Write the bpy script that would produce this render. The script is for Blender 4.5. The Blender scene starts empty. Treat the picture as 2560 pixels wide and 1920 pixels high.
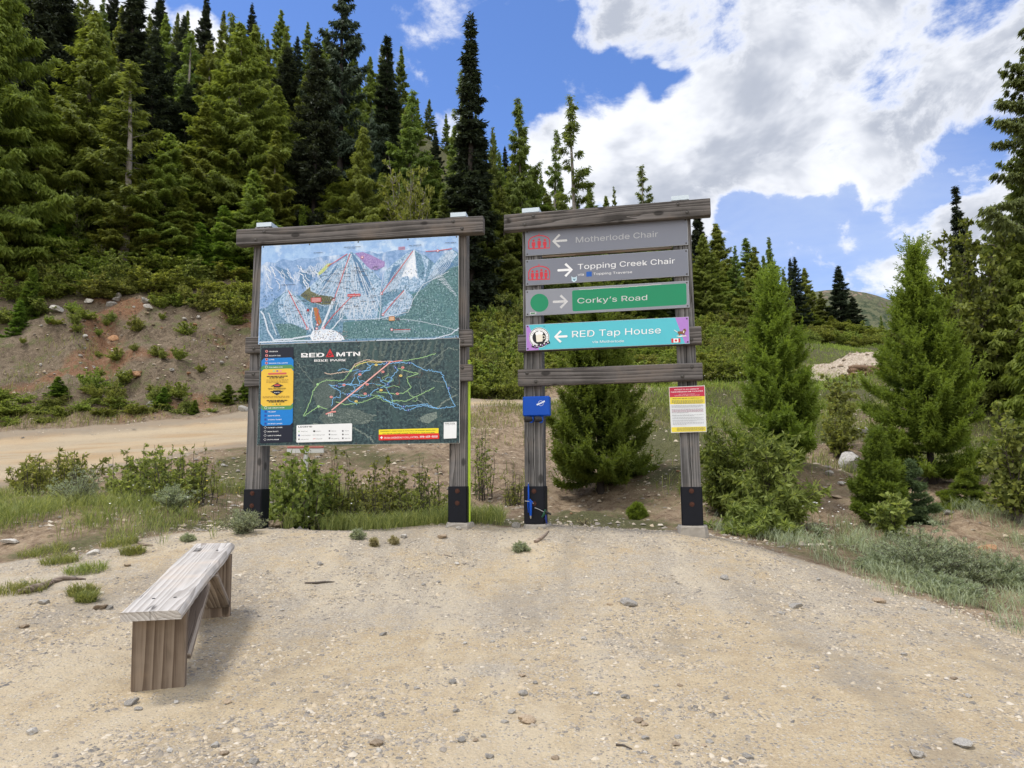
import bpy, math, random
import numpy as np
from mathutils import Vector, Matrix
R = math.radians
SC = bpy.context.scene
COL = SC.collection

# ------------------------------------------------------------------ camera
# all picture measurements were taken on a 2560 x 1920 frame
F, PITCH, ROLL = 1850.0, R(7.15), -0.0073
CAMZ = 1.5
CP, SP, CR, SR = math.cos(PITCH), math.sin(PITCH), math.cos(ROLL), math.sin(ROLL)

def ray(u, v):
    X, U = (u - 1280.0) / F, (960.0 - v) / F
    x = X * CR - U * SR
    up = X * SR + U * CR
    return np.array([x, CP - up * SP, SP + up * CP])

def at(u, v, Y):
    d = ray(u, v)
    k = Y / d[1]
    return np.array([d[0] * k, Y, CAMZ + d[2] * k])

cam_data = bpy.data.cameras.new("camera")
cam = bpy.data.objects.new("camera", cam_data)
COL.objects.link(cam)
cam_data.sensor_fit = 'HORIZONTAL'
cam_data.sensor_width = 36.0
cam_data.lens = F / 2560 * 36.0
cam_data.clip_start, cam_data.clip_end = 0.05, 6000.0
_r = np.array([CR, -SR * SP, SR * CP])
_u = np.array([-SR, -CR * SP, CR * CP])
_f = np.array([0, CP, SP])
cam.matrix_world = Matrix(((_r[0], _u[0], -_f[0], 0), (_r[1], _u[1], -_f[1], 0), (_r[2], _u[2], -_f[2], CAMZ), (0, 0, 0, 1)))
SC.camera = cam

# ------------------------------------------------------------------ node helper
class NT:
    def __init__(s, tree):
        s.t = tree; s.n = tree.nodes; s.l = tree.links
        s.n.clear()
    def new(s, typ, **kw):
        nd = s.n.new(typ)
        for k, v in kw.items(): setattr(nd, k, v)
        return nd
    def put(s, sock, val):
        if isinstance(val, bpy.types.NodeSocket): s.l.new(val, sock)
        elif isinstance(val, (tuple, list)):
            v = tuple(val)
            if len(sock.default_value) == 4 and len(v) == 3: v = v + (1.0,)
            sock.default_value = v
        else: sock.default_value = val
    def math(s, op, a, b=0.0, c=None, clamp=False):
        nd = s.new('ShaderNodeMath', operation=op, use_clamp=clamp)
        s.put(nd.inputs[0], a); s.put(nd.inputs[1], b)
        if c is not None: s.put(nd.inputs[2], c)
        return nd.outputs[0]
    def vmath(s, op, a, b=(0, 0, 0)):
        nd = s.new('ShaderNodeVectorMath', operation=op)
        s.put(nd.inputs[0], a)
        if op == 'SCALE': s.put(nd.inputs[3], b)
        else: s.put(nd.inputs[1], b)
        return nd.outputs[1] if op in ('DOT_PRODUCT', 'LENGTH') else nd.outputs[0]
    def mix(s, f, a, b, blend='MIX'):
        nd = s.new('ShaderNodeMix', data_type='RGBA', blend_type=blend)
        s.put(nd.inputs[0], f); s.put(nd.inputs[6], a); s.put(nd.inputs[7], b)
        return nd.outputs[2]
    def ramp(s, x, a, b, lo=0.0, hi=1.0, smooth=True):
        nd = s.new('ShaderNodeMapRange', interpolation_type='SMOOTHSTEP' if smooth else 'LINEAR')
        s.put(nd.inputs[0], x); s.put(nd.inputs[1], a); s.put(nd.inputs[2], b); s.put(nd.inputs[3], lo); s.put(nd.inputs[4], hi)
        return nd.outputs[0]
    def noise(s, vec, scale, detail=4.0, rough=0.55, dist=0.0, color=False):
        nd = s.new('ShaderNodeTexNoise')
        if vec is not None: s.put(nd.inputs['Vector'], vec)
        s.put(nd.inputs['Scale'], scale); s.put(nd.inputs['Detail'], detail); s.put(nd.inputs['Roughness'], rough); s.put(nd.inputs['Distortion'], dist)
        return nd.outputs['Color' if color else 'Fac']
    def voro(s, vec, scale, feature='F1', out='Distance', rnd=1.0):
        nd = s.new('ShaderNodeTexVoronoi', feature=feature)
        s.put(nd.inputs['Vector'], vec); s.put(nd.inputs['Scale'], scale); s.put(nd.inputs['Randomness'], rnd)
        return nd.outputs[out]
    def mapping(s, vec, scale=(1, 1, 1), loc=(0, 0, 0)):
        nd = s.new('ShaderNodeMapping')
        s.put(nd.inputs['Vector'], vec); s.put(nd.inputs['Scale'], scale); s.put(nd.inputs['Location'], loc)
        return nd.outputs[0]
    def sep(s, vec):
        nd = s.new('ShaderNodeSeparateXYZ'); s.put(nd.inputs[0], vec); return nd.outputs

# ------------------------------------------------------------------ sky, sun, exposure
SUN_EL, SUN_AZ = R(68), R(-88)        # azimuth measured from +Y towards +X
SUN_DIR = Vector((math.sin(SUN_AZ) * math.cos(SUN_EL), math.cos(SUN_AZ) * math.cos(SUN_EL), math.sin(SUN_EL)))
SC.view_settings.view_transform = 'Standard'
SC.view_settings.look = 'None'
SC.view_settings.exposure = 0.80
SC.view_settings.gamma = 1.0
SC.cycles.use_denoising = True
SC.cycles.max_bounces = 6
SC.cycles.diffuse_bounces = 3
SC.cycles.transmission_bounces = 4
SC.cycles.transparent_max_bounces = 4

W = bpy.data.worlds.new("World"); SC.world = W; W.use_nodes = True
n = NT(W.node_tree)
sky = n.new('ShaderNodeTexSky', sky_type='NISHITA', sun_disc=False, sun_elevation=SUN_EL, sun_rotation=SUN_AZ, altitude=1200.0, air_density=1.0, dust_density=0.4, ozone_density=2.5)
d = n.new('ShaderNodeTexCoord').outputs['Generated']
d = n.vmath('NORMALIZE', d)
dx, dy, dz = n.sep(d)
def px_dir(u, v):
    r_ = ray(u, v); return tuple(r_ / np.linalg.norm(r_))
# cloud masses: (u, v, radius in px, weight)
warp = n.vmath('SCALE', n.vmath('SUBTRACT', n.noise(d, 4.2, 6.0, 0.6, color=True), (0.5, 0.5, 0.5)), 0.11)
dw = n.vmath('NORMALIZE', n.vmath('ADD', d, warp))
BL = [(2000, 110, 380, .88), (2380, 200, 330, .88), (1700, 380, 190, 1.0), (1480, 350, 170, 0.9), (1395, 385, 90, 0.6), (1930, 400, 170, 0.9), (2180, 390, 150, .9), (1790, 520, 90, 0.5),
      (1500, 40, 90, 0.95), (1600, 105, 85, 0.85), (505, 140, 85, 0.95), (560, 185, 60, 0.8), (240, 40, 120, 0.9), (1362, 62, 42, 0.42), (1100, 312, 38, .36), (1800, 590, 60, .5),
      (2600, -200, 700, .9), (1700, -500, 500, .8), (300, -900, 500, .6)]
acc = None
for (u_, v_, r_, w_) in BL:
    dt = n.vmath('DOT_PRODUCT', dw, px_dir(u_, v_))
    m = n.ramp(dt, math.cos(r_ * 1.45 / F), math.cos(r_ * 0.45 / F), 0.0, w_)
    acc = m if acc is None else n.math('MAXIMUM', acc, m)
for (u_, v_, r_, w_) in [(1835, 535, 50, .5), (1925, 545, 60, .5), (2030, 560, 50, .5), (2110, 500, 36, .45), (2420, 420, 80, 0.6), (2250, 560, 90, .5), (2440, 25, 60, 0.5), (1500, 225, 70, .5), (1590, 240, 70, .55), (1670, 240, 55, .5), (1990, 190, 32, .42), (1300, 150, 140, .6)]:
    dt = n.vmath('DOT_PRODUCT', dw, px_dir(u_, v_))
    acc = n.math('SUBTRACT', acc, n.ramp(dt, math.cos(r_ * 1.3 / F), math.cos(r_ * 0.3 / F), 0.0, w_))
# unseen broken cloud deck added behind the viewer as fill light
back_fill = n.math('MULTIPLY', n.ramp(dy, 0.1, -0.3), n.ramp(n.noise(d, 2.2, 4.0, .6), .30, .48, 0.3, 1.0))
acc = n.math('MAXIMUM', acc, back_fill)
fb = n.noise(n.mapping(d, (1.0, 1.0, 1.5)), 7.0, 9.0, 0.62, 0.25)
dens = n.math('ADD', acc, n.math('MULTIPLY', n.math('SUBTRACT', fb, 0.5), 3.1))
cov = n.ramp(dens, 0.26, 0.80)
# thin veil near the skyline of the valley
veil = n.math('MULTIPLY', n.ramp(n.vmath('DOT_PRODUCT', d, px_dir(2060, 760)), math.cos(560 / F), math.cos(60 / F)), n.ramp(n.noise(n.mapping(d, (1, 1, 3.2)), 4.0, 6.0, 0.6, .3), 0.25, 0.75, 0.3, 0.95))
cov2 = n.math('MAXIMUM', cov, n.math('MULTIPLY', veil, 0.72))
sh = n.noise(n.mapping(d, (1.0, 1.0, 1.6), (3.1, 1.7, 0.4)), 5.2, 5.0, 0.55, 0.3)
shade = n.math('MULTIPLY', n.ramp(sh, 0.41, 0.61), n.ramp(dens, 0.55, 1.0))
cl = n.mix(n.math('MULTIPLY', shade, 0.80), (4.15, 4.25, 4.5), (1.65, 1.85, 2.3))
cl = n.mix(n.ramp(dy, 0.05, -0.25), cl, (7.6, 7.5, 7.3))   # added cloud behind the viewer, brightened to fill sign faces and foliage
cl = n.mix(n.math('MULTIPLY', veil, n.ramp(cov, 1.0, 0.0)), cl, (2.4, 2.95, 4.0))
skyc = n.mix(1.0, sky.outputs[0], (0.56, 0.66, 0.87), 'MULTIPLY')
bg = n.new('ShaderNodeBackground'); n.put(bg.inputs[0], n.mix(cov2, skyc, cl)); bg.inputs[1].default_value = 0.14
n.l.new(bg.outputs[0], n.new('ShaderNodeOutputWorld').inputs[0])

sl = bpy.data.lights.new("sun", 'SUN'); sl.energy = 1.7; sl.angle = R(12.0); sl.color = (1.0, 0.95, 0.87)
so = bpy.data.objects.new("sun", sl); COL.objects.link(so)
so.rotation_euler = (-SUN_DIR).to_track_quat('-Z', 'Y').to_euler()

# ------------------------------------------------------------------ object helpers
def setp(o, label=None, cat=None, group=None, kind=None):
    if label: o["label"] = label
    if cat: o["category"] = cat
    if group: o["group"] = group
    if kind: o["kind"] = kind
    return o

def link(name, data, parent=None, loc=None):
    o = bpy.data.objects.new(name, data); COL.objects.link(o)
    if parent is not None: o.parent = parent
    if loc is not None: o.location = loc
    return o

def empty(name, loc=(0, 0, 0), rz=0.0, label=None, cat=None, group=None):
    o = bpy.data.objects.new(name, None); COL.objects.link(o)
    o.location = loc; o.rotation_euler = (0, 0, rz); o.empty_display_size = 0.2
    return setp(o, label, cat, group)

def npmesh(name, V, Q=None, T=None, mats=(), tint=None, smooth=False):
    """mesh from numpy arrays: V (n,3), Q quads (m,4), T triangles (k,3); tint = one value per vertex"""
    me = bpy.data.meshes.new(name)
    V = np.asarray(V, dtype=np.float32)
    parts, sizes = [], []
    if Q is not None and len(Q):
        Q = np.asarray(Q, dtype=np.int32); parts.append(Q.ravel()); sizes.append(np.full(len(Q), 4, np.int32))
    if T is not None and len(T):
        T = np.asarray(T, dtype=np.int32); parts.append(T.ravel()); sizes.append(np.full(len(T), 3, np.int32))
    L = np.concatenate(parts); S = np.concatenate(sizes)
    me.vertices.add(len(V)); me.vertices.foreach_set("co", V.ravel())
    me.loops.add(len(L)); me.loops.foreach_set("vertex_index", L)
    me.polygons.add(len(S))
    st = np.concatenate([[0], np.cumsum(S)[:-1]]).astype(np.int32)
    me.polygons.foreach_set("loop_start", st)
    me.polygons.foreach_set("loop_total", S)
    if smooth: me.polygons.foreach_set("use_smooth", np.ones(len(S), dtype=bool))
    if tint is not None:
        a = me.attributes.new("tint", 'FLOAT', 'POINT'); a.data.foreach_set("value", np.asarray(tint, dtype=np.float32))
    for m in mats: me.materials.append(m)
    me.update(calc_edges=True); me.validate()
    return me

class MB:
    """collects boxes, tubes, polygons into one mesh with several materials"""
    def __init__(s): s.v = []; s.f = []; s.m = []; s.sm = []
    def add(s, V, Fc, mi=0, smooth=False):
        b = len(s.v)
        s.v += [tuple(map(float, p)) for p in V]
        for f in Fc: s.f.append([i + b for i in f]); s.m.append(mi); s.sm.append(smooth)
    def box(s, c, size, mi=0, bev=0.0, M=None):
        hx, hy, hz = [q / 2 for q in size]; b = min(bev, hx * .9, hy * .9, hz * .9)
        if b <= 0:
            V = [(x * hx, y * hy, z * hz) for x in (-1, 1) for y in (-1, 1) for z in (-1, 1)]
            Fc = [(0, 1, 3, 2), (4, 6, 7, 5), (0, 4, 5, 1), (2, 3, 7, 6), (0, 2, 6, 4), (1, 5, 7, 3)]
        else:
            V = []; idx = {}
            for sx in (-1, 1):
                for sy in (-1, 1):
                    for sz in (-1, 1):
                        for ax in range(3):
                            p = [sx * (hx - b), sy * (hy - b), sz * (hz - b)]
                            p[ax] = (sx * hx, sy * hy, sz * hz)[ax]
                            idx[(sx, sy, sz, ax)] = len(V); V.append(tuple(p))
            I = idx; Fc = []
            Fc += [[I[(s1, -1, -1, 0)], I[(s1, 1, -1, 0)], I[(s1, 1, 1, 0)], I[(s1, -1, 1, 0)]][::s1] for s1 in (1, -1)]
            Fc += [[I[(-1, s1, -1, 1)], I[(-1, s1, 1, 1)], I[(1, s1, 1, 1)], I[(1, s1, -1, 1)]][::s1] for s1 in (1, -1)]
            Fc += [[I[(-1, -1, s1, 2)], I[(1, -1, s1, 2)], I[(1, 1, s1, 2)], I[(-1, 1, s1, 2)]][::s1] for s1 in (1, -1)]
            for a in (-1, 1):
                for c2 in (-1, 1):
                    Fc.append([I[(a, c2, -1, 0)], I[(a, c2, -1, 1)], I[(a, c2, 1, 1)], I[(a, c2, 1, 0)]])
                    Fc.append([I[(a, -1, c2, 0)], I[(a, -1, c2, 2)], I[(a, 1, c2, 2)], I[(a, 1, c2, 0)]])
                    Fc.append([I[(-1, a, c2, 1)], I[(-1, a, c2, 2)], I[(1, a, c2, 2)], I[(1, a, c2, 1)]])
                    for e in (-1, 1): Fc.append([I[(a, c2, e, 0)], I[(a, c2, e, 1)], I[(a, c2, e, 2)]])
        c = Vector(c)
        V = [((M @ Vector(p)) if M is not None else Vector(p)) + c for p in V]
        s.add(V, Fc, mi)
    def tube(s, pts, rad, n=8, mi=0, cap=True, smooth=True):
        pts = [Vector(p) for p in pts]
        if not hasattr(rad, '__len__'): rad = [rad] * len(pts)
        V = []; Fc = []
        prev = None
        for i, p in enumerate(pts):
            t = (pts[min(i + 1, len(pts) - 1)] - pts[max(i - 1, 0)]).normalized()
            a = prev if prev is not None else (Vector((0, 0, 1)) if abs(t.z) < .9 else Vector((1, 0, 0)))
            x = (a - t * a.dot(t)).normalized(); y = t.cross(x); prev = x
            for k in range(n):
                q = 2 * math.pi * k / n
                V.append(p + (x * math.cos(q) + y * math.sin(q)) * rad[i])
        for i in range(len(pts) - 1):
            for k in range(n):
                Fc.append([i * n + k, i * n + (k + 1) % n, (i + 1) * n + (k + 1) % n, (i + 1) * n + k])
        s.add(V, Fc, mi, smooth)
        if cap:
            s.add(V[:n], [list(range(n))[::-1]], mi); s.add(V[-n:], [list(range(n))], mi)
    def build(s, name, mats, parent=None, loc=None, recenter=False):
        me = bpy.data.meshes.new(name)
        me.from_pydata(s.v, [], s.f); 
        for m in (mats if isinstance(mats, (list, tuple)) else [mats]): me.materials.append(m)
        me.polygons.foreach_set("material_index", s.m); me.polygons.foreach_set("use_smooth", s.sm)
        me.update()
        return link(name, me, parent, loc)

# ------------------------------------------------------------------ value noise for terrain and shapes
def _h(ix, iy, seed):
    a = (ix.astype(np.int64) * 374761393 + iy.astype(np.int64) * 668265263 + seed * 982451653) & 0xffffffff
    a = ((a ^ (a >> 13)) * 1274126177) & 0xffffffff
    return ((a ^ (a >> 16)) & 0xffff) / 65535.0
def vnoise(x, y, seed=0):
    x = np.asarray(x, float); y = np.asarray(y, float)
    ix, iy = np.floor(x), np.floor(y); fx, fy = x - ix, y - iy
    fx = fx * fx * (3 - 2 * fx); fy = fy * fy * (3 - 2 * fy)
    a, b = _h(ix, iy, seed), _h(ix + 1, iy, seed); c, d_ = _h(ix, iy + 1, seed), _h(ix + 1, iy + 1, seed)
    return (a * (1 - fx) + b * fx) * (1 - fy) + (c * (1 - fx) + d_ * fx) * fy - .5
def fbm(x, y, seed=0, oct=4):
    t = 0; am = 1.0; fr = 1.0
    for o in range(oct):
        t = t + am * vnoise(x * fr + o * 17.3, y * fr - o * 9.1, seed + o); am *= .5; fr *= 2.03
    return t

# ------------------------------------------------------------------ materials
def new_mat(name):
    m = bpy.data.materials.new(name); m.use_nodes = True
    return m, NT(m.node_tree)
def finish(n, shader):
    n.l.new(shader, n.new('ShaderNodeOutputMaterial').inputs[0])
def principled(n, col, rough=.7, metal=0.0, bump=None, bstr=.3, bdist=.01, spec=.5):
    p = n.new('ShaderNodeBsdfPrincipled')
    n.put(p.inputs['Base Color'], col); n.put(p.inputs['Roughness'], rough); n.put(p.inputs['Metallic'], metal)
    p.inputs['Specular IOR Level'].default_value = spec
    if bump is not None:
        b = n.new('ShaderNodeBump'); b.inputs['Strength'].default_value = bstr; b.inputs['Distance'].default_value = bdist
        n.put(b.inputs['Height'], bump); n.l.new(b.outputs[0], p.inputs['Normal'])
    return p.outputs[0]
def obj_co(n): return n.new('ShaderNodeTexCoord').outputs['Object']

def plain(name, col, rough=.5, metal=0.0, var=.12, scale=25.0, spec=.4):
    m, n = new_mat(name)
    f = n.noise(obj_co(n), scale, 5.0, .6)
    c = n.mix(f, tuple(q * (1 - var) for q in col), tuple(min(1, q * (1 + var)) for q in col))
    finish(n, principled(n, c, rough, metal, f, .08, .002, spec)); return m

_pl = {}
def ink(col, rough=.45):
    k = tuple(round(c, 3) for c in col)
    if k not in _pl: _pl[k] = plain("ink", col, rough, 0, .06, 40.0, .35)
    return _pl[k]

def wood(name, axis, light, dark, crack=False, seed=0.0, ring=1.0):
    """weathered timber with grain along the given local axis (0 x, 1 y, 2 z)"""
    m, n = new_mat(name)
    co = obj_co(n)
    rnd = n.new('ShaderNodeObjectInfo').outputs['Random']
    off = n.new('ShaderNodeCombineXYZ')
    for i in range(3): n.put(off.inputs[i], n.math('MULTIPLY', rnd, 7.0 + i * 3))
    co2 = n.vmath('ADD', co, off.outputs[0])
    sc = [9.0, 9.0, 9.0]; sc[axis] = 0.55
    p = n.mapping(co2, tuple(sc))
    warp = n.vmath('SCALE', n.noise(p, .55, 2.0, .5, color=True), 1.9)
    p2 = n.vmath('ADD', p, warp)
    sc3 = [1, 1, 1]; sc3[axis] = .05
    w = n.new('ShaderNodeTexWave', wave_type='RINGS', rings_direction='XYZ'[axis], wave_profile='SAW')
    n.put(w.inputs['Vector'], p2); w.inputs['Scale'].default_value = 1.15 * ring; w.inputs['Distortion'].default_value = 1.6; w.inputs['Detail'].default_value = 3.0; w.inputs['Detail Scale'].default_value = 1.4
    fs = [160.0, 160.0, 160.0]; fs[axis] = 3.2
    fine = n.noise(n.mapping(co2, tuple(fs)), 1.0, 3.0, .6)
    big = n.noise(co2, 2.6, 4.0, .6)
    g = n.math('ADD', n.math('MULTIPLY', w.outputs['Fac'], .42), n.math('MULTIPLY', fine, .48))
    g = n.math('ADD', g, n.math('MULTIPLY', n.math('SUBTRACT', big, .5), .55), clamp=True)
    c = n.mix(n.ramp(g, .18, .78), dark, light)
    c = n.mix(n.math('MULTIPLY', n.ramp(big, .5, .7), .35), c, (light[0] * .9, light[1] * .72, light[2] * .55))
    ck_s = [26.0, 26.0, 26.0]; ck_s[axis] = .9
    ck = n.voro(n.vmath('ADD', n.mapping(co2, tuple(ck_s)), n.vmath('SCALE', n.noise(co2, 4.0, 2.0, color=True), .6)), .5, 'DISTANCE_TO_EDGE')
    ckm = n.math('MULTIPLY', n.ramp(ck, .035, .0), n.ramp(n.noise(co2, 3.0, 2.0), .5, .62))
    c = n.mix(n.math('MULTIPLY', ckm, .8), c, (.015, .012, .01))
    # knots
    ks = [5.0, 5.0, 5.0]; ks[axis] = 2.6
    kn = n.voro(n.mapping(co2, tuple(ks)), 1.0)
    c = n.mix(n.ramp(kn, .17, .10, 0, .75), c, tuple(q * .35 for q in dark))
    if crack:
        xs = n.sep(co)
        a = xs[0 if axis == 2 else 2]
        lin = n.math('ABSOLUTE', n.math('ADD', a, n.math('MULTIPLY', n.math('SUBTRACT', n.noise(n.mapping(co, (0, 0, 1.3)) , 1.5, 3.0), .5), .035)))
        cm = n.ramp(lin, .0055, .0025)
        c = n.mix(n.math('MULTIPLY', cm, .9), c, (.008, .007, .006))
        g = n.math('SUBTRACT', g, n.math('MULTIPLY', cm, 2.0))
    finish(n, principled(n, c, .85, 0, n.math('SUBTRACT', g, n.math('MULTIPLY', ckm, 1.2)), .45, .004, .25)); return m

WOOD_Z = wood("post_timber", 2, (.22, .215, .215), (.062, .060, .060), crack=True)
WOOD_Z1 = wood("post_timber_whole", 2, (.23, .22, .22), (.066, .063, .062))
WOOD_X = wood("beam_timber", 0, (.19, .175, .17), (.042, .038, .036))
BENCH_Y = wood("bench_seat_timber", 1, (.54, .515, .49), (.31, .285, .26), ring=1.4)
BENCH_Z = wood("bench_leg_timber", 2, (.28, .225, .175), (.105, .075, .055), ring=1.0)
BENCH_B = wood("bench_brace_timber", 1, (.38, .33, .28), (.13, .10, .08))
STICK = wood("driftwood", 0, (.34, .28, .23), (.12, .09, .07))
LOGW = wood("log_wood", 0, (.30, .20, .13), (.10, .06, .04))
GALV = plain("galvanised_steel", (.50, .56, .60), .42, .7, .18, 60)
IRON = plain("black_steel_plate", (.006, .007, .012), .5, .0, .4, 12, .2)
RUST = plain("rusty_bolt", (.075, .028, .018), .7, .3, .4, 80)
BOLT = plain("weathered_bolt", (.07, .065, .06), .6, .4, .3, 80)
CONC = plain("pale_concrete", (.30, .275, .24), .9, 0, .3, 22)
BLUE = plain("blue_enamel", (.001, .065, .42), .4, 0, .06, 8, .25)
RUBBER = plain("black_rubber", (.012, .012, .013), .6, 0, .2, 50)
STEEL = plain("bright_steel", (.45, .45, .45), .3, .9, .1, 50)
GREENP = plain("green_handle", (.01, .07, .035), .4, 0, .1, 30)
WHITEP = plain("white_paint", (.74, .74, .72), .5, 0, .08, 20)
REDP = plain("faded_red_paint", (.5, .16, .14), .6, 0, .2, 20)
LIME = plain("lime_plastic", (.50, .72, .06), .5, 0, .08, 12)

def leaf_mat(name, dark, light, trans=.35, rv=.25, rough=.6):
    m, n = new_mat(name)
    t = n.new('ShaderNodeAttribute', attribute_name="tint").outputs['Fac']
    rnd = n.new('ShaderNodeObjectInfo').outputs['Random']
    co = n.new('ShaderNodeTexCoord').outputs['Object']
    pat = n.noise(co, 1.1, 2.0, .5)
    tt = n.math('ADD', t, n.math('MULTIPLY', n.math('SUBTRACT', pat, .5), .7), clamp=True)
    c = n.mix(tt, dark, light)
    hs = n.new('ShaderNodeHueSaturation')
    n.put(hs.inputs['Hue'], n.math('ADD', .5, n.math('MULTIPLY', n.math('SUBTRACT', rnd, .5), .035)))
    n.put(hs.inputs['Value'], n.math('ADD', 1.0 - rv / 2, n.math('MULTIPLY', rnd, rv)))
    n.put(hs.inputs['Color'], c)
    c = hs.outputs['Color']
    df = n.new('ShaderNodeBsdfPrincipled'); n.put(df.inputs['Base Color'], c); df.inputs['Roughness'].default_value = rough; df.inputs['Specular IOR Level'].default_value = .22
    tr = n.new('ShaderNodeBsdfTranslucent'); n.put(tr.inputs['Color'], n.mix(1.0, c, (1.25, 1.2, .7), 'MULTIPLY'))
    mx = n.new('ShaderNodeMixShader'); mx.inputs[0].default_value = trans
    n.l.new(df.outputs[0], mx.inputs[1]); n.l.new(tr.outputs[0], mx.inputs[2])
    finish(n, mx.outputs[0]); return m
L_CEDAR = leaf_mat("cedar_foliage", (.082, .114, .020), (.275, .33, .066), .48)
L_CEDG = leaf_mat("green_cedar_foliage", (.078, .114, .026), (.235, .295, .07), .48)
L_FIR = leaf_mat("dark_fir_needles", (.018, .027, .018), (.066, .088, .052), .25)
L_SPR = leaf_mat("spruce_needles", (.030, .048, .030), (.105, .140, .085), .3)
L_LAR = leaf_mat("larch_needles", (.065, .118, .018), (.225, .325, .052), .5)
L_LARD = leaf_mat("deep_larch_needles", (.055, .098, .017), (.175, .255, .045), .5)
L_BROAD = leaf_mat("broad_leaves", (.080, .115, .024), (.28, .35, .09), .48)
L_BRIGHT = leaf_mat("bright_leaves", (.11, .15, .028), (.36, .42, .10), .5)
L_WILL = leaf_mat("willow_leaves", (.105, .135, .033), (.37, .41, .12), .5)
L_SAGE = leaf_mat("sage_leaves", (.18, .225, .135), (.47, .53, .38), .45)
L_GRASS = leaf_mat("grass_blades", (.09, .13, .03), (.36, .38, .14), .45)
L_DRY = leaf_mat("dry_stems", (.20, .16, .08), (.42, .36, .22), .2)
BARK = plain("grey_bark", (.075, .062, .052), .9, 0, .5, 9)
BARKD = plain("dark_bark", (.035, .028, .024), .9, 0, .5, 9)
BARKL = plain("pale_bark", (.26, .235, .21), .9, 0, .35, 9)
FLW = plain("white_petals", (.78, .78, .72), .7)
FLY = plain("yellow_petals", (.75, .5, .03), .7)
def rock_mat(name, a, b, c3):
    m, n = new_mat(name)
    co = obj_co(n); rnd = n.new('ShaderNodeObjectInfo').outputs['Random']
    f = n.noise(co, 6.0, 8.0, .65); f2 = n.noise(co, 38.0, 4.0, .6)
    c = n.mix(n.ramp(f, .32, .68), a, b); c = n.mix(n.ramp(f2, .55, .75, 0, .5), c, c3)
    hs = n.new('ShaderNodeHueSaturation'); n.put(hs.inputs['Color'], c); n.put(hs.inputs['Value'], n.math('ADD', .72, n.math('MULTIPLY', rnd, .5)))
    finish(n, principled(n, hs.outputs[0], .9, 0, n.math('ADD', f, n.math('MULTIPLY', f2, .35)), .5, .03, .2)); return m
ROCK_G = rock_mat("grey_rock", (.21, .20, .185), (.40, .375, .34), (.52, .49, .45))
ROCK_W = rock_mat("pale_rock", (.36, .34, .31), (.60, .575, .53), (.25, .22, .18))
ROCK_T = rock_mat("tan_rock", (.26, .19, .125), (.44, .355, .26), (.5, .46, .4))
ROCK_O = rock_mat("rusty_rock", (.30, .14, .07), (.46, .29, .17), (.4, .38, .33))
# ------------------------------------------------------------------ terrain
CT = [  # points of the ground seen in the photograph: (u, v, distance)
    (1280, 1920, 3.2), (200, 1900, 3.25), (2400, 1900, 3.3), (1280, 1700, 4.3), (1280, 1540, 5.7), (1280, 1420, 7.0), (400, 1716, 4.15), (2300, 1700, 4.3), (530, 1562, 5.4),
    (1280, 1335, 7.95), (700, 1325, 8.15), (980, 1322, 8.2), (1500, 1322, 8.1), (1730, 1330, 7.95), (1145, 1312, 8.15), (1345, 1318, 8.05),
    (2000, 1400, 7.6), (2250, 1470, 7.0), (2540, 1560, 6.1), (2100, 1560, 5.6),
    (300, 1350, 7.8), (0, 1390, 7.4), (100, 1290, 9.3), (450, 1290, 9.3), (0, 1500, 5.9), (0, 1250, 10.3), (300, 1225, 11.2), (560, 1200, 11.8),
    (800, 1330, 9.2), (1100, 1318, 9.1), (1500, 1322, 9.0), (1750, 1352, 9.0),
    (1500, 1240, 11.4), (1250, 1240, 11.0), (900, 1210, 11.5), (1200, 1140, 13.5), (1650, 1150, 13.5), (1600, 1040, 18.5),
    (1240, 1012, 21.5), (900, 1050, 19.0), (560, 1040, 18.6), (300, 1058, 17.8), (0, 1078, 17.0), (-500, 1110, 16.0), (0, 1150, 13.4), (300, 1130, 14.2), (560, 1110, 15.0), (-500, 1200, 12.0),
    (0, 900, 20.5), (300, 880, 21.0), (560, 870, 22.0), (0, 690, 24.5), (300, 690, 25.0), (560, 690, 26.0), (-500, 700, 23.5), (800, 700, 28.0), (1000, 740, 30.0), (1000, 960, 23.0), (1230, 760, 33.0), (1230, 970, 25.0), (1600, 800, 38.0), (1600, 960, 25.5),
    (1800, 830, 42.0), (1800, 950, 28.0), (1900, 1000, 22.0), (2000, 1090, 16.0), (1960, 1250, 10.8), (2130, 1185, 12.6), (2284, 1205, 11.6), (2120, 950, 31.0), (2120, 1010, 23.0), (2250, 880, 45.0), (2060, 870, 60.0),
    (2400, 1190, 12.0), (2500, 1130, 13.5), (2560, 1010, 17.5), (2760, 960, 20.0), (2420, 1020, 18.5), (2250, 1330, 9.2), (2500, 1340, 9.0), (2560, 1470, 7.6), (2700, 1500, 7.0), (2180, 1330, 9.2), (2330, 880, 30.0), (2900, 900, 40.0),
    (1925, 1150, 11.2), (1850, 1330, 9.4),
]
RAW = [(0, -1.5, -.12), (-6, -4, -.4), (6, -4, -.5), (-6, 1, .12), (6, 1, .0), (-12, 3, .3), (10, 3, .0), (12, 8, .5), (-14, 8, 1.0),
       (-40, 32, 15), (-28, 45, 24), (-14, 48, 23.5), (-5, 50, 21), (3, 52, 18.5), (10, 55, 15), (-28, 62, 36), (-12, 68, 36), (0, 72, 30), (14, 75, 21), (24, 80, 17.5), (40, 80, 17), (-45, 10, 4), (-45, 60, 38), (26, 55, 12), (30, 30, 7.5), (42, 40, 10), (30, 10, 2.5), (45, 8, 3), (45, -5, 0), (-45, -6, 1)]
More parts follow.
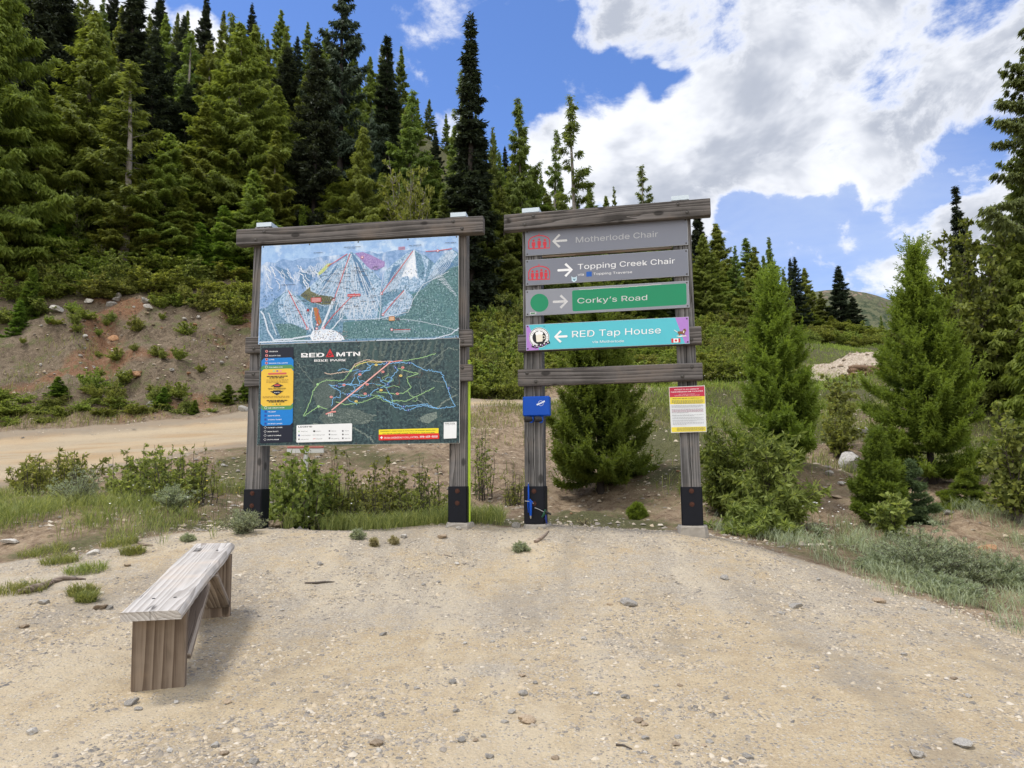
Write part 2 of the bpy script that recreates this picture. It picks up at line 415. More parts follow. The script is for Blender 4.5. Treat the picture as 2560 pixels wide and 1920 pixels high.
def _tps_fit():
    P = np.array([at(*c) for c in CT] + [np.array(q, float) for q in RAW])
    n_ = len(P); D = np.hypot(P[:, None, 0] - P[None, :, 0], P[:, None, 1] - P[None, :, 1])
    K = np.where(D > 0, D * D * np.log(D + 1e-9), 0) + np.eye(n_) * .06
    A = np.zeros((n_ + 3, n_ + 3)); A[:n_, :n_] = K; A[:n_, n_] = 1; A[:n_, n_ + 1:] = P[:, :2]; A[n_, :n_] = 1; A[n_ + 1:, :n_] = P[:, :2].T
    return P, np.linalg.solve(A, np.concatenate([P[:, 2], np.zeros(3)]))
_TP, _TW = _tps_fit()
def smooth_z(x, y):
    x = np.clip(np.atleast_1d(np.asarray(x, float)), -48, 48); y = np.clip(np.atleast_1d(np.asarray(y, float)), -7, 82)
    out = np.empty(x.shape); xf, yf, of = x.ravel(), y.ravel(), out.reshape(-1)
    for i in range(0, len(xf), 20000):
        D = np.hypot(xf[i:i + 20000, None] - _TP[None, :, 0], yf[i:i + 20000, None] - _TP[None, :, 1])
        of[i:i + 20000] = (np.where(D > 0, D * D * np.log(D + 1e-9), 0)) @ _TW[:-3] + _TW[-3] + _TW[-2] * xf[i:i + 20000] + _TW[-1] * yf[i:i + 20000]
    return out
def sdf(x, y, poly):
    """signed distance to a polygon, negative inside"""
    x = np.asarray(x, float); y = np.asarray(y, float)
    d_ = np.full(x.shape, 1e9); ins = np.zeros(x.shape, bool); m_ = len(poly)
    for i in range(m_):
        ax, ay = poly[i]; bx, by = poly[(i + 1) % m_]
        ex, ey = bx - ax, by - ay; t = np.clip(((x - ax) * ex + (y - ay) * ey) / (ex * ex + ey * ey + 1e-12), 0, 1)
        d_ = np.minimum(d_, np.hypot(x - ax - t * ex, y - ay - t * ey))
        c_ = ((ay > y) != (by > y)) & (x < ex * (y - ay) / (ey + 1e-12) + ax)
        ins ^= c_
    return np.where(ins, -d_, d_)
def xy(L): return [tuple(at(*p)[:2]) for p in L]
PLAZA = xy([(-900, 1450, 6.3), (-100, 1410, 6.9), (150, 1378, 7.1), (330, 1345, 7.7), (560, 1318, 8.3), (700, 1312, 8.45), (1145, 1308, 8.4), (1345, 1315, 8.3), (1760, 1330, 8.15), (1950, 1375, 7.75), (2100, 1425, 7.3), (2230, 1470, 6.85), (2400, 1515, 6.35), (2700, 1600, 5.6)]) + [(9, -8), (-9, -8)]
ROAD = xy([(-900, 1250, 10.0), (-300, 1240, 10.6), (0, 1215, 11.2), (200, 1190, 11.9), (420, 1150, 13.4), (640, 1110, 15.0), (900, 1075, 17.6), (1180, 1024, 20.8), (1330, 1016, 21.8), (1800, 1000, 24.0), (1800, 985, 25.5), (1300, 1000, 23.2), (1130, 1005, 22.6), (900, 1035, 20.4), (600, 1042, 18.8), (300, 1062, 17.6), (0, 1082, 16.8), (-400, 1100, 16.2), (-900, 1120, 15.5)])
BANK = xy([(-1000, 1080, 16.8), (0, 1066, 17.4), (300, 1046, 18.2), (600, 1030, 19.2), (760, 1010, 20.4), (860, 850, 25.5), (560, 690, 26.5), (300, 690, 25.5), (0, 690, 25.0), (-1000, 690, 24)])
GULLY = xy([(275, 760, 22.5), (268, 800, 21.6), (272, 860, 20.6), (300, 930, 19.6)])
def ground_z(x, y):
    x = np.atleast_1d(np.asarray(x, float)); y = np.atleast_1d(np.asarray(y, float))
    z = smooth_z(x, y)
    sp = sdf(x, y, PLAZA); rough = np.clip(sp / 1.2, 0, 1)
    rr = np.clip(sdf(x, y, ROAD) / .8, 0, 1)
    z = z + fbm(x * .45, y * .45, 3, 3) * .35 * rough * rr * np.clip(y / 14, .3, 1.6)
    bk = np.clip(-sdf(x, y, BANK) / .6, 0, 1)
    z = z + fbm(x * 1.9, y * 1.9, 7, 4) * (.018 + .10 * rough * rr + .22 * bk)
    z = z + fbm(x * 8, y * 8, 11, 3) * (.007 + .03 * rough * rr + .10 * bk)
    # the drainage gully down the cut bank
    g = np.full(x.shape, 1e9)
    for i in range(len(GULLY) - 1):
        (ax, ay), (bx, by) = GULLY[i], GULLY[i + 1]; ex, ey = bx - ax, by - ay
        t = np.clip(((x - ax) * ex + (y - ay) * ey) / (ex * ex + ey * ey), 0, 1); g = np.minimum(g, np.hypot(x - ax - t * ex, y - ay - t * ey))
    z = z - .55 * np.exp(-(g / .55) ** 2)
    far = np.clip((np.hypot(x, y) - 85) / 200, 0, 1)
    return z * (1 - far) + far * (14 + 10 * fbm(x * .006, y * .006, 21, 3))
def gz(x, y): return float(ground_z([x], [y])[0])
def ground_hit(u, v, y0=2.5, y1=70.0):
    """where the line of sight through a picture point meets the ground"""
    d_ = ray(u, v); ys = np.concatenate([np.arange(y0, 14, .04), np.arange(14, y1, .15)])
    zz = ground_z(d_[0] / d_[1] * ys, ys); lz = CAMZ + d_[2] / d_[1] * ys
    k = np.nonzero(zz >= lz)[0]
    Y = ys[k[0]] if len(k) else ys[-1]
    return d_[0] / d_[1] * Y, Y, float(ground_z([d_[0] / d_[1] * Y], [Y])[0])

def axis_lines(pairs):
    out = [pairs[0][0]]
    for (a, b, st) in pairs:
        out += list(np.arange(a, b, st)[1:]) + [b]
    return np.array(out)
gx = axis_lines([(-900, -48, 60), (-48, -14, .8), (-14, -7, .25), (-7, 7, .085), (7, 14, .25), (14, 48, .8), (48, 900, 60)])
gy = axis_lines([(-300, -8, 50), (-8, 2.0, .5), (2.0, 10.5, .07), (10.5, 27, .16), (27, 84, .9), (84, 1500, 80)])
GX, GY = np.meshgrid(gx, gy)
GZ = ground_z(GX, GY)
nx, ny = len(gx), len(gy)
GV = np.stack([GX.ravel(), GY.ravel(), GZ.ravel()], 1)
ii = (np.arange(ny - 1)[:, None] * nx + np.arange(nx - 1)[None, :]).ravel()
GQ = np.stack([ii, ii + 1, ii + nx + 1, ii + nx], 1)
sPl, sRo, sBa = sdf(GX, GY, PLAZA).ravel(), sdf(GX, GY, ROAD).ravel(), sdf(GX, GY, BANK).ravel()
xg, yg = GX.ravel(), GY.ravel()
wob = fbm(xg * 1.3, yg * 1.3, 31, 4) * .5
def sstep(x, a, b):
    t = np.clip((x - a) / (b - a), 0, 1); return t * t * (3 - 2 * t)
mPl = sstep(sPl + wob * .7, .25, -.25)
mRo = sstep(sRo + wob * 1.2, .5, -.35)
mBa = sstep(sBa + wob * 2.2, .9, -.6)
behind = sstep(yg, 26, 31) + (1 - sstep(yg, 26, 31)) * sstep(xg - yg * .30 + wob * 3, -1, 3) * sstep(yg, 21.5, 25)
mGr = np.clip(.30 + fbm(xg * .35, yg * .35, 41, 4) * 1.5 + behind * .9 + .35 * sstep(xg, 1.0, 3.5) * sstep(yg, 9, 14), 0, 1) * (1 - mPl) * (1 - mRo) * (1 - mBa * .85)
MASK = np.stack([mPl, mGr, mBa, mRo], 1).astype(np.float32)

# one ground material, split by where the gravel, the road, the bank and the soil lie
m, n = new_mat("ground_surface"); GROUND_M = m
geo = n.new('ShaderNodeNewGeometry').outputs['Position']
at_ = n.new('ShaderNodeAttribute', attribute_name="mask")
mr, mg, mb = n.sep(at_.outputs['Color'])
ma = at_.outputs['Alpha']
n1 = n.noise(geo, 1.1, 5.0, .6); n2 = n.noise(geo, 5.5, 6.0, .65); n3 = n.noise(geo, 38.0, 5.0, .7); n4 = n.noise(geo, 140.0, 3.0, .7)
nb = n.noise(geo, 8.0, 6.0, .75); nb2 = n.noise(geo, 2.4, 4.0, .6)
nc0 = n.noise(geo, 75.0, 3.0, .75)
sand = n.mix(n.ramp(n2, .3, .7), (.37, .287, .180), (.465, .378, .248))
greyg = n.mix(n.ramp(n3, .3, .7), (.265, .23, .185), (.425, .37, .29))
vc = n.voro(geo, 46.0, 'F1', 'Color'); vd = n.voro(geo, 46.0)
vc1, _, vc3 = n.sep(vc)
peb = n.math('MULTIPLY', n.ramp(vd, .42, .30), n.ramp(n.math('ADD', vc3, n.math('MULTIPLY', n2, .5)), .62, .72))
yy_ = n.ramp(n.sep(geo)[1], 3.6, 6.5, -.08, .06)
gravel = n.mix(n.ramp(n.math('ADD', yy_, n.math('ADD', n.math('MULTIPLY', n1, .6), n.math('MULTIPLY', n2, .4))), .46, .62), sand, greyg)
gravel = n.mix(n.ramp(nc0, .54, .63, 0, .7), gravel, (.205, .178, .145))
gravel = n.mix(n.ramp(nc0, .44, .35, 0, .5), gravel, (.54, .47, .37))
gravel = n.mix(n.math('MULTIPLY', peb, .75), gravel, n.mix(vc1, (.17, .165, .165), (.60, .565, .50)))
gravel = n.mix(n.ramp(n4, .52, .78, 0, .55), gravel, (.21, .18, .14))
gravel = n.mix(n.ramp(n4, .46, .25, 0, .5), gravel, (.60, .52, .40))
trk = n.noise(n.mapping(geo, (1.0, .28, 1.0)), 1.5, 4.0, .6)
gravel = n.mix(n.ramp(trk, .52, .62, 0, .42), gravel, (.50, .43, .32))
gravel = n.mix(n.ramp(trk, .46, .36, 0, .40), gravel, (.22, .19, .15))
roadc = n.mix(n.ramp(n.noise(n.mapping(geo, (.22, .9, .9)), 1.6, 5.0, .6), .42, .62), (.385, .315, .22), (.37, .265, .155))
roadc = n.mix(n.ramp(nb, .52, .70, 0, .5), roadc, (.25, .205, .15))
rd = n.new('ShaderNodeAttribute', attribute_name="roadside").outputs['Fac']
wob_ = n.math('MULTIPLY', n.math('SUBTRACT', nb2, .5), .5)
for dd_ in (.9, 2.3): roadc = n.mix(n.ramp(n.math('ABSOLUTE', n.math('ADD', n.math('SUBTRACT', rd, dd_), wob_)), .42, .12, 0, .45), roadc, (.46, .37, .25))
roadc = n.mix(n.ramp(n.math('ADD', rd, wob_), .75, .15, 0, .7), roadc, (.22, .185, .145))
roadc = n.mix(n.ramp(n3, .50, .72, 0, .6), roadc, (.24, .20, .145))
bankc = n.mix(n.ramp(n1, .40, .60), (.100, .076, .052), (.150, .118, .082))
bankc = n.mix(n.ramp(n.noise(geo, .45, 3.0, .5), .53, .62, 0, .85), bankc, (.185, .088, .045))
bankc = n.mix(n.ramp(nb, .52, .66, 0, .75), bankc, (.255, .20, .145))
bankc = n.mix(n.ramp(nb, .48, .34, 0, .9), bankc, (.040, .028, .018))
bankc = n.mix(n.math('MULTIPLY', n.ramp(n.math('ADD', nb2, n.math('MULTIPLY', n.math('SUBTRACT', nb, .5), .8)), .53, .64), .8), bankc, (.085, .095, .034))
bankc = n.mix(n.ramp(n3, .50, .70, 0, .6), bankc, (.30, .235, .175))
bankc = n.mix(n.ramp(n3, .50, .30, 0, .9), bankc, (.055, .036, .024))
soil = n.mix(n.ramp(n2, .35, .65), (.135, .092, .060), (.28, .21, .14))
soil = n.mix(n.ramp(nb, .50, .64, 0, .6), soil, (.34, .27, .19))
soil = n.mix(n.ramp(nb, .47, .34, 0, .75), soil, (.06, .045, .028))
soil = n.mix(n.ramp(n3, .50, .72, 0, .7), soil, (.44, .36, .26))
soil = n.mix(n.ramp(n3, .44, .28, 0, .7), soil, (.10, .068, .045))
green = n.mix(n.ramp(n3, .3, .7), (.022, .028, .010), (.095, .105, .038))
gm = n.math('MULTIPLY', n.ramp(n.math('ADD', mg, n.math('ADD', n.math('MULTIPLY', n.math('SUBTRACT', n2, .5), 1.2), n.math('MULTIPLY', n.math('SUBTRACT', n3, .5), 1.1))), .45, .85), .85)
c = n.mix(mb, soil, bankc)
c = n.mix(gm, c, green)
c = n.mix(n.ramp(n.math('ADD', ma, n.math('MULTIPLY', n.math('SUBTRACT', n3, .5), .5)), .3, .7), c, roadc)
c = n.mix(n.ramp(n.math('ADD', mr, n.math('MULTIPLY', n.math('SUBTRACT', n3, .5), .5)), .3, .7), c, gravel)
nc = n.noise(geo, 15.0, 4.0, .65)
hgt = n.math('ADD', n.math('ADD', n.math('MULTIPLY', nc, .9), n.math('MULTIPLY', n3, .6)), n.math('ADD', n.math('MULTIPLY', n4, .22), n.math('MULTIPLY', n.math('MULTIPLY', peb, n.ramp(vd, .42, .05)), .6)))
finish(n, principled(n, c, .93, 0, hgt, .65, .03, .15))

fc = GV[GQ].mean(1)
fRo = sdf(fc[:, 0], fc[:, 1], ROAD) < 0
fPl = (sdf(fc[:, 0], fc[:, 1], PLAZA) < 0.02) & ~fRo
fHi = (~fRo) & (~fPl) & (fc[:, 1] > 17.3 + np.clip(fc[:, 0] + 8, 0, 60) * .42) & (fc[:, 0] < 26)
def sub_ground(name, sel, label):
    q = GQ[sel]; used, inv = np.unique(q.ravel(), return_inverse=True)
    me = npmesh(name, GV[used], inv.reshape(-1, 4), mats=[GROUND_M], smooth=True)
    a = me.attributes.new("mask", 'FLOAT_COLOR', 'POINT'); a.data.foreach_set("color", MASK[used].ravel())
    b_ = me.attributes.new("roadside", 'FLOAT', 'POINT'); b_.data.foreach_set("value", (-sRo[used]).astype(np.float32))
    return setp(link(name, me), label, None, None, "structure")
sub_ground("gravel_ground", fPl, "beige gravel ground in front of the two signs")
sub_ground("road", fRo, "ochre dirt road below the bare bank")
sub_ground("hillside", fHi, "reddish cut bank and forest hillside above the road")
sub_ground("ground", ~(fPl | fRo | fHi), "soil and grass beyond the gravel")

# distant mountain at the end of the valley
mx_, my_ = np.meshgrid(np.linspace(60, 900, 90), np.linspace(420, 1100, 60))
def mtn(x, y):
    ridge = 112 * np.exp(-((x - 285) / 130) ** 2) + 70 * np.exp(-((x - 100) / 170.) ** 2) + 62 * np.exp(-((x - 470) / 180) ** 2)
    return 6 + ridge * np.exp(-((y - 640) / 150) ** 2) + fbm(x * .02, y * .02, 5, 5) * 9
mz_ = mtn(mx_, my_)
mm, n = new_mat("mountain_slope")
geo = n.new('ShaderNodeNewGeometry').outputs['Position']; pz = n.sep(geo)[2]
a1 = n.noise(n.mapping(geo, (1, 1, .35)), .16, 6.0, .7); a2 = n.noise(geo, .022, 4.0, .6)
c = n.mix(n.ramp(a1, .42, .56), (.035, .055, .03), (.12, .125, .075))
c = n.mix(n.math('MULTIPLY', n.ramp(n.math('ADD', pz, n.math('MULTIPLY', a2, 60)), 160, 190), n.ramp(a1, .5, .4)), c, (.24, .185, .14))
finish(n, principled(n, c, .95, 0, a1, .8, 4.0, .1))
jj = (np.arange(59)[:, None] * 90 + np.arange(89)[None, :]).ravel()
setp(link("mountain", npmesh("mountain", np.stack([mx_.ravel(), my_.ravel(), mz_.ravel()], 1), np.stack([jj, jj + 1, jj + 91, jj + 90], 1), mats=[mm], smooth=True)), "pale wooded mountain ridge closing the valley", None, None, "structure")
# ------------------------------------------------------------------ vegetation builders
def nrm(a): return a / (np.linalg.norm(a, axis=1, keepdims=True) + 1e-9)
def cards(P, D, Wd, L, B):
    D = nrm(D); Wd = Wd - (Wd * D).sum(1, keepdims=True) * D; Wd = nrm(Wd)
    L = np.asarray(L)[:, None]; B = np.asarray(B)[:, None]
    V = np.stack([P, P + D * L * .45 + Wd * B * .5, P + D * L, P + D * L * .45 - Wd * B * .5], 1).reshape(-1, 3)
    return V, np.arange(len(V)).reshape(-1, 4)
def tubes_np(paths, radii, sides=4):
    V = []; Q = []; b = 0
    for pts, rad in zip(paths, radii):
        pts = np.asarray(pts, float); k = len(pts)
        t = np.gradient(pts, axis=0); t = nrm(t)
        ref = np.where(np.abs(t[:, 2:3]) < .9, np.array([[0, 0, 1.0]]), np.array([[1.0, 0, 0]]))
        x = nrm(np.cross(ref, t)); y = np.cross(t, x)
        a = np.arange(sides) * 2 * np.pi / sides
        ring = pts[:, None, :] + (x[:, None, :] * np.cos(a)[None, :, None] + y[:, None, :] * np.sin(a)[None, :, None]) * np.asarray(rad)[:, None, None]
        V.append(ring.reshape(-1, 3))
        i = np.arange(k - 1)[:, None] * sides; j = np.arange(sides)[None, :]; j2 = (j + 1) % sides
        Q.append(np.stack([i + j, i + j2, i + sides + j2, i + sides + j], -1).reshape(-1, 4) + b); b += k * sides
    return np.concatenate(V), np.concatenate(Q)

def conifer(seed, H, Rr, prof, nb, nleaf, ll, lw, t0=.04, up0=-.1, up1=.7, droop=.25, tipup=.0, twig=.30, hang=.25, sweep=.5, k=8, lenvar=.5, jit=.35, trunk_r=None, bark=None, leaf=None, flat=.6, lean=0.0, whorl=0, tipgrow=.35, branch_r=.012, inner=.1, down=0.0, shoots=0, curtain=0.0):
    rng = np.random.default_rng(seed)
    t = t0 + (1 - t0) * rng.random(nb) ** .95
    if whorl: t = np.clip((np.floor(t * whorl) + .18 * rng.normal(size=nb)) / whorl, t0, .995)
    t[:6] = np.linspace(.93, .995, 6)
    az = rng.random(nb) * 2 * np.pi
    side = 1 + .22 * np.sin(az * 2 + seed) + .15 * np.sin(az * 3 + t * 9 + seed * 2)
    L = Rr * prof(t) * (1 - lenvar + lenvar * 1.25 * rng.random(nb)) * side
    e = up0 + (up1 - up0) * t + .12 * rng.normal(size=nb)
    dr = droop * (1 + .4 * rng.normal(size=nb)); bend = lean * H
    def bp(i, s):
        r = L[i] * s * np.cos(e[i]); z = t[i] * H + L[i] * (s * np.sin(e[i]) - dr[i] * s ** 2 + tipup * s ** 4)
        return np.stack([np.cos(az[i]) * r + bend * t[i] ** 2, np.sin(az[i]) * r, z], 1)
    pr = L ** 1.35 + .02 * Rr; pr /= pr.sum()
    i = rng.choice(nb, nleaf, p=pr)
    s = inner + (1 - inner) * rng.random(nleaf) ** .75
    kk = np.maximum(3, (k * L[i] / (Rr * .6 + 1e-6)))
    sq = np.round(s * kk) / kk
    q = rng.uniform(-1, 1, nleaf); tw = twig * L[i] * np.clip(1.12 - sq, .12, 1) * (.6 + .8 * rng.random(nleaf))
    lat = np.stack([-np.sin(az[i]), np.cos(az[i]), np.zeros(nleaf)], 1)
    out = np.stack([np.cos(az[i]), np.sin(az[i]), np.zeros(nleaf)], 1)
    qa = np.abs(q)
    P = bp(i, np.clip(sq, 0, 1.0)) + lat * (q * tw)[:, None] + out * (qa * tw * sweep)[:, None]
    P[:, 2] -= hang * qa * tw + down * rng.random(nleaf) * tw
    P += rng.normal(size=(nleaf, 3)) * ll * .22
    D = out * .55 + lat * (np.sign(q) * (.25 + .6 * qa))[:, None] + np.array([[0, 0, -1.0]]) * (hang * .8 + down * .9) + rng.normal(size=(nleaf, 3)) * jit
    D[:, 2] += np.sin(e[i]) * .5 * (sq > .6)
    up = np.array([[0, 0, 1.0]]) * flat + rng.normal(size=(nleaf, 3)) * (1 - flat)
    Wd = np.cross(nrm(D), nrm(up))
    if curtain:
        cm = (rng.random(nleaf) < curtain)[:, None]
        Wd = np.where(cm, lat + rng.normal(size=(nleaf, 3)) * .45, Wd); D = np.where(cm, out * .45 + lat * (q * .5)[:, None] + np.array([[0, 0, -.8]]) + rng.normal(size=(nleaf, 3)) * .28, D)
    sz = .65 + .7 * rng.random(nleaf)
    V, Q = cards(P, D, Wd, ll * sz, lw * sz)
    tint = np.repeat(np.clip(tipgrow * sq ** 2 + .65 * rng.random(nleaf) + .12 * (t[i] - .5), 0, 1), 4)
    if shoots:      # soft upturned shoots at the branch ends
        kq = 26; ns = shoots; bi = rng.choice(nb, ns, p=(L + .15 * Rr) / (L + .15 * Rr).sum()); sb = rng.uniform(.55, 1.0, ns)
        la = np.stack([-np.sin(az[bi]), np.cos(az[bi]), np.zeros(ns)], 1); ou = np.stack([np.cos(az[bi]), np.sin(az[bi]), np.zeros(ns)], 1)
        dv = nrm(ou * rng.uniform(.3, .9, (ns, 1)) + la * rng.uniform(-.7, .7, (ns, 1)) + np.array([[0, 0, 1.0]]) * rng.uniform(.2, .9, (ns, 1)))
        ln = Rr * rng.uniform(.12, .30, ns); uu = rng.random((ns, kq))
        Pp = (bp(bi, sb)[:, None, :] + dv[:, None, :] * (uu * ln[:, None])[..., None] + np.array([0, 0, 1.0]) * (uu ** 2 * ln[:, None] * .35)[..., None]).reshape(-1, 3)
        Dd = np.repeat(dv, kq, 0) * .8 + rng.normal(size=(ns * kq, 3)) * .55
        V2, Q2 = cards(Pp, Dd, rng.normal(size=(ns * kq, 3)), np.full(ns * kq, ll * .75), np.full(ns * kq, lw))
        Q = np.concatenate([Q, Q2 + len(V)]); V = np.concatenate([V, V2]); tint = np.concatenate([tint, np.repeat(.75 + .25 * rng.random(ns * kq), 4)])
    # leader
    tr = trunk_r or H * .011
    zz = np.linspace(-.02, 1, 9)
    path = np.stack([bend * zz ** 2, .01 * H * np.sin(zz * 5 + seed) * zz * .4, zz * H], 1)
    paths = [path]; rads = [tr * (1.02 - zz) ** .8 + tr * .35 * (zz < .03) + .004]
    for b in rng.choice(nb, min(nb, 90), replace=False):
        ss = np.linspace(0, .92, 5); pp = bp(np.full(5, b), ss)
        paths.append(pp); rads.append((1.05 - ss) * (branch_r * (.4 + L[b] / Rr)))
    TV, TQ = tubes_np(paths, rads, 5)
    return npmesh("trunk", TV, TQ, mats=[bark or BARK], smooth=True), npmesh("crown", V, Q, mats=[leaf], tint=tint)

def leafy(seed, H, Rr, nst, ntw, nl, ll, lw, leaf, bark, base=.25, up=1.0, stem_r=.012, arch=.25, flat=.5, hangl=.15, stem_lo=.15, tw_len=.35, fan=1.0, clump=0.0):
    """stems from one base, side twigs and leaves; returns (stems mesh, leaves mesh)"""
    rng = np.random.default_rng(seed)
    paths, rads, P, D = [], [], [], []
    for st in range(nst):
        a = rng.random() * 2 * np.pi; rr = Rr * fan * math.sqrt(rng.random()); h = H * (1 - .5 * (rr / (Rr + 1e-6)) ** 2 * base * 2) * rng.uniform(.7, 1.0)
        ss = np.linspace(0, 1, 7); ox, oy = rng.normal(size=2) * Rr * .06 * (base + .2)
        if clump: a3 = rng.random() * 6.28; r3 = Rr * clump * math.sqrt(rng.random()); ox, oy = r3 * math.cos(a3), r3 * math.sin(a3); h = H * rng.uniform(.4, 1.0) * (1 - .35 * (r3 / Rr) ** 2); rr = Rr * fan * rng.random()
        bx = ox + np.cos(a) * rr * ss ** 1.4 + np.sin(ss * 5 + st) * .02 * H; by = oy + np.sin(a) * rr * ss ** 1.4 + np.cos(ss * 4 + st * 2) * .02 * H
        bz = h * (ss - arch * .3 * ss ** 3 * rr / Rr) * up - .03
        pp = np.stack([bx, by, bz], 1); paths.append(pp); rads.append(stem_r * (1.08 - ss) + .0012)
        for tw in range(ntw):
            s0 = stem_lo + (1 - stem_lo) * rng.random(); j = s0 * 6; j0 = min(int(j), 5); o = pp[j0] + (pp[j0 + 1] - pp[j0]) * (j - j0)
            a2 = rng.random() * 2 * np.pi; l2 = tw_len * H * (1.15 - s0) * rng.uniform(.4, 1.0) + .04 * H
            dv = np.array([np.cos(a2), np.sin(a2), rng.uniform(.1, 1.1)]); dv /= np.linalg.norm(dv)
            s2 = np.linspace(0, 1, 4)[:, None]; tp = o + dv * l2 * s2 + np.array([0, 0, -.12 * l2]) * s2 ** 2
            paths.append(tp); rads.append(stem_r * .4 * (1.05 - s2[:, 0]) + .0008)
            kx = max(1, int(nl * rng.uniform(.6, 1.3))); sl_ = rng.random(kx)[:, None] ** .8
            P.append(o + dv * l2 * sl_ + np.array([0, 0, -.12 * l2]) * sl_ ** 2); D.append(dv * .5 + rng.normal(size=(kx, 3)) * .55 + np.array([0, 0, -hangl]))
        kx = max(2, nl); sl_ = stem_lo + (1 - stem_lo) * rng.random(kx); j0 = np.minimum((sl_ * 6).astype(int), 5)
        P.append(pp[j0] + (pp[j0 + 1] - pp[j0]) * (sl_ * 6 - j0)[:, None]); D.append(rng.normal(size=(kx, 3)) * .8 + np.array([0, 0, .3 - hangl]))
    P = np.concatenate(P); D = np.concatenate(D); N = len(P)
    up_ = np.array([[0, 0, 1.0]]) * flat + rng.normal(size=(N, 3)) * (1 - flat * .6)
    sz = .55 + .8 * rng.random(N)
    V, Q = cards(P, D, np.cross(nrm(D), nrm(up_)), ll * sz, lw * sz)
    TV, TQ = tubes_np(paths, rads, 4)
    return npmesh("stems", TV, TQ, mats=[bark], smooth=True), npmesh("leaves", V, Q, mats=[leaf], tint=np.repeat(rng.random(N), 4))

def plant(name, label, cat, meshes, loc, rz=0.0, sc=(1, 1, 1), group=None, parts=("trunk", "crown")):
    r_ = empty(name, loc, rz, label, cat, group); r_.scale = sc
    for pn, me in zip(parts, meshes):
        if me is not None: link(pn, me, r_)
    return r_

# ---- tree prototypes (unit roughly 10 m tall)
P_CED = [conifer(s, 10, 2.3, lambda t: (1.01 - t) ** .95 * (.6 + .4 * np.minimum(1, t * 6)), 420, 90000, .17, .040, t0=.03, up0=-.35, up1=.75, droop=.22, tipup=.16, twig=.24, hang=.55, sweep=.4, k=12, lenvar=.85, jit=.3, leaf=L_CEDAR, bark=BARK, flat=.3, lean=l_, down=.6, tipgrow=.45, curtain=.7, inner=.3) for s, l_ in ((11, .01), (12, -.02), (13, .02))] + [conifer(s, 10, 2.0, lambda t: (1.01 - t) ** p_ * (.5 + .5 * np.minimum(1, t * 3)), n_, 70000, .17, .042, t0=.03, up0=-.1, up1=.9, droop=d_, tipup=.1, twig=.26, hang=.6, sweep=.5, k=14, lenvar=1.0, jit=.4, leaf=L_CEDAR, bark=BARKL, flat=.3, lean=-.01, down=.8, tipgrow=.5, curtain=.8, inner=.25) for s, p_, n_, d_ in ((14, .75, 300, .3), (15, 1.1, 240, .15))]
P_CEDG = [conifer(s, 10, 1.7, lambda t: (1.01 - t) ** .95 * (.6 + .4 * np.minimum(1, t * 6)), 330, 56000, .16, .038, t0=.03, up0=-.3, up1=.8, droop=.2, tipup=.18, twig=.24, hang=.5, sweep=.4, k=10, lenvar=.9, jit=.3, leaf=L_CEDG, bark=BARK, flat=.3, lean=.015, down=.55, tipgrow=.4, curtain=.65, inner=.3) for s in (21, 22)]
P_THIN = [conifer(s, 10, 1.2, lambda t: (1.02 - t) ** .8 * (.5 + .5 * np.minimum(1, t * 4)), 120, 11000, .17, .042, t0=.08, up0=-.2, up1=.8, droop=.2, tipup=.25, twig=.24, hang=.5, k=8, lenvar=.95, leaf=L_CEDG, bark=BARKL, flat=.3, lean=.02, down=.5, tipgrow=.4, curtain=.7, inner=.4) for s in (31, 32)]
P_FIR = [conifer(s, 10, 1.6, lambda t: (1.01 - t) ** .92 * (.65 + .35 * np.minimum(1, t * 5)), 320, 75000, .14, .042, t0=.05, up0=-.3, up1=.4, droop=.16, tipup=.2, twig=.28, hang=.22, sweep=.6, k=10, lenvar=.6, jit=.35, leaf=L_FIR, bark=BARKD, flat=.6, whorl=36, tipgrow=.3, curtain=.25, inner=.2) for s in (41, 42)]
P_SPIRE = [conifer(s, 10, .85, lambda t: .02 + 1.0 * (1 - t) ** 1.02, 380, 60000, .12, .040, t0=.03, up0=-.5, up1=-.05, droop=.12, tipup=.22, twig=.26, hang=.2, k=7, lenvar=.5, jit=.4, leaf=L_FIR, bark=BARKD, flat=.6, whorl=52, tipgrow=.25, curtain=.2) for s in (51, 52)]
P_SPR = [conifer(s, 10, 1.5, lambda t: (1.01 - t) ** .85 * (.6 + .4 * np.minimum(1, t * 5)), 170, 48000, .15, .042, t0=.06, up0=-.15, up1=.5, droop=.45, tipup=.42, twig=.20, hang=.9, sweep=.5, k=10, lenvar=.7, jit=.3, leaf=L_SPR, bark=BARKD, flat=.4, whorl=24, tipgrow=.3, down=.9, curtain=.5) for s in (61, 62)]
P_YFIR = [conifer(s, 4, .95, lambda t: (1.03 - t) ** .85, 130, 20000, .14, .05, t0=.03, up0=.0, up1=.7, droop=.1, tipup=.1, twig=.34, hang=.12, k=7, lenvar=.4, leaf=L_LARD, bark=BARKD, flat=.6, whorl=18, tipgrow=.5) for s in (71, 72)]
P_DEC = [leafy(s, 6, 2.1, 18, 26, 30, .13, .09, lm, BARKL, base=.5, stem_r=.05, arch=.2, stem_lo=.18, tw_len=.22) for s, lm in ((81, L_BRIGHT), (82, L_BROAD))]
P_MAPLE = leafy(83, 7, 3.4, 34, 44, 28, .17, .14, L_BROAD, BARK, base=.6, stem_r=.06, stem_lo=.08, tw_len=.20, flat=.8)
P_SHR = [leafy(s, 1.6, 1.0, 22, 18, 18, .085, .048, lm, BARK, base=.7, stem_r=.012, stem_lo=.1, tw_len=.3) for s, lm in ((91, L_BRIGHT), (92, L_BRIGHT), (93, L_WILL))]
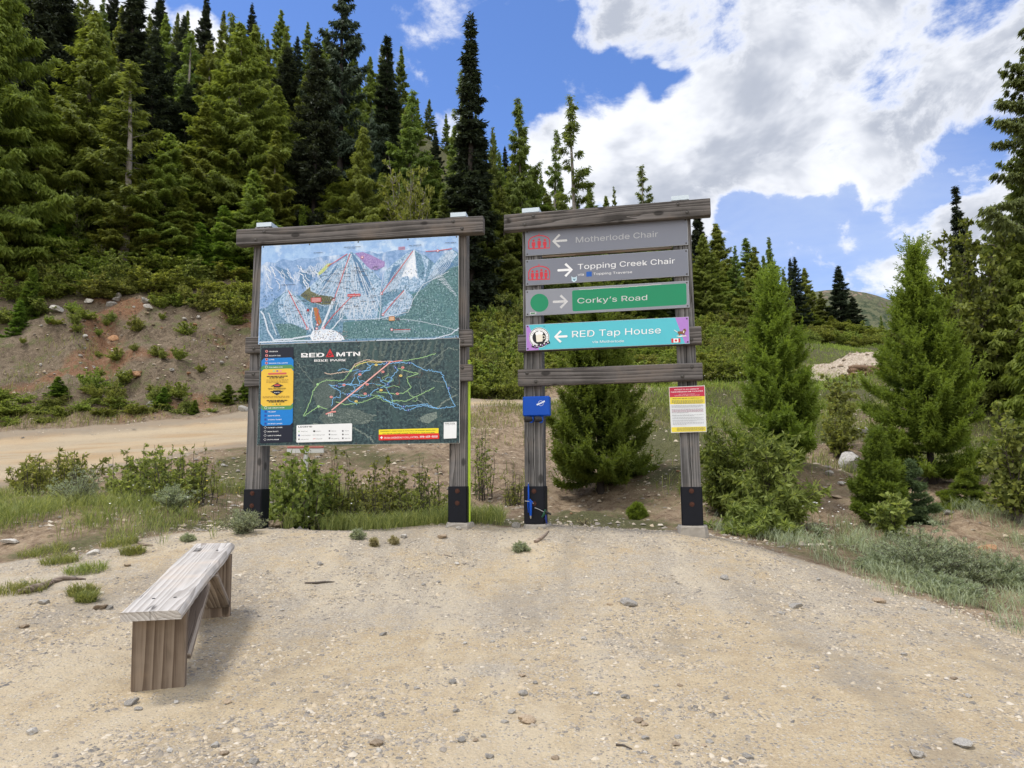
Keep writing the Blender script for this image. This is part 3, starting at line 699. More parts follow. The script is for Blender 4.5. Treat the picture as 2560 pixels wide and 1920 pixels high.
# ------------------------------------------------------------------ trees
def stand(proto, H0, R0, u, vtop, Y, wpx, name, label, cat="tree", rz=None, group=None, parts=("trunk", "crown")):
    d_ = ray(u, vtop); x = d_[0] / d_[1] * Y; g = gz(x, Y) - .05
    ztop = CAMZ + d_[2] / d_[1] * Y
    s_ = max(.05, (ztop - g) / H0); w = wpx / F * Y * .5 / R0
    rz = (u * 1.7 + vtop) % 6.28 if rz is None else rz
    return plant(name, label, cat, proto, (x, Y, g), rz, (w, w, s_), group, parts)
C_, G_, T_, F_, S_, P_ = (P_CED, 10, 1.6), (P_CEDG, 10, 1.15), (P_THIN, 10, .85), (P_FIR, 10, 1.15), (P_SPIRE, 10, .72), (P_SPR, 10, 1.2)
def tr(K, i, *a, **k): return stand(K[0][i % len(K[0])], K[1], K[2], *a, **k)
# trees one can tell apart
tr(C_, 0, 15, -140, 24.5, 330, "cedar_tree", "big olive cedar filling the top corner beside the darkest firs")
tr(F_, 0, 150, -180, 33, 230, "fir_tree", "broad dark fir just behind the big olive cedar in the corner")
tr(C_, 1, 235, 20, 27, 290, "cedar_tree", "full olive cedar standing in front of the near-black fir")
tr(S_, 0, 345, -110, 33, 150, "fir_tree", "near-black tall fir rising out of the frame above the bank")
tr(F_, 1, 392, 70, 30, 165, "fir_tree", "blue-green layered fir leaning against the near-black fir")
tr(T_, 0, 338, 165, 25.6, 190, "cedar_tree", "half-bare young cedar with a pale trunk showing, above the gully")
tr(T_, 1, 478, 75, 36, 110, "cedar_tree", "wispy thin cedar top in front of the small white cloud")
tr(C_, 2, 612, 55, 29, 250, "cedar_tree", "tall olive cedar with a slim tip between cloud and blue sky")
tr(T_, 0, 578, 40, 30, 110, "cedar_tree", "second slim tip beside the tall olive cedar, twin of it")
tr(F_, 0, 722, 118, 40, 130, "fir_tree", "rounded dark fir far up between the olive cedar and the droopy hemlock")
tr(F_, 1, 795, 100, 29, 175, "hemlock_tree", "dark ragged hemlock with stacked flat branches above the map board")
tr(P_, 0, 860, -60, 36, 210, "spruce_tree", "tallest spruce with long drooping branches, open against the blue sky")
tr(S_, 1, 968, 88, 38, 115, "fir_tree", "dark double-tipped columnar fir standing alone against the sky")
tr(G_, 0, 1024, 225, 33, 150, "cedar_tree", "slender green cedar beside the double-tipped columnar fir")
tr(C_, 0, 905, 315, 28, 170, "cedar_tree", "olive cedar with a pale trunk, in front of the tallest spruce")
tr(P_, 1, 930, 270, 34, 90, "spruce_tree", "small blue-green spruce tucked below the columnar fir")
tr(T_, 0, 1148, 172, 37, 85, "cedar_tree", "spindly bare-looking cedar against the needle-thin black spire")
tr(S_, 0, 1176, 36, 30, 165, "fir_tree", "needle-thin black spire fir, sharpest tree of the skyline")
tr(G_, 1, 1228, 318, 33, 70, "cedar_tree", "narrow green cedar touching the black spire fir")
tr(G_, 0, 1302, 245, 33, 140, "cedar_tree", "pointed green cedar above the gap between the two signs")
tr(T_, 1, 1432, 245, 35, 135, "cedar_tree", "lacy tall cedar against the white cloud above the direction sign")
tr(T_, 0, 1382, 326, 37, 85, "cedar_tree", "thin cedar between the pointed and the lacy tall cedar")
tr(T_, 0, 1603, 410, 44, 85, "cedar_tree", "sparse small cedar on the cloud just above the direction sign")
tr(T_, 1, 1538, 466, 46, 34, "cedar_tree", "tiny sparse cedar tip above the direction sign beam")
tr(F_, 0, 1742, 520, 47, 95, "fir_tree", "dark fir beside the end of the direction sign beam")
tr(C_, 1, 1795, 560, 52, 135, "cedar_tree", "dull olive cedar next to the dark fir past the direction sign")
tr(G_, 0, 1868, 596, 60, 100, "cedar_tree", "green cedar behind the larch beside the notice")
tr(G_, 1, 1925, 592, 62, 70, "cedar_tree", "slim green cedar behind the tip of the larch beside the notice")
tr(F_, 1, 1975, 645, 66, 48, "fir_tree", "small dark fir tip on the falling treeline of the valley")
tr(C_, 2, 2012, 672, 66, 95, "cedar_tree", "rounded olive cedar low on the valley treeline")
tr(F_, 0, 2095, 664, 60, 90, "spruce_tree", "dark full spruce at the end of the valley treeline")
tr(F_, 1, 2132, 742, 58, 66, "spruce_tree", "shorter dark spruce touching the last one of the valley treeline")
tr(G_, 1, 2055, 730, 62, 80, "cedar_tree", "low green cedar beside the dark full spruce of the valley")
tr(S_, 1, 2387, 465, 38, 100, "fir_tree", "dark pointed fir rising behind the broadleaf tree")
# the two big trees at the open side
def big_tree(name, label, seed, u, vtop, Y, wpx, n_, leaf, nb=330, **k):
    d_ = ray(u, vtop); x = d_[0] / d_[1] * Y; g = gz(x, Y) - .05; H = CAMZ + d_[2] / d_[1] * Y - g; Rr = wpx / F * Y * .5
    kw = dict(t0=.02, up0=-.15, up1=.6, droop=.3, tipup=.2, twig=.22, hang=.6, sweep=.45, k=11, lenvar=.6, jit=.3, leaf=leaf, bark=BARK, flat=.3, down=.6, tipgrow=.45, branch_r=.03, curtain=.65, inner=.3); kw.update(k)
    return plant(name, label, "tree", conifer(seed, H, Rr, lambda t: (1.02 - t) ** .7 * (.8 + .2 * np.minimum(1, t * 6)), nb, n_, .13, .036, **kw), (x, Y, g), seed)
big_tree("hemlock_tree", "big shaggy hemlock with drooping sprays along the frame edge", 301, 2690, -230, 17.5, 800, 460000, leaf_mat("hemlock_foliage", (.060, .085, .028), (.20, .245, .08), .45), nb=560, lenvar=.5, twig=.18, k=14)
big_tree("cedar_tree", "middle-sized cedar filling the gap behind the big shaggy hemlock", 304, 2590, 260, 18.5, 430, 130000, L_CEDG)
big_tree("cedar_tree", "low spreading olive cedar under the big shaggy hemlock", 302, 2545, 600, 16.5, 360, 180000, L_CEDAR)
big_tree("cedar_tree", "shorter olive cedar in front of the low spreading cedar", 303, 2610, 760, 14.6, 240, 90000, L_CEDAR)
stand(P_MAPLE, 7, 3.1, 2375, 500, 16.6, 340, "maple_tree", "rounded green broadleaf tree behind the tall larch")
# broadleaf trees at the forest edge
stand(P_DEC[0], 6, 2.0, 1008, 335, 28, 190, "birch_tree", "bright yellow-green birch above the map board")
stand(P_DEC[0], 6, 2.0, 1045, 385, 27.5, 130, "birch_tree", "smaller bright birch leaning beside the taller one")
stand(P_DEC[1], 6, 2.0, 95, 470, 25.5, 160, "alder_tree", "loose pale alder in the shade of the big olive cedar")
stand(P_DEC[1], 6, 2.0, 205, 400, 26, 110, "alder_tree", "slim alder with small leaves below the full olive cedar")
stand(P_DEC[0], 6, 2.0, 262, 590, 25.3, 110, "alder_tree", "low bright alder at the foot of the half-bare cedar")
# trees of the crowded wood
rng = np.random.default_rng(5)
def crowd(K, kind, label, group, items):
    for q, (u, vt, Y, w) in enumerate(items):
        tr(K, q + int(u) % 3, u, vt, Y, w, kind, label, group=group)
crowd(C_, "cedar_tree", "olive cedar packed into the forest edge above the reddish bank", "olive cedars of the forest edge",
      [(-130, 60, 26, 280), (110, 210, 26, 230), (420, 330, 26.5, 210), (520, 260, 28, 230), (690, 330, 28, 190), (700, 210, 31, 170), (640, 430, 27, 180), (455, 480, 26, 160), (330, 430, 25.6, 170), (190, 360, 27, 170), (40, 420, 25.4, 190), (840, 420, 28.5, 160), (560, 160, 33, 180), (-40, 330, 25.2, 200)])
crowd(G_, "cedar_tree", "green cedar in the close ranks behind the two signs", "green cedars behind the signs",
      [(960, 430, 30, 130), (1080, 400, 33, 120), (1110, 470, 31, 110), (1215, 440, 32, 120), (1262, 470, 32, 120), (1340, 420, 34, 130), (1370, 480, 34, 120), (1480, 470, 37, 110), (1450, 560, 36, 140), (1530, 600, 38, 140), (1600, 590, 40, 140), (1670, 560, 42, 120), (1710, 640, 44, 110), (1830, 640, 52, 90), (1780, 660, 50, 100), (1900, 680, 58, 80), (1950, 720, 60, 70), (1990, 745, 62, 70), (1140, 560, 32, 120), (1290, 560, 33, 120)])
crowd(F_, "fir_tree", "dark fir in the shadowed depth of the wood", "dark firs deep in the wood",
      [(60, 120, 36, 160), (270, 250, 31, 140), (470, 210, 34, 130), (560, 330, 30, 120), (655, 250, 36, 130), (760, 300, 33, 130), (870, 280, 38, 120), (835, 180, 44, 110), (930, 480, 31, 110), (1180, 520, 32, 110), (1060, 520, 34, 110), (1400, 560, 38, 110), (1560, 640, 43, 110), (1650, 680, 45, 110), (1745, 700, 47, 90), (-60, 230, 34, 160), (1230, 420, 40, 90), (1330, 520, 40, 100), (985, 560, 33, 110), (690, 480, 29, 130), (370, 520, 27.5, 120), (230, 500, 28, 120), (130, 540, 27, 120), (30, 560, 27, 120), (500, 540, 27.6, 120)])
crowd(F_, "fir_tree", "far small fir on the high ridge seen between nearer trees", "ridge firs far behind",
      [(500, 172, 74, 34), (520, 166, 76, 34), (535, 176, 75, 30), (555, 178, 76, 34), (575, 175, 78, 34), (480, 186, 74, 30), (455, 195, 72, 34), (640, 205, 74, 40), (690, 215, 74, 40)])
rg0 = np.random.default_rng(50)
for q in range(110):     # the wood going on up the slope
    Y = 36 + 44 * (q / 110) ** 1.1; u = -150 + 2150 * ((q * .6180339) % 1)
    if u > 1350 and Y > 62: continue
    x = ray(u, 600)[0] / ray(u, 600)[1] * Y; g = gz(x, Y); Ht = rg0.uniform(6.0, 9.5) * (1 if u < 1000 else .72)
    K = (C_, G_, G_, F_)[q % 4]; w_ = Ht / 10 * rg0.uniform(1.0, 1.35)
    plant(("cedar_tree", "cedar_tree", "cedar_tree", "fir_tree")[q % 4], ("olive cedar", "green cedar", "green cedar", "dark fir")[q % 4] + " of the wood filling the slope behind the front trees", "tree", K[0][q % len(K[0])], (x, Y, g - .1), q * 1.1, (w_, w_, Ht / 10), "trees filling the upper slope")
for q in range(34):
    Y = 72 + 50 * ((q * .381) % 1); u = 1960 + 620 * ((q * .6180339) % 1); x = ray(u, 850)[0] / ray(u, 850)[1] * Y; g = gz(x, Y); Ht = rg0.uniform(3.5, 6.5); K = (G_, F_, C_)[q % 3]; w_ = Ht / 10 * 1.2
    plant(("cedar_tree", "fir_tree", "cedar_tree")[q % 3], "small far " + ("green cedar", "dark fir", "olive cedar")[q % 3] + " at the far end of the valley field", "tree", K[0][q % len(K[0])], (x, Y, g - .1), q * 1.1, (w_, w_, Ht / 10), "far trees closing the valley field")
YF = (P_YFIR, 4, .9)
crowd(YF, "fir_tree", "bushy young green fir under the forest edge at the top of the bank", "young firs under the forest edge",
      [(560, 520, 26.3, 120), (500, 560, 26, 110), (610, 560, 26.6, 110), (460, 590, 25.8, 100), (150, 560, 25.2, 120), (90, 590, 25, 110), (215, 600, 25.2, 100), (400, 600, 25.6, 90), (10, 600, 24.9, 110), (650, 600, 27, 90), (770, 520, 28.2, 70)])
tr(YF, 0, 757, 515, 27.6, 62, "larch_tree", "small pale larch tip poking up behind the map board beam")
# young trees on the bank
tr(YF, 0, 84, 668, 22.6, 62, "fir_tree", "young fir halfway up the bank, taller of the two together")
tr(YF, 1, 52, 752, 21.8, 60, "fir_tree", "squat bright young fir below its taller neighbour on the bank")
tr(YF, 1, 146, 942, 18.7, 58, "fir_tree", "round little fir at the foot of the bank by the road")
tr(YF, 0, 410, 968, 18.9, 44, "fir_tree", "small bright fir at the road edge beside the grey boulder")
tr(YF, 1, 488, 1000, 19.0, 34, "fir_tree", "smallest bright fir by the road, alone on bare soil")
tr(YF, 0, 572, 962, 19.6, 52, "fir_tree", "yellow-green young fir partly behind the map board post")
tr(YF, 1, 618, 950, 19.9, 60, "fir_tree", "green young fir behind the rail ends of the map board")

# the larches near the signs, each built for itself
def larch(seed, u, vtop, Y, wpx, label, nb=190, nl=110000, leaf=None, name="larch_tree"):
    d_ = ray(u, vtop); x = d_[0] / d_[1] * Y; g = gz(x, Y) - .04; H = CAMZ + d_[2] / d_[1] * Y - g; Rr = wpx / F * Y * .5
    me = conifer(seed, H, Rr * 1.12, lambda t: (1.01 - t) ** .85 * (.75 + .25 * np.minimum(1, t * 5)), nb, nl, .068, .014, t0=.03, up0=-.02, up1=.75, droop=.12, tipup=.26, twig=.22, hang=.10, sweep=.8, k=12, lenvar=.38, jit=.65, leaf=leaf or L_LAR, bark=BARKD, flat=.3, tipgrow=.5, trunk_r=H * .014, branch_r=.014, shoots=int(nb * 9))
    return plant(name, label, "tree", me, (x, Y, g), seed)
larch(101, 1490, 690, 11.6, 300, "feathery larch standing behind the direction sign boards", 230, 140000, L_LARD)
larch(102, 1925, 690, 11.3, 245, "feathery larch just past the notice, with a leafy willow at its foot")
larch(103, 2285, 618, 11.8, 262, "tallest of the near larches, with thin bare leader, by the broadleaf tree", 220, 140000)
larch(104, 2192, 1085, 9.7, 125, "small bushy larch in front of the tallest near larch", 110, 55000, L_LARD)
def yspruce(seed, u, vtop, Y, wpx, label, leaf=L_SPR, **k):
    d_ = ray(u, vtop); x = d_[0] / d_[1] * Y; g = gz(x, Y) - .03; H = CAMZ + d_[2] / d_[1] * Y - g; Rr = wpx / F * Y * .5
    kw = dict(t0=.05, up0=.1, up1=.6, droop=.1, tipup=.05, twig=.3, hang=.1, k=7, lenvar=.35, jit=.5, leaf=leaf, bark=BARKD, flat=.4, whorl=9, tipgrow=.5); kw.update(k)
    return plant("spruce_tree", label, "tree", conifer(seed, H, Rr, lambda t: (1.03 - t) ** .8, 70, 26000, .045, .009, **kw), (x, Y, g), seed)
yspruce(111, 2275, 1152, 9.7, 105, "young blue-green spruce with upright leader beside the small bushy larch", leaf_mat("blue_spruce_needles", (.045, .085, .04), (.16, .24, .11), .3))
yspruce(112, 2405, 1172, 10.2, 150, "droopy little spruce with nodding top near the aspen sapling", L_LAR, up0=.35, up1=.1, droop=.35, whorl=7, lean=.12)
yspruce(113, 1593, 1262, 10.0, 54, "tiny bright spruce seedling in the dirt behind the direction sign", L_LAR)

crowd(C_, "cedar_tree", "olive cedar in the wall of trees past the direction sign", "olive cedars past the direction sign", [(1760, 640, 46, 130), (1815, 660, 48, 130), (1865, 670, 52, 120), (1905, 700, 54, 110), (1950, 740, 56, 100), (1990, 765, 57, 90), (2030, 780, 57, 90), (2075, 790, 57, 80), (1720, 600, 45, 130), (1845, 720, 46, 110), (1780, 730, 44, 110), (1925, 770, 50, 90), (2120, 800, 57, 70)])
# ------------------------------------------------------------------ shrubs and leafy plants
def shrub(seed, u, vtop, Y, wpx, name, label, cat="shrub", leaf=None, group=None, me=None, **k):
    d_ = ray(u, vtop); x = d_[0] / d_[1] * Y; g = gz(x, Y); H = max(.12, CAMZ + d_[2] / d_[1] * Y - g); Rr = wpx / F * Y * .5
    kw = dict(nst=14, ntw=10, nl=9, ll=.06, lw=.03, base=.5, stem_r=.006, stem_lo=.12, tw_len=.28); kw.update(k); kw['nl'] = int(kw['nl'] * (1.0 if name in ('willowherb', 'leafy_weed') or seed == 202 else 1.5) + 1); kw['nst'] = int(kw['nst'] * 1.35 + 1)
    if name in ('willowherb', 'leafy_weed') or seed == 202: kw.update(clump=.95, fan=.25, nst=int(kw['nst'] * 1.3), ll=kw['ll'] * .9, lw=kw['lw'] * .9, flat=.25); H *= 1.25
    m_ = leafy(seed, H, Rr, leaf=leaf or L_WILL, bark=BARK, **kw)
    return plant(name, label, cat, m_, (x, Y, g), seed * 1.3, group=group, parts=("stems", "leaves"))
shrub(201, 150, 1128, 10.6, 190, "willowherb", "clump of upright leafy stems between the grass and the dirt road", "plant", nst=40, ntw=3, nl=16, ll=.075, lw=.022, tw_len=.16, base=.2)
shrub(202, 395, 1128, 10.1, 250, "willow_shrub", "dense leafy shrub with yellow flowers beside the map board post", nst=46, ntw=7, nl=10, ll=.06, lw=.028, tw_len=.2, base=.3)
shrub(203, 330, 1105, 10.3, 60, "willowherb", "single tall leafy spike rising above the dense shrub", "plant", nst=3, ntw=3, nl=22, ll=.06, lw=.022, tw_len=.1, base=.1)
shrub(204, 500, 1118, 10.2, 90, "willowherb", "leafy twigs reaching up at the end of the dense shrub", "plant", nst=10, ntw=5, nl=10, ll=.05, lw=.022, tw_len=.18, base=.3)
shrub(205, 758, 1140, 9.3, 175, "leafy_weed", "broad-leaved green weeds under the map board by its first post", "plant", nst=34, ntw=6, nl=7, ll=.085, lw=.048, tw_len=.2, base=.3)
shrub(206, 850, 1150, 9.5, 110, "leafy_weed", "yellow-flowered stalks under the middle of the map board", "plant", nst=20, ntw=4, nl=8, ll=.06, lw=.03, tw_len=.2, base=.2)
shrub(207, 960, 1140, 9.4, 120, "leafy_weed", "tall thin-stemmed weeds with small leaves under the map board", "plant", nst=18, ntw=7, nl=8, ll=.055, lw=.028, tw_len=.22, base=.2)
shrub(208, 1050, 1165, 9.3, 130, "leafy_weed", "loose green weeds against the second post of the map board", "plant", nst=26, ntw=5, nl=8, ll=.05, lw=.024, tw_len=.22, base=.3)
shrub(209, 1208, 1085, 11.2, 60, "leafy_weed", "thin weed stalks on the dirt between the two signs", "plant", nst=9, ntw=5, nl=8, ll=.05, lw=.02, tw_len=.2, base=.3)
shrub(210, 1280, 1170, 10.8, 50, "leafy_weed", "grassy weed tuft on the slope behind the blue box post", "plant", nst=14, ntw=3, nl=8, ll=.06, lw=.012, tw_len=.2, base=.4)
shrub(211, 1920, 1010, 9.6, 250, "willow_shrub", "tall leafy willow with long narrow leaves in front of the larch", nst=40, ntw=11, nl=15, ll=.095, lw=.024, tw_len=.24, base=.75, hangl=.45, leaf=L_WILL)
shrub(212, 1800, 1020, 10.2, 150, "willow_shrub", "darker leafy shrub between the notice post and the willow", leaf=L_BROAD, nst=30, ntw=11, nl=12, ll=.085, lw=.026, tw_len=.24, base=.6, hangl=.4)
shrub(213, 1880, 1240, 9.2, 240, "willow_shrub", "low spreading willow branches at the gravel edge", nst=26, ntw=8, nl=12, ll=.09, lw=.024, tw_len=.3, base=.8, hangl=.35)
shrub(214, 2225, 1210, 9.0, 130, "poplar_sapling", "knee-high poplar shoots with oval leaves behind the grey-green sage", "plant", nst=10, ntw=6, nl=8, ll=.075, lw=.042, tw_len=.25, base=.4)
shrub(215, 2515, 985, 9.4, 200, "aspen_sapling", "aspen sapling with round pale leaves at the edge of the frame", "sapling", leaf=L_WILL, nst=9, ntw=26, nl=9, ll=.065, lw=.055, tw_len=.24, base=.3, stem_r=.012, flat=.3)
shrub(216, 2095, 862, 14.5, 80, "aspen_sapling", "thin see-through aspen sapling in the grassy field", "sapling", leaf=L_WILL, nst=4, ntw=16, nl=8, ll=.07, lw=.055, tw_len=.2, base=.3, stem_r=.010, flat=.3)
shrub(217, 2085, 990, 14.0, 140, "aspen_sapling", "low leafy aspen shoots round the thin sapling", "sapling", leaf=L_WILL, nst=12, ntw=8, nl=9, ll=.07, lw=.05, tw_len=.2, base=.5)
for q, (u, vt, Y, w, lb) in enumerate([(2290, 1290, 7.75, 300, "largest grey-green sage clump spilling over the gravel edge"), (2400, 1330, 7.6, 200, "grey-green sage beside the largest clump, nearer the aspen"), (2200, 1370, 7.7, 150, "small sage clump at the narrow end of the row along the gravel"), (2345, 1410, 7.15, 260, "low sage sprawling onto the gravel in front of the others"), (2500, 1370, 7.6, 200, "sage and grass clump near the pale flat stones")]):
    shrub(230 + q, u, vt, Y, w, "sage_plant", lb, "plant", leaf=L_SAGE, nst=70, ntw=9, nl=14, ll=.030, lw=.0065, stem_r=.0025, tw_len=.26, base=.7, stem_lo=.2, flat=.2, hangl=-.1)
for q, (u, vt, Y, w, lb) in enumerate([(610, 1250, 7.9, 120, "feathery grey weed growing in front of the first map board post"), (895, 1312, 7.6, 40, "small grey weed on the gravel edge under the map board"), (985, 1345, 7.45, 22, "dry little tuft on the gravel beside a flat stone"), (935, 1345, 7.35, 20, "tiny dry weed in front of the grey weed"), (1300, 1350, 7.4, 44, "flat green weed beside the footing under the blue box"), (200, 1150, 9.3, 150, "pale feathery knapweed in front of the leafy clump"), (440, 1190, 8.9, 120, "pale feathery knapweed in front of the dense shrub"), (470, 1325, 7.6, 40, "single grass-like weed beside the bench top")]):
    shrub(250 + q, u, vt, Y, w, "knapweed", lb, "plant", leaf=L_SAGE if q not in (2, 3) else L_DRY, nst=int(16 + w / 4), ntw=6, nl=9, ll=.032, lw=.006, stem_r=.002, tw_len=.24, base=.5, flat=.2, hangl=-.1)
shrub(270, 1462, 1285, 9.2, 60, "dry_weed", "bare branching dry weed in the dirt behind the direction sign", "plant", leaf=L_DRY, nst=9, ntw=6, nl=2, ll=.03, lw=.005, stem_r=.004, tw_len=.3, base=.5)
shrub(271, 2045, 1290, 8.9, 70, "yarrow", "white-topped yarrow stalks at the gravel edge by the willow", "plant", leaf=L_SAGE, nst=10, ntw=2, nl=8, ll=.04, lw=.008, stem_r=.003, tw_len=.1, base=.4)
# shrubs of the bank top, foot, and valley side
def shrubs(protos, name, label, group, items, cat="shrub"):
    for q, (u, vt, Y, w) in enumerate(items):
        stand(protos[q % len(protos)], 1.6, .75, u, vt, Y, w, name, label, cat, group=group, parts=("stems", "leaves"))
shrubs(P_SHR, "shrub", "green shrub among those crowning the bank below the forest", "shrubs crowning the bank", [(u, v - (26 if v < 720 else 8), Y, w * 1.35) for u, v, Y, w in [(20, 640, 24.6, 110), (90, 640, 24.6, 90), (160, 650, 24.4, 90), (215, 660, 24.2, 90), (270, 640, 24.8, 90), (310, 655, 24.6, 80), (380, 668, 24.4, 110), (440, 690, 24.6, 80), (500, 665, 25.4, 100), (560, 670, 25.8, 100), (600, 690, 26, 80), (330, 700, 24.2, 60), (420, 630, 25.6, 110), (40, 700, 23.4, 80), (255, 705, 23.8, 90), (455, 730, 24, 60), (400, 735, 23.6, 50), (100, 735, 22.8, 60), (210, 770, 22.4, 44), (140, 800, 21.8, 40), (345, 790, 22.4, 36), (470, 800, 22.6, 40), (590, 790, 23.6, 44), (20, 770, 22.2, 60), (130, 700, 23.8, 80), (180, 620, 25, 120), (620, 730, 25.4, 50), (540, 730, 24.4, 44)]])
rgb = np.random.default_rng(44)
shrubs(P_SHR, "shrub", "second row shrub straggling down from the bank crest", "shrubs straggling down the bank", [(rgb.uniform(-20, 610), rgb.uniform(672, 735), 24.2 + rgb.uniform(-.5, .6), rgb.uniform(60, 120)) for q in range(24)])
for q in range(34):
    x, Y_, z = ground_hit(rgb.choice([rgb.uniform(-10, 640), rgb.normal(270, 90)]), 1015 - 260 * rgb.random() ** 1.7, 15); s_ = rgb.uniform(.14, .38)
    plant("weed", "small weed dotted on the bare face of the reddish bank", "plant", P_SHR[q % 3], (x, Y_, z), q, (s_, s_, s_), "weeds dotted on the bank", ("stems", "leaves"))
shrubs(P_SHR, "shrub", "low green plant in the fringe between the bank foot and the road", "plants fringing the road",
       [(10, 985, 18.0, 90), (60, 1000, 18.1, 70), (105, 1000, 18.1, 80), (160, 1005, 18.2, 70), (205, 1000, 18.3, 60), (235, 985, 18.6, 60), (300, 980, 18.7, 70), (340, 1000, 18.5, 60), (370, 1010, 18.6, 50), (30, 1030, 17.6, 60), (110, 1035, 17.7, 50), (445, 1010, 18.9, 44), (530, 1015, 19.1, 40), (275, 1010, 18.4, 50), (-40, 1010, 17.8, 90), (400, 990, 18.9, 50), (250, 1015, 18.3, 60), (130, 985, 18.4, 60), (65, 975, 18.5, 60), (10, 965, 18.7, 70), (470, 985, 19.2, 40), (545, 985, 19.6, 44)], "plant")
stand(P_SHR[1], 1.6, .95, 232, 905, 19.2, 80, "shrub", "dark green shrub with white flower heads at the foot of the gully", "shrub", parts=("stems", "leaves"))
stand(P_SHR[2], 1.6, .95, 290, 940, 18.9, 70, "shrub", "pale shrub leaning beside the white-flowered one at the gully foot", "shrub", parts=("stems", "leaves"))
rng = np.random.default_rng(77)
it = []
for (u0, u1, v0, v1, Y0, Y1, k_) in [(1010, 1310, 985, 730, 23.6, 32, 75), (1300, 1700, 990, 820, 25, 36, 50), (1735, 1960, 950, 800, 27.5, 42, 40), (1950, 2270, 868, 850, 46, 54, 30)]:
    for q in range(k_):
        f = (q + .5) / k_; u = u0 + (u1 - u0) * ((q * .618) % 1); Y = Y0 + (Y1 - Y0) * f
        it.append((u, v0 + (v1 - v0) * f - 90 * 24 / Y + rng.normal() * 8, Y, rng.uniform(80, 150) * 26 / Y))
shrubs(P_SHR, "shrub", "bright leafy shrub in the thicket covering the slope behind the signs", "thicket shrubs behind the signs", it)
# ------------------------------------------------------------------ flat lettering and printed shapes
FONT = None
try: FONT = bpy.data.fonts.load(bpy.utils.system_resource('DATAFILES', path='fonts') + '/Inter.woff2')
except Exception: FONT = None
def text_data(body, bold=0.0):
    cu = bpy.data.curves.new("lettering", 'FONT'); cu.body = body
    if FONT: cu.font = FONT
    cu.space_character = 1.0; cu.size = 1.0; cu.resolution_u = 3; cu.offset = bold * .7; cu.align_x = 'LEFT'
    o = bpy.data.objects.new("lettering", cu); COL.objects.link(o)
    me = bpy.data.meshes.new_from_object(o.evaluated_get(bpy.context.evaluated_depsgraph_get()))
    V = np.array([v.co[:2] for v in me.vertices]) if len(me.vertices) else np.zeros((0, 2)); Fc = [list(p.vertices) for p in me.polygons]
    bpy.data.objects.remove(o); bpy.data.curves.remove(cu); bpy.data.meshes.remove(me)
    return V, Fc

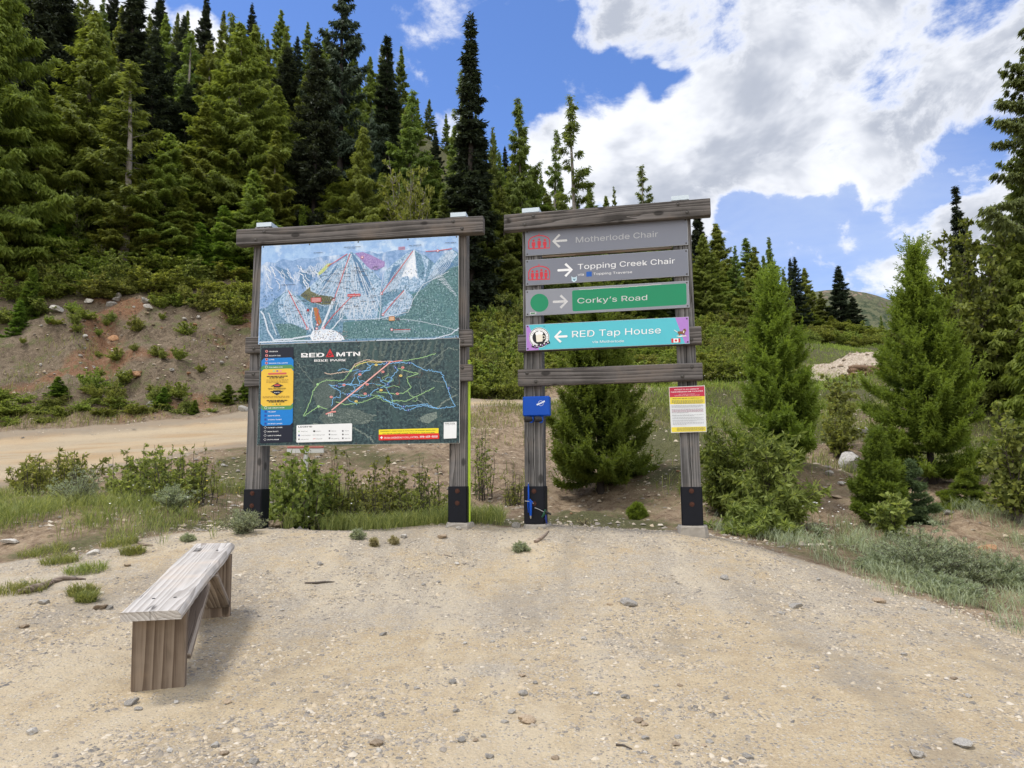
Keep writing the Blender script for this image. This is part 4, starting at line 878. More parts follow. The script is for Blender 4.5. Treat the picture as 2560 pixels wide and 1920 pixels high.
class Print:
    """printed film on a panel: flat shapes in thin layers, in the sign's own x/z plane at y = y0"""
    def __init__(s, y0, M): s.y0 = y0; s.M = M; s.mb = MB(); s.mats = []; s.k = 0; s.bt = None
    def mi(s, mat):
        if mat not in s.mats: s.mats.append(mat)
        return s.mats.index(mat)
    def lay(s):
        if s.bt is not None: s.bt = (s.bt + 1) % 24; return s.y0 - .0012 - s.k * .00005 - s.bt * .00002
        s.k += 1; return s.y0 - .0012 - s.k * .00005
    def batch(s, on):
        """many small marks share a few thin layers"""
        s.k += 11; s.bt = 0 if on else None
    def polyl(s, P, mat, y=None):
        y = s.lay() if y is None else y
        P = [tuple(p) for p in P]
        a = sum(P[i][0] * P[(i + 1) % len(P)][1] - P[(i + 1) % len(P)][0] * P[i][1] for i in range(len(P)))
        if a < 0: P = P[::-1]
        s.mb.add([(x, y, z) for x, z in P], [list(range(len(P)))], s.mi(mat))
    def poly(s, P, mat, y=None): s.polyl([s.M(*p) for p in P], mat, y)
    def rect(s, x0, y0, x1, y1, mat, slope=0.0): s.poly([(x0, y0), (x1, y0 + slope * (x1 - x0)), (x1, y1 + slope * (x1 - x0)), (x0, y1)], mat)
    def rrect(s, c4, r_, mat):
        """rounded quad through four zoom corners (TL TR BR BL)"""
        P = []
        for i in range(4):
            c = np.array(c4[i], float); a = np.array(c4[i - 1], float); b = np.array(c4[(i + 1) % 4], float)
            da = (a - c) / np.linalg.norm(a - c) * r_; db = (b - c) / np.linalg.norm(b - c) * r_
            for t in np.linspace(0, 1, 5): P.append(tuple(c + da * (1 - t) ** 2 + db * t ** 2))
        s.poly(P, mat)
    def circ(s, x, y, r_, mat, ry=None, n=28): s.poly([(x + r_ * math.cos(2 * math.pi * k / n), y + (ry or r_) * math.sin(2 * math.pi * k / n)) for k in range(n)], mat)
    def ring(s, x, y, r0, r1, mat, n=32):
        y_ = s.lay()
        for k in range(n):
            a, b = 2 * math.pi * k / n, 2 * math.pi * (k + 1) / n
            s.polyl([s.M(x + r * math.cos(q), y + r * math.sin(q)) for r, q in ((r0, a), (r1, a), (r1, b), (r0, b))], mat, y_)
    def line(s, pts, w, mat, jit=0.0, seed=1):
        if jit:
            rg = np.random.default_rng(seed); out = []
            for a, b in zip(pts[:-1], pts[1:]):
                L = math.hypot(b[0] - a[0], b[1] - a[1]); k = max(2, int(L / (jit * 2.2)))
                for q in range(k): t = q / k; out.append((a[0] + (b[0] - a[0]) * t + (rg.normal() * jit if q else 0), a[1] + (b[1] - a[1]) * t + (rg.normal() * jit if q else 0)))
            pts = out + [pts[-1]]
        P = np.array([s.M(*p) for p in pts]); y = s.lay(); mi = s.mi(mat)
        sc = np.linalg.norm(np.array(s.M(pts[0][0] + 1, pts[0][1])) - np.array(s.M(*pts[0])))
        T = np.gradient(P, axis=0) if len(P) > 2 else np.repeat(P[1:] - P[:1], 2, 0)
        T = T / (np.linalg.norm(T, axis=1, keepdims=True) + 1e-12); N = np.stack([-T[:, 1], T[:, 0]], 1) * w * sc * .5
        A, B = P + N, P - N
        V = [(a[0], y, a[1]) for a in A] + [(b[0], y, b[1]) for b in B]; k = len(P)
        s.mb.add(V, [[i + k, i + k + 1, i + 1, i] for i in range(k - 1)], mi)
    def text(s, body, x0, ybase, x1, mat, cap=None, bold=0.0, slope=0.0, yscale=1.0):
        """lettering from zoom x0 to x1 on the baseline ybase (zoom y at x0); cap = zoom height of a capital, else from the width"""
        V, Fc = text_data(body, bold)
        if not len(V): return
        w = V[:, 0].max() - V[:, 0].min(); k = (x1 - x0) / w; ky = (cap / .73) if cap else k * yscale
        X = x0 + (V[:, 0] - V[:, 0].min()) * k; Y = ybase + slope * (X - x0) - V[:, 1] * ky
        y = s.lay(); mi = s.mi(mat)
        s.mb.add([(q[0], y, q[1]) for q in (s.M(a, b) for a, b in zip(X, Y))], Fc, mi)
    def build(s, name, parent): return s.mb.build(name, s.mats, parent)

class Sign:
    """local frame of a sign: x along its width, z up, y into the scene; built from the picture point of one post foot"""
    def __init__(s, u, v, Y, yaw):
        s.o = at(u, v, Y); s.c, s.s = math.cos(yaw), math.sin(yaw); s.yaw = yaw
    def hit(s, u, v, y=0.0):
        """local (x, z) where the sight line of a picture point meets the local plane y"""
        d_ = ray(u, v); nrm_ = np.array([s.s, s.c, 0.0]); p0 = s.o + nrm_ * y
        k = ((p0 - np.array([0, 0, CAMZ])) @ nrm_) / (d_ @ nrm_)
        p = np.array([0, 0, CAMZ]) + d_ * k - s.o
        return (p[0] * s.c - p[1] * s.s, p[2])
    def root(s, name, label, cat): return empty(name, tuple(s.o), -s.yaw, label, cat)
def zoomer(ox, oy, sc): return lambda x, y: (ox + x * sc, oy + y * sc)
Z1, Z2, Z3, Z4 = zoomer(580, 520, 640 / 1770), zoomer(1240, 460, 560 / 1408), zoomer(580, 1040, 640 / 2212), zoomer(1240, 960, 560 / 2212)

def beam(name, root, x0, x1, z0, z1, y0, y1, mat=WOOD_X, bolts=()):
    b = MB(); b.box((0, 0, 0), (x1 - x0, y1 - y0, z1 - z0), 0, .007)
    o = b.build(name, mat, root, ((x0 + x1) / 2, (y0 + y1) / 2, (z0 + z1) / 2))
    for (bx, bz) in bolts:
        q = MB(); q.tube([(0, 0, 0), (0, -.003, 0)], [.021, .021], 14, 0); q.tube([(0, -.003, 0), (0, -.008, 0), (0, -.011, 0)], [.0145, .013, .006], 12, 0)
        q.build("bolt", BOLT, o, (bx - (x0 + x1) / 2, y0 - (y0 + y1) / 2, bz - (z0 + z1) / 2))
    return o
def post(root, xc, w, z0, z1, d_=.2, mat=WOOD_Z):
    b = MB(); b.box((0, 0, 0), (w, d_, z1 - z0), 0, .008)
    return b.build("post", mat, root, (xc, d_ / 2, (z0 + z1) / 2))
def shoe(root, xc, w, z0, z1, d_=.2, boltz=()):
    t = .008; h = z1 - z0; b = MB()
    b.box((0, -t / 2 - .001, 0), (w + .006, t, h), 0, .002); b.box((0, d_ + t / 2 + .001, 0), (w + .006, t, h), 0, .002)
    b.box((w / 2 + t / 2 + .003, d_ / 2, -.0), (t, d_ * .98, h), 0, .002); b.box((-w / 2 - t / 2 - .003, d_ / 2, -.0), (t, d_ * .98, h), 0, .002)
    o = b.build("post_shoe", IRON, root, (xc, 0, (z0 + z1) / 2))
    for bz in boltz:
        q = MB(); q.tube([(0, 0, 0), (0, -.004, 0)], [.026, .026], 16); q.tube([(0, -.004, 0), (0, -.016, 0)], [.016, .0155], 6)
        q.build("bolt", RUST, o, (0, -t - .001, bz - (z0 + z1) / 2))
def cap(root, xc, w, z, d_=.2):
    b = MB(); h = .05; t = .004
    V = [(-w / 2, 0, 0), (w / 2, 0, 0), (w / 2, d_, 0), (-w / 2, d_, 0), (-w / 2, 0, h), (w / 2, 0, h), (w / 2, d_, h), (-w / 2, d_, h)]
    b.add(V, [(0, 1, 5, 4), (1, 2, 6, 5), (2, 3, 7, 6), (3, 0, 4, 7), (4, 5, 6, 7), (3, 2, 1, 0)])
    return b.build("post_cap", GALV, root, (xc, 0, z))
def footing(root, xc, w, z0, z1, d_=.34, seed=1):
    rg = np.random.default_rng(seed); b = MB(); k = 14; V = []
    for zz, f in ((z0 - .12, 1.06), (z0 + .3 * (z1 - z0), 1.0), (z1 - .012, .96), (z1, .9)):
        for q in range(k):
            a = 2 * math.pi * q / k; ca, sa = math.cos(a), math.sin(a); sq = 1 / max(abs(ca), abs(sa)) ** .75
            V.append((ca * sq * w / 2 * f * rg.uniform(.95, 1.04), .1 + sa * sq * d_ / 2 * f * rg.uniform(.95, 1.04), zz + rg.normal() * .004))
    Fc = [[r_ * k + q, r_ * k + (q + 1) % k, (r_ + 1) * k + (q + 1) % k, (r_ + 1) * k + q] for r_ in range(3) for q in range(k)] + [list(range(3 * k, 4 * k))]
    b.add(V, Fc); return b.build("concrete_footing", CONC, root, (xc, 0, 0))
def panel(name, root, x0, x1, z0, z1, y0, y1, mat, edge=None):
    b = MB(); b.box((0, 0, 0), (x1 - x0, y1 - y0, z1 - z0), 0, .0015)
    return b.build(name, mat, root, ((x0 + x1) / 2, (y0 + y1) / 2, (z0 + z1) / 2))
def screws(root, pts, y):
    for (x, z) in pts:
        q = MB(); q.tube([(0, 0, 0), (0, -.003, 0)], [.009, .007], 10); q.build("screw", BOLT, root, (x, y, z))

# =============================================================== direction sign
S = Sign(1335, 1311, 8.1, R(11.9)); H2 = lambda x, y, yy=0.0: S.hit(*Z2(x, y), yy); H4 = lambda x, y, yy=0.0: S.hit(*Z4(x, y), yy)
rt = S.root("direction_sign", "tall timber direction sign carrying four arrow boards for chairs, road and tap house", "sign")
PL0, PL1 = H4(280, 700)[0], H4(464, 700)[0]; PR0, PR1 = H4(1822, 700)[0], H4(2012, 700)[0]
lw_, rw_ = PL1 - PL0, PR1 - PR0; lc, rc = (PL0 + PL1) / 2, (PR0 + PR1) / 2
zl0, zr0 = H4(380, 1384)[1], H4(1950, 1400)[1]
ztop_l, ztop_r = H2(215, 178)[1], H2(1170, 100)[1]
post(rt, lc, lw_, zl0, ztop_l); post(rt, rc, rw_, zr0, ztop_r)
cap(rt, lc - .005, lw_ * .96, ztop_l + .002); cap(rt, rc - .005, rw_ * .96, ztop_r + .002)
shoe(rt, lc, lw_, zl0 + .004, H4(380, 1010)[1], boltz=(H4(378, 1058)[1], H4(378, 1182)[1]))
shoe(rt, rc, rw_, zr0 + .004, H4(1935, 1016)[1], boltz=(H4(1935, 1056)[1], H4(1943, 1188)[1]))
gl_, gr_ = gz(*(S.o[:2])), gz(S.o[0] + rc * S.c, S.o[1] - rc * S.s)
footing(rt, lc + .02, .30, min(gl_ - S.o[2], zl0 - .09), zl0, seed=3); footing(rt, rc, .32, min(gr_ - S.o[2], zr0 - .08), zr0, seed=4)
BF = -.10
def two(a, b): return [a, b]
(x0, za), (x1, zb) = H2(49, 192, BF), H2(1347, 88, BF); zc = H2(50, 290, BF)[1]; zd = H2(1349, 200, BF)[1]
beam("top_beam", rt, x0, x1, (zc + zd) / 2, (za + zb) / 2, BF, -.001, bolts=[H2(234, 203, BF), H2(181, 256, BF), H2(1144, 128, BF), H2(1202, 179, BF)])
(x0, za), (x1, zb) = H2(136, 1166, BF), H2(1297, 1122, BF); zc = H2(138, 1270, BF)[1]; zd = H2(1298, 1230, BF)[1]
beam("lower_rail", rt, x0, x1, (zc + zd) / 2, (za + zb) / 2, BF, -.001, bolts=[H2(195, 1189, BF), H2(251, 1243, BF), H2(1232, 1150, BF), H2(1172, 1210, BF)])
(x0, za), (x1, zb) = H2(135, 948, BF), H2(1290, 893, BF); zc = H2(137, 1052, BF)[1]; zd = H2(1290, 1004, BF)[1]
beam("middle_rail", rt, x0, x1, (zc + zd) / 2, (za + zb) / 2, BF, -.001, bolts=[H2(1228, 979, BF)])
GREYB = plain("grey_board", (.185, .20, .25), .42, 0, .07, 3.0); GREENB = plain("green_film", (.0, .235, .105), .4, 0, .05, 5)
CYANB = plain("cyan_board", (.085, .50, .60), .4, 0, .04, 5); PURB = ink((.42, .21, .60)); WHT = ink((.85, .86, .88)); REDI = ink((.58, .03, .05))
FADE = plain("faded_lettering", (.42, .43, .45), .5, 0, .35, 90); FADE2 = plain("worn_white_lettering", (.58, .585, .60), .5, 0, .45, 110)
BLK = ink((.012, .012, .015)); NAVY = ink((.006, .009, .025)); ALU = plain("aluminium_edge", (.40, .41, .43), .4, .5, .1, 30)
def board(name, corners, mat, y=-.02, label=None):
    P = [H2(*c, y) for c in corners]
    x0 = (P[0][0] + P[3][0]) / 2; x1 = (P[1][0] + P[2][0]) / 2; z1 = (P[0][1] + P[1][1]) / 2; z0 = (P[2][1] + P[3][1]) / 2
    o = panel(name, rt, x0, x1, z0, z1, y, y + .016, ALU)
    if label: o["label"] = label
    # M maps zoom points onto the board
    pr = Print(y, lambda a, b: H2(a, b, y))
    pr.polyl([(x0 + .004, z0 + .004), (x1 - .004, z0 + .004), (x1 - .004, z1 - .004), (x0 + .004, z1 - .004)], mat)
    screws(rt, [(x0 + .02, z0 + .02), (x1 - .02, z0 + .02), (x1 - .02, z1 - .02), (x0 + .02, z1 - .02)], y - .0012)
    return pr
SL = (212 - 293) / 1020.
def arrow(pr, x0, x1, yc, h, w, mat, right, slope):
    tip, tail = (x1, x0) if right else (x0, x1); sgn = 1 if right else -1
    Y = lambda x, dy: yc + slope * (x - x0) + dy
    ex = tip - sgn * h * .52
    pr.line([(tail, Y(tail, 0)), (tip - sgn * w * .6, Y(tip, 0))], w, mat)
    pr.line([(ex, Y(ex, -h / 2)), (tip, Y(tip, 0)), (ex, Y(ex, h / 2))], w, mat)
    pr.circ(tail, Y(tail, 0), w / 2, mat, n=12)
def lift_icon(pr, x0, x1, ytop, ybot, slope, people):
    Y = lambda x, t: ytop + (ybot - ytop) * t + slope * (x - x0)
    w = x1 - x0; X = lambda t: x0 + w * t
    out = [(X(0), Y(X(0), 1)), (X(0), Y(X(0), .42)), (X(.06), Y(X(.06), .24)), (X(.18), Y(X(.18), .11)), (X(.34), Y(X(.34), .03)), (X(.5), Y(X(.5), .0)), (X(.66), Y(X(.66), .03)), (X(.82), Y(X(.82), .11)), (X(.94), Y(X(.94), .24)), (X(1), Y(X(1), .42)), (X(1), Y(X(1), 1)), (X(0), Y(X(0), 1)), (X(0), Y(X(0), .8))]
    pr.line(out, 6.5, REDI)
    pr.line([(X(.49), Y(X(.49), -.16)), (X(.49), Y(X(.49), .05))], 4.5, REDI)
    for k in range(people):
        c = .5 + (k - (people - 1) / 2) * (.27 if people == 3 else .215); hw = .085 if people == 3 else .075
        up = -.07 if (people == 3 and k == 1) or (people == 4 and k in (2,)) else 0.0
        pr.circ(X(c), Y(X(c), .38 + up), 7.5, REDI, n=14)
        pr.poly([(X(c - hw), Y(X(c), .50 + up)), (X(c + hw), Y(X(c), .50 + up)), (X(c + hw), Y(X(c), .8)), (X(c + hw * .62), Y(X(c), .8)), (X(c + hw * .62), Y(X(c), .98)), (X(c - hw * .62), Y(X(c), .98)), (X(c - hw * .62), Y(X(c), .8)), (X(c - hw), Y(X(c), .8))], REDI)
p1 = board("sign_board", [(183, 293), (1203, 212), (1207, 383), (188, 452)], GREYB, label="top grey board reading Motherlode Chair in worn grey letters")
lift_icon(p1, 206, 337, 327, 408, -.05, 3); arrow(p1, 360, 441, 360, 78, 14, FADE2, False, -.07)
p1.text("Motherlode Chair", 502, 369, 1018, FADE, cap=50, slope=-.073)
p1.build("lettering", rt)
p2 = board("sign_board", [(185, 480), (1208, 408), (1210, 576), (188, 640)], GREYB, label="grey board reading Topping Creek Chair in white letters")
lift_icon(p2, 206, 337, 519, 603, -.04, 4); arrow(p2, 393, 476, 543, 78, 15, WHT, True, -.05)
p2.text("Topping Creek Chair", 514, 537, 1124, WHT, cap=47, slope=-.062)
p2.text("via", 514, 577, 552, WHT, cap=20, slope=-.05); p2.text("Topping Traverse", 612, 572, 856, WHT, cap=20, slope=-.05)
p2.poly([(568, 552), (602, 550), (602, 581), (568, 583)], ink((.01, .10, .45)))
for c4, m_ in (([(474, 580), (483, 588), (500, 587), (508, 578), (508, 606), (491, 618), (476, 608)], ink((.55, .72, .82))), ([(480, 596), (503, 595), (492, 610)], ink((.12, .25, .34)))): p2.poly(c4, m_)
p2.build("lettering", rt)
p3 = board("sign_board", [(185, 670), (1212, 607), (1216, 775), (188, 832)], plain("light_grey_board", (.25, .265, .31), .42, 0, .07, 3.0), label="grey board with green disc and green field reading Corky's Road")
p3.circ(273, 747, 57, GREENB); p3.rrect([(478, 669), (1196, 624), (1199, 758), (481, 801)], 14, GREENB)
p3.line([(520, 664), (600, 661), (660, 655), (720, 652), (790, 650), (850, 645), (930, 640), (1000, 633), (1040, 630)], 3.0, plain("peeled_edge", (.55, .58, .56), .6), .9, 4)
arrow(p3, 364, 446, 741, 78, 15, FADE2, True, -.04); p3.text("Corky\u2019s Road", 512, 751, 950, FADE2, cap=47, slope=-.05)
p3.rrect([(214, 807), (252, 805), (252, 818), (214, 820)], 3, WHT); p3.rrect([(217, 809), (249, 807), (249, 816), (217, 818)], 2, ink((.03, .16, .06)))
p3.build("lettering", rt)
p4 = board("sign_board", [(187, 886), (1212, 833), (1217, 1003), (189, 1049)], CYANB, y=-.118, label="cyan and purple board reading RED Tap House in white")
p4.poly([(190, 889), (206, 888), (272, 1043), (192, 1047)], PURB); p4.poly([(1126, 840), (1209, 836), (1214, 1000), (1187, 1001)], PURB)
p4.circ(272, 965, 64, WHT); p4.ring(272, 965, 58.5, 62, BLK); p4.circ(272, 965, 43, BLK); 
# plain mug of beer in the middle of the round badge
p4.rrect([(250, 944), (292, 941), (294, 990), (254, 994)], 8, ink((.80, .76, .66))); p4.circ(258, 940, 11, WHT); p4.circ(272, 935, 12, WHT); p4.circ(286, 938, 10, WHT); p4.ring(299, 964, 8, 12, ink((.80, .76, .66)))
for q, ch in enumerate("RED MOUNTAIN RESORT"):
    if ch == ' ': continue
    a = R(198 + q * 12.2); cx_, cy_ = 272 + 50.5 * math.cos(a), 965 + 50.5 * math.sin(a)
    V, Fc = text_data(ch, .02); V = (V - V.mean(0)) * 11; ra = a + math.pi / 2; y_ = p4.lay()
    p4.mb.add([(w_[0], y_, w_[1]) for w_ in (p4.M(cx_ + x * math.cos(ra) + z * math.sin(ra), cy_ + x * math.sin(ra) - z * math.cos(ra)) for x, z in V)], Fc, p4.mi(BLK))
for q, ch in enumerate("TAP HOUSE"):
    if ch == ' ': continue
    a = R(140 - q * 12.0); cx_, cy_ = 272 + 50.5 * math.cos(a), 965 + 50.5 * math.sin(a)
    V, Fc = text_data(ch, .02); V = (V - V.mean(0)) * 11; ra = a - math.pi / 2; y_ = p4.lay()
    p4.mb.add([(w_[0], y_, w_[1]) for w_ in (p4.M(cx_ + x * math.cos(ra) + z * math.sin(ra), cy_ + x * math.sin(ra) - z * math.cos(ra)) for x, z in V)], Fc, p4.mi(BLK))
rib = [(226, 1016), (250, 1024), (285, 1012), (312, 1004), (338, 992)]
p4.line(rib, 19, BLK)
for q in range(9):
    t0_ = q / 9.; x_ = 230 + 104 * t0_; y_ = np.interp(x_, [p[0] for p in rib], [p[1] for p in rib])
    p4.poly([(x_, y_ - 7 + 7 * (q % 2)), (x_ + 7, y_ - 9 + 7 * (q % 2)), (x_ + 9, y_ - 2 + 7 * (q % 2)), (x_ + 2, y_ + 1 + 7 * (q % 2))], PURB if q % 2 else WHT)
p4.text("TM", 297, 899, 308, BLK)
arrow(p4, 372, 443, 961, 70, 14, WHT, False, -.05)
p4.text("RED Tap House", 478, 965, 1036, WHT, cap=58, slope=-.048); p4.text("via Motherlode", 605, 1000, 805, WHT, cap=21, slope=-.03)
DOG = ink((.20, .09, .035)); DW = ink((.8, .78, .74))
p4.poly([(1132, 955), (1190, 951), (1200, 957), (1150, 962)], DW)
p4.poly([(1141, 930), (1148, 926), (1170, 926), (1176, 918), (1181, 910), (1186, 914), (1191, 908), (1193, 918), (1196, 924), (1190, 929), (1186, 941), (1184, 953), (1180, 953), (1178, 944), (1158, 944), (1155, 954), (1150, 954), (1149, 944), (1143, 941)], DOG)
p4.line([(1142, 932), (1134, 928), (1126, 922), (1120, 918)], 4, DW); p4.poly([(1176, 922), (1184, 924), (1181, 938), (1176, 935)], DW); p4.poly([(1182, 909), (1187, 913), (1183, 918)], BLK)
p4.poly([(1102, 972), (1158, 970), (1159, 996), (1103, 998)], WHT); p4.poly([(1102, 972), (1115, 971.5), (1116, 997.5), (1103, 998)], REDI); p4.poly([(1146, 970.4), (1158, 970), (1159, 996), (1147, 996.4)], REDI)
cx_, cy_ = 1131, 983.5
leaf_ = [(0, -10), (2.2, -6), (5, -7), (4, -2), (9, -4), (7.5, 0), (9, 1.5), (4, 5), (5, 7.5), (1, 6.6), (.6, 11), (-.6, 11), (-1, 6.6), (-5, 7.5), (-4, 5), (-9, 1.5), (-7.5, 0), (-9, -4), (-4, -2), (-5, -7), (-2.2, -6)]
p4.poly([(cx_ + a, cy_ + b) for a, b in leaf_], REDI)
p4.build("lettering", rt)
# the pale batten seen between the two top boards
za, zb = H2(700, 420, .01)[1], H2(700, 440, .01)[1]
beam("batten", rt, PL1 + .01, PR0 - .01, za - .025, za, .005, .04, wood("batten_timber", 0, (.36, .30, .23), (.16, .12, .09)))

# notice screwed to the second post
yb = -.045
tl, tr_, br, bl = [H4(*c, yb) for c in ((1706, 30), (2062, 14), (2080, 472), (1730, 482))]
nt = empty("notice_board", tuple(S.o), -S.yaw, "white notice to all users with red and yellow bands, fixed to the sign post", "notice")
b = MB(); b.add([(p[0], yy, p[1]) for yy in (yb, yb + .006) for p in (bl, br, tr_, tl)], [(0, 1, 2, 3), (7, 6, 5, 4), (0, 4, 5, 1), (1, 5, 6, 2), (2, 6, 7, 3), (3, 7, 4, 0)])
b.build("board", WHITEP, nt)
b = MB(); b.box(((PR0 + PR1) / 2, yb / 2 + .003, (tl[1] + bl[1]) / 2), (.05, -yb - .007, (tl[1] - bl[1]) * .8), 0, .002); b.build("standoff_strip", BARK, nt)
pn = Print(yb, lambda a, b_: H4(a, b_, yb)); RD = ink((.52, .03, .075)); YL = ink((.80, .66, .06)); PAP = ink((.74, .77, .80)); TXT = ink((.11, .12, .14)); TXL = ink((.30, .31, .34))
pn.poly([(1712, 40), (2056, 25), (2074, 465), (1736, 474)], PAP); pn.poly([(1712, 36), (2056, 21), (2061, 120), (1716, 131)], RD); pn.poly([(1716, 131), (2061, 120), (2064, 194), (1720, 201)], YL); pn.poly([(1732, 427), (2072, 419), (2074, 466), (1735, 475)], YL)
pn.text("NOTICE TO ALL USERS OF", 1762, 62, 2004, WHT, cap=14, bold=.02, slope=-.04); pn.text("THESE PREMISES AND FACILITIES", 1724, 86, 2044, WHT, cap=14, bold=.02, slope=-.04)
pn.text("EXCLUSION OF LIABILITY", 1806, 105, 1964, WHT, cap=8, slope=-.03); pn.text("ASSUMPTION OF RISK \u2022 JURISDICTION", 1762, 119, 2010, WHT, cap=8, slope=-.03)
pn.text("PLEASE READ CAREFULLY!", 1746, 150, 2028, BLK, cap=13, bold=.025, slope=-.03)
rg = np.random.default_rng(4)
def fuzzy(pr, x0, x1, y, slope, mat, h=3.0):
    x = x0
    while x < x1:
        w = rg.uniform(8, 24); pr.line([(x, y + slope * (x - x0)), (min(x + w, x1), y + slope * (min(x + w, x1) - x0))], h, mat); x += w + 4
for yy in (164, 174, 184): fuzzy(pn, 1736, 2046, yy, -.025, TXT, 4)
fuzzy(pn, 1760, 2030, 194, -.025, TXT, 4)
for yy, xe, m_ in [(214, 2046, TXL), (223, 2046, TXL), (232, 2020, TXL), (250, 2046, TXL), (259, 2046, ink((.35, .12, .2))), (268, 2046, ink((.35, .12, .2))), (277, 2050, ink((.35, .12, .2))), (286, 1900, TXL), (308, 2050, TXL), (317, 1960, TXL), (335, 2050, TXL), (344, 2040, TXL), (360, 2050, TXL), (369, 1980, TXL), (384, 2054, TXL), (393, 2054, TXL), (402, 1880, TXL)]: fuzzy(pn, 1732 + (yy - 214) * .08, xe, yy, -.022, m_, 3.2)
for yy in (436, 447, 458): fuzzy(pn, 1786, 2060, yy, -.022, TXT, 4)
pn.build("print", nt)

# repair station: blue box hung on the first post
yb = -.09
rs = empty("repair_station", tuple(S.o), -S.yaw, "blue metal bike repair box with two rubber hooks on the sign post", "repair station")
(bx0, bz1), (bx1, bz0) = H4(262, 124, yb), H4(532, 312, yb)
b = MB(); b.box(((bx0 + bx1) / 2, yb + .045, (bz0 + bz1) / 2), (bx1 - bx0, .09, bz1 - bz0), 0, .012); b.build("box", BLUE, rs)
pb = Print(yb, lambda a, b_: H4(a, b_, yb)); LW = ink((.70, .76, .86))
pb.ring(443, 190, 24, 26.5, LW); pb.line([(402, 206), (425, 196), (452, 184), (482, 168)], 14, LW); pb.text("Tool", 414, 198, 470, BLUE, cap=9, slope=-.4); pb.build("emblem", rs)
for hx in (345, 440):
    x_, z_ = H4(hx + 8, 316, yb); x2, z2 = H4(hx + 8, 368, yb); k_ = MB()
    k_.tube([(x_, -.05, z_ + .01), (x_, -.055, z2 + .015), (x_ - .004, -.07, z2 - .002), (x_ - .006, -.12, z2 - .004)], .017, 12); hk = k_.build("hook", BLUE, rs)
    k_ = MB(); xx, zz = H4(hx - 34, 352, yb); k_.tube([(xx + .045, -.10, zz), (xx + .01, -.125, zz), (xx - .02, -.14, zz)], [.030, .033, .031], 16); k_.build("rubber_cap", RUBBER, rs)
def cable(xs, y): 
    k_ = MB(); k_.tube([(H4(*q, y)[0], y + .012 * math.sin(i_ * 1.3), H4(*q, y)[1]) for i_, q in enumerate(xs)], .0026, 5); k_.build("cable", IRON, rs)
cable([(322, 380), (321, 600), (322, 800), (320, 975)], -.03); cable([(336, 380), (333, 700), (336, 1000), (334, 1110)], -.03)
cable([(476, 316), (480, 600), (470, 900), (474, 1210)], -.02); cable([(490, 316), (486, 700), (484, 1000), (486, 1230)], -.02)
def tool(name, label, parts_, cat="tool"):
    r_ = empty(name, tuple(S.o), -S.yaw, label, cat)
    for (pn_, pts, rad, mt) in parts_:
        k_ = MB(); k_.tube([(H4(x, y, yy)[0], yy, H4(x, y, yy)[1]) for x, y, yy in pts], rad, 10); k_.build(pn_, mt, r_)
tool("tyre_lever", "long thin blue tyre lever hanging on a cable beside the iron shoe", [("body", [(320, 985, -.03), (321, 1060, -.035), (322, 1140, -.035)], [.006, .010, .009], BLUE), ("tip", [(319, 968, -.03), (320, 986, -.03)], .006, STEEL), ("tail", [(318, 1140, -.035), (316, 1200, -.035), (320, 1270, -.03)], [.009, .008, .004], BLUE)])
tool("hex_wrench", "blue-handled wrench with cross bar hanging in front of the iron shoe", [("handle", [(342, 1160, -.045), (343, 1230, -.05), (342, 1300, -.045)], [.016, .015, .012], BLUE), ("cross_bar", [(285, 1155, -.04), (330, 1160, -.045), (372, 1180, -.04)], .004, STEEL), ("collar", [(330, 1140, -.045), (345, 1162, -.045), (362, 1168, -.045)], [.012, .014, .01], BLUE), ("tip", [(342, 1300, -.045), (343, 1330, -.045)], [.012, .007], STEEL)])
tool("screwdriver", "green and black screwdriver dangling at the corner of the iron shoe", [("handle", [(490, 1240, -.04), (472, 1290, -.045), (455, 1315, -.04)], [.012, .014, .010], GREENP), ("grip", [(486, 1258, -.05), (515, 1275, -.05), (545, 1288, -.045)], [.012, .013, .008], RUBBER), ("shaft", [(382, 1222, -.04), (425, 1238, -.04), (470, 1262, -.045)], .0035, STEEL)])
tool("chain_tool", "small dark blue tool hanging lowest beneath the green screwdriver", [("body", [(492, 1290, -.03), (492, 1330, -.035), (503, 1380, -.03)], [.012, .014, .006], plain("dark_blue_plastic", (.005, .02, .16), .5))])

# =============================================================== map sign
S1 = Sign(1145, 1307, 8.1, R(7.9)); A1 = lambda x, y, yy=0.0: S1.hit(*Z1(x, y), yy); A3 = lambda x, y, yy=0.0: S1.hit(*Z3(x, y), yy)
rm = S1.root("map_sign", "timber map board with ski trail map over dark bike park map", "sign")
a0, a1 = A3(112, 560)[0], A3(252, 560)[0]; b0, b1 = A3(1876, 450)[0], A3(2022, 450)[0]
wl, wr = a1 - a0, b1 - b0; lc, rc = (a0 + a1) / 2, (b0 + b1) / 2
zl0, zr0 = A3(170, 925)[1], A3(1945, 922)[1]
ztl, ztr = A1(210, 130)[1], A1(1570, 60)[1]
post(rm, lc, wl, zl0 - .15, ztl, mat=WOOD_Z1); post(rm, rc, wr, zr0, ztr, mat=WOOD_Z1)
cap(rm, lc + .02, wl * .95, ztl + .002); cap(rm, rc, wr * .95, ztr + .002)
shoe(rm, lc, wl, zl0 - .1, A3(175, 632)[1], boltz=(A3(168, 668)[1], A3(168, 775)[1])); shoe(rm, rc, wr, zr0 + .004, A3(1940, 608)[1], boltz=(A3(1940, 648)[1], A3(1940, 752)[1]))
gr_ = gz(S1.o[0] + rc * S1.c, S1.o[1] - rc * S1.s)
footing(rm, rc + .01, .30, min(gr_ - S1.o[2], zr0 - .06), zr0, seed=8)
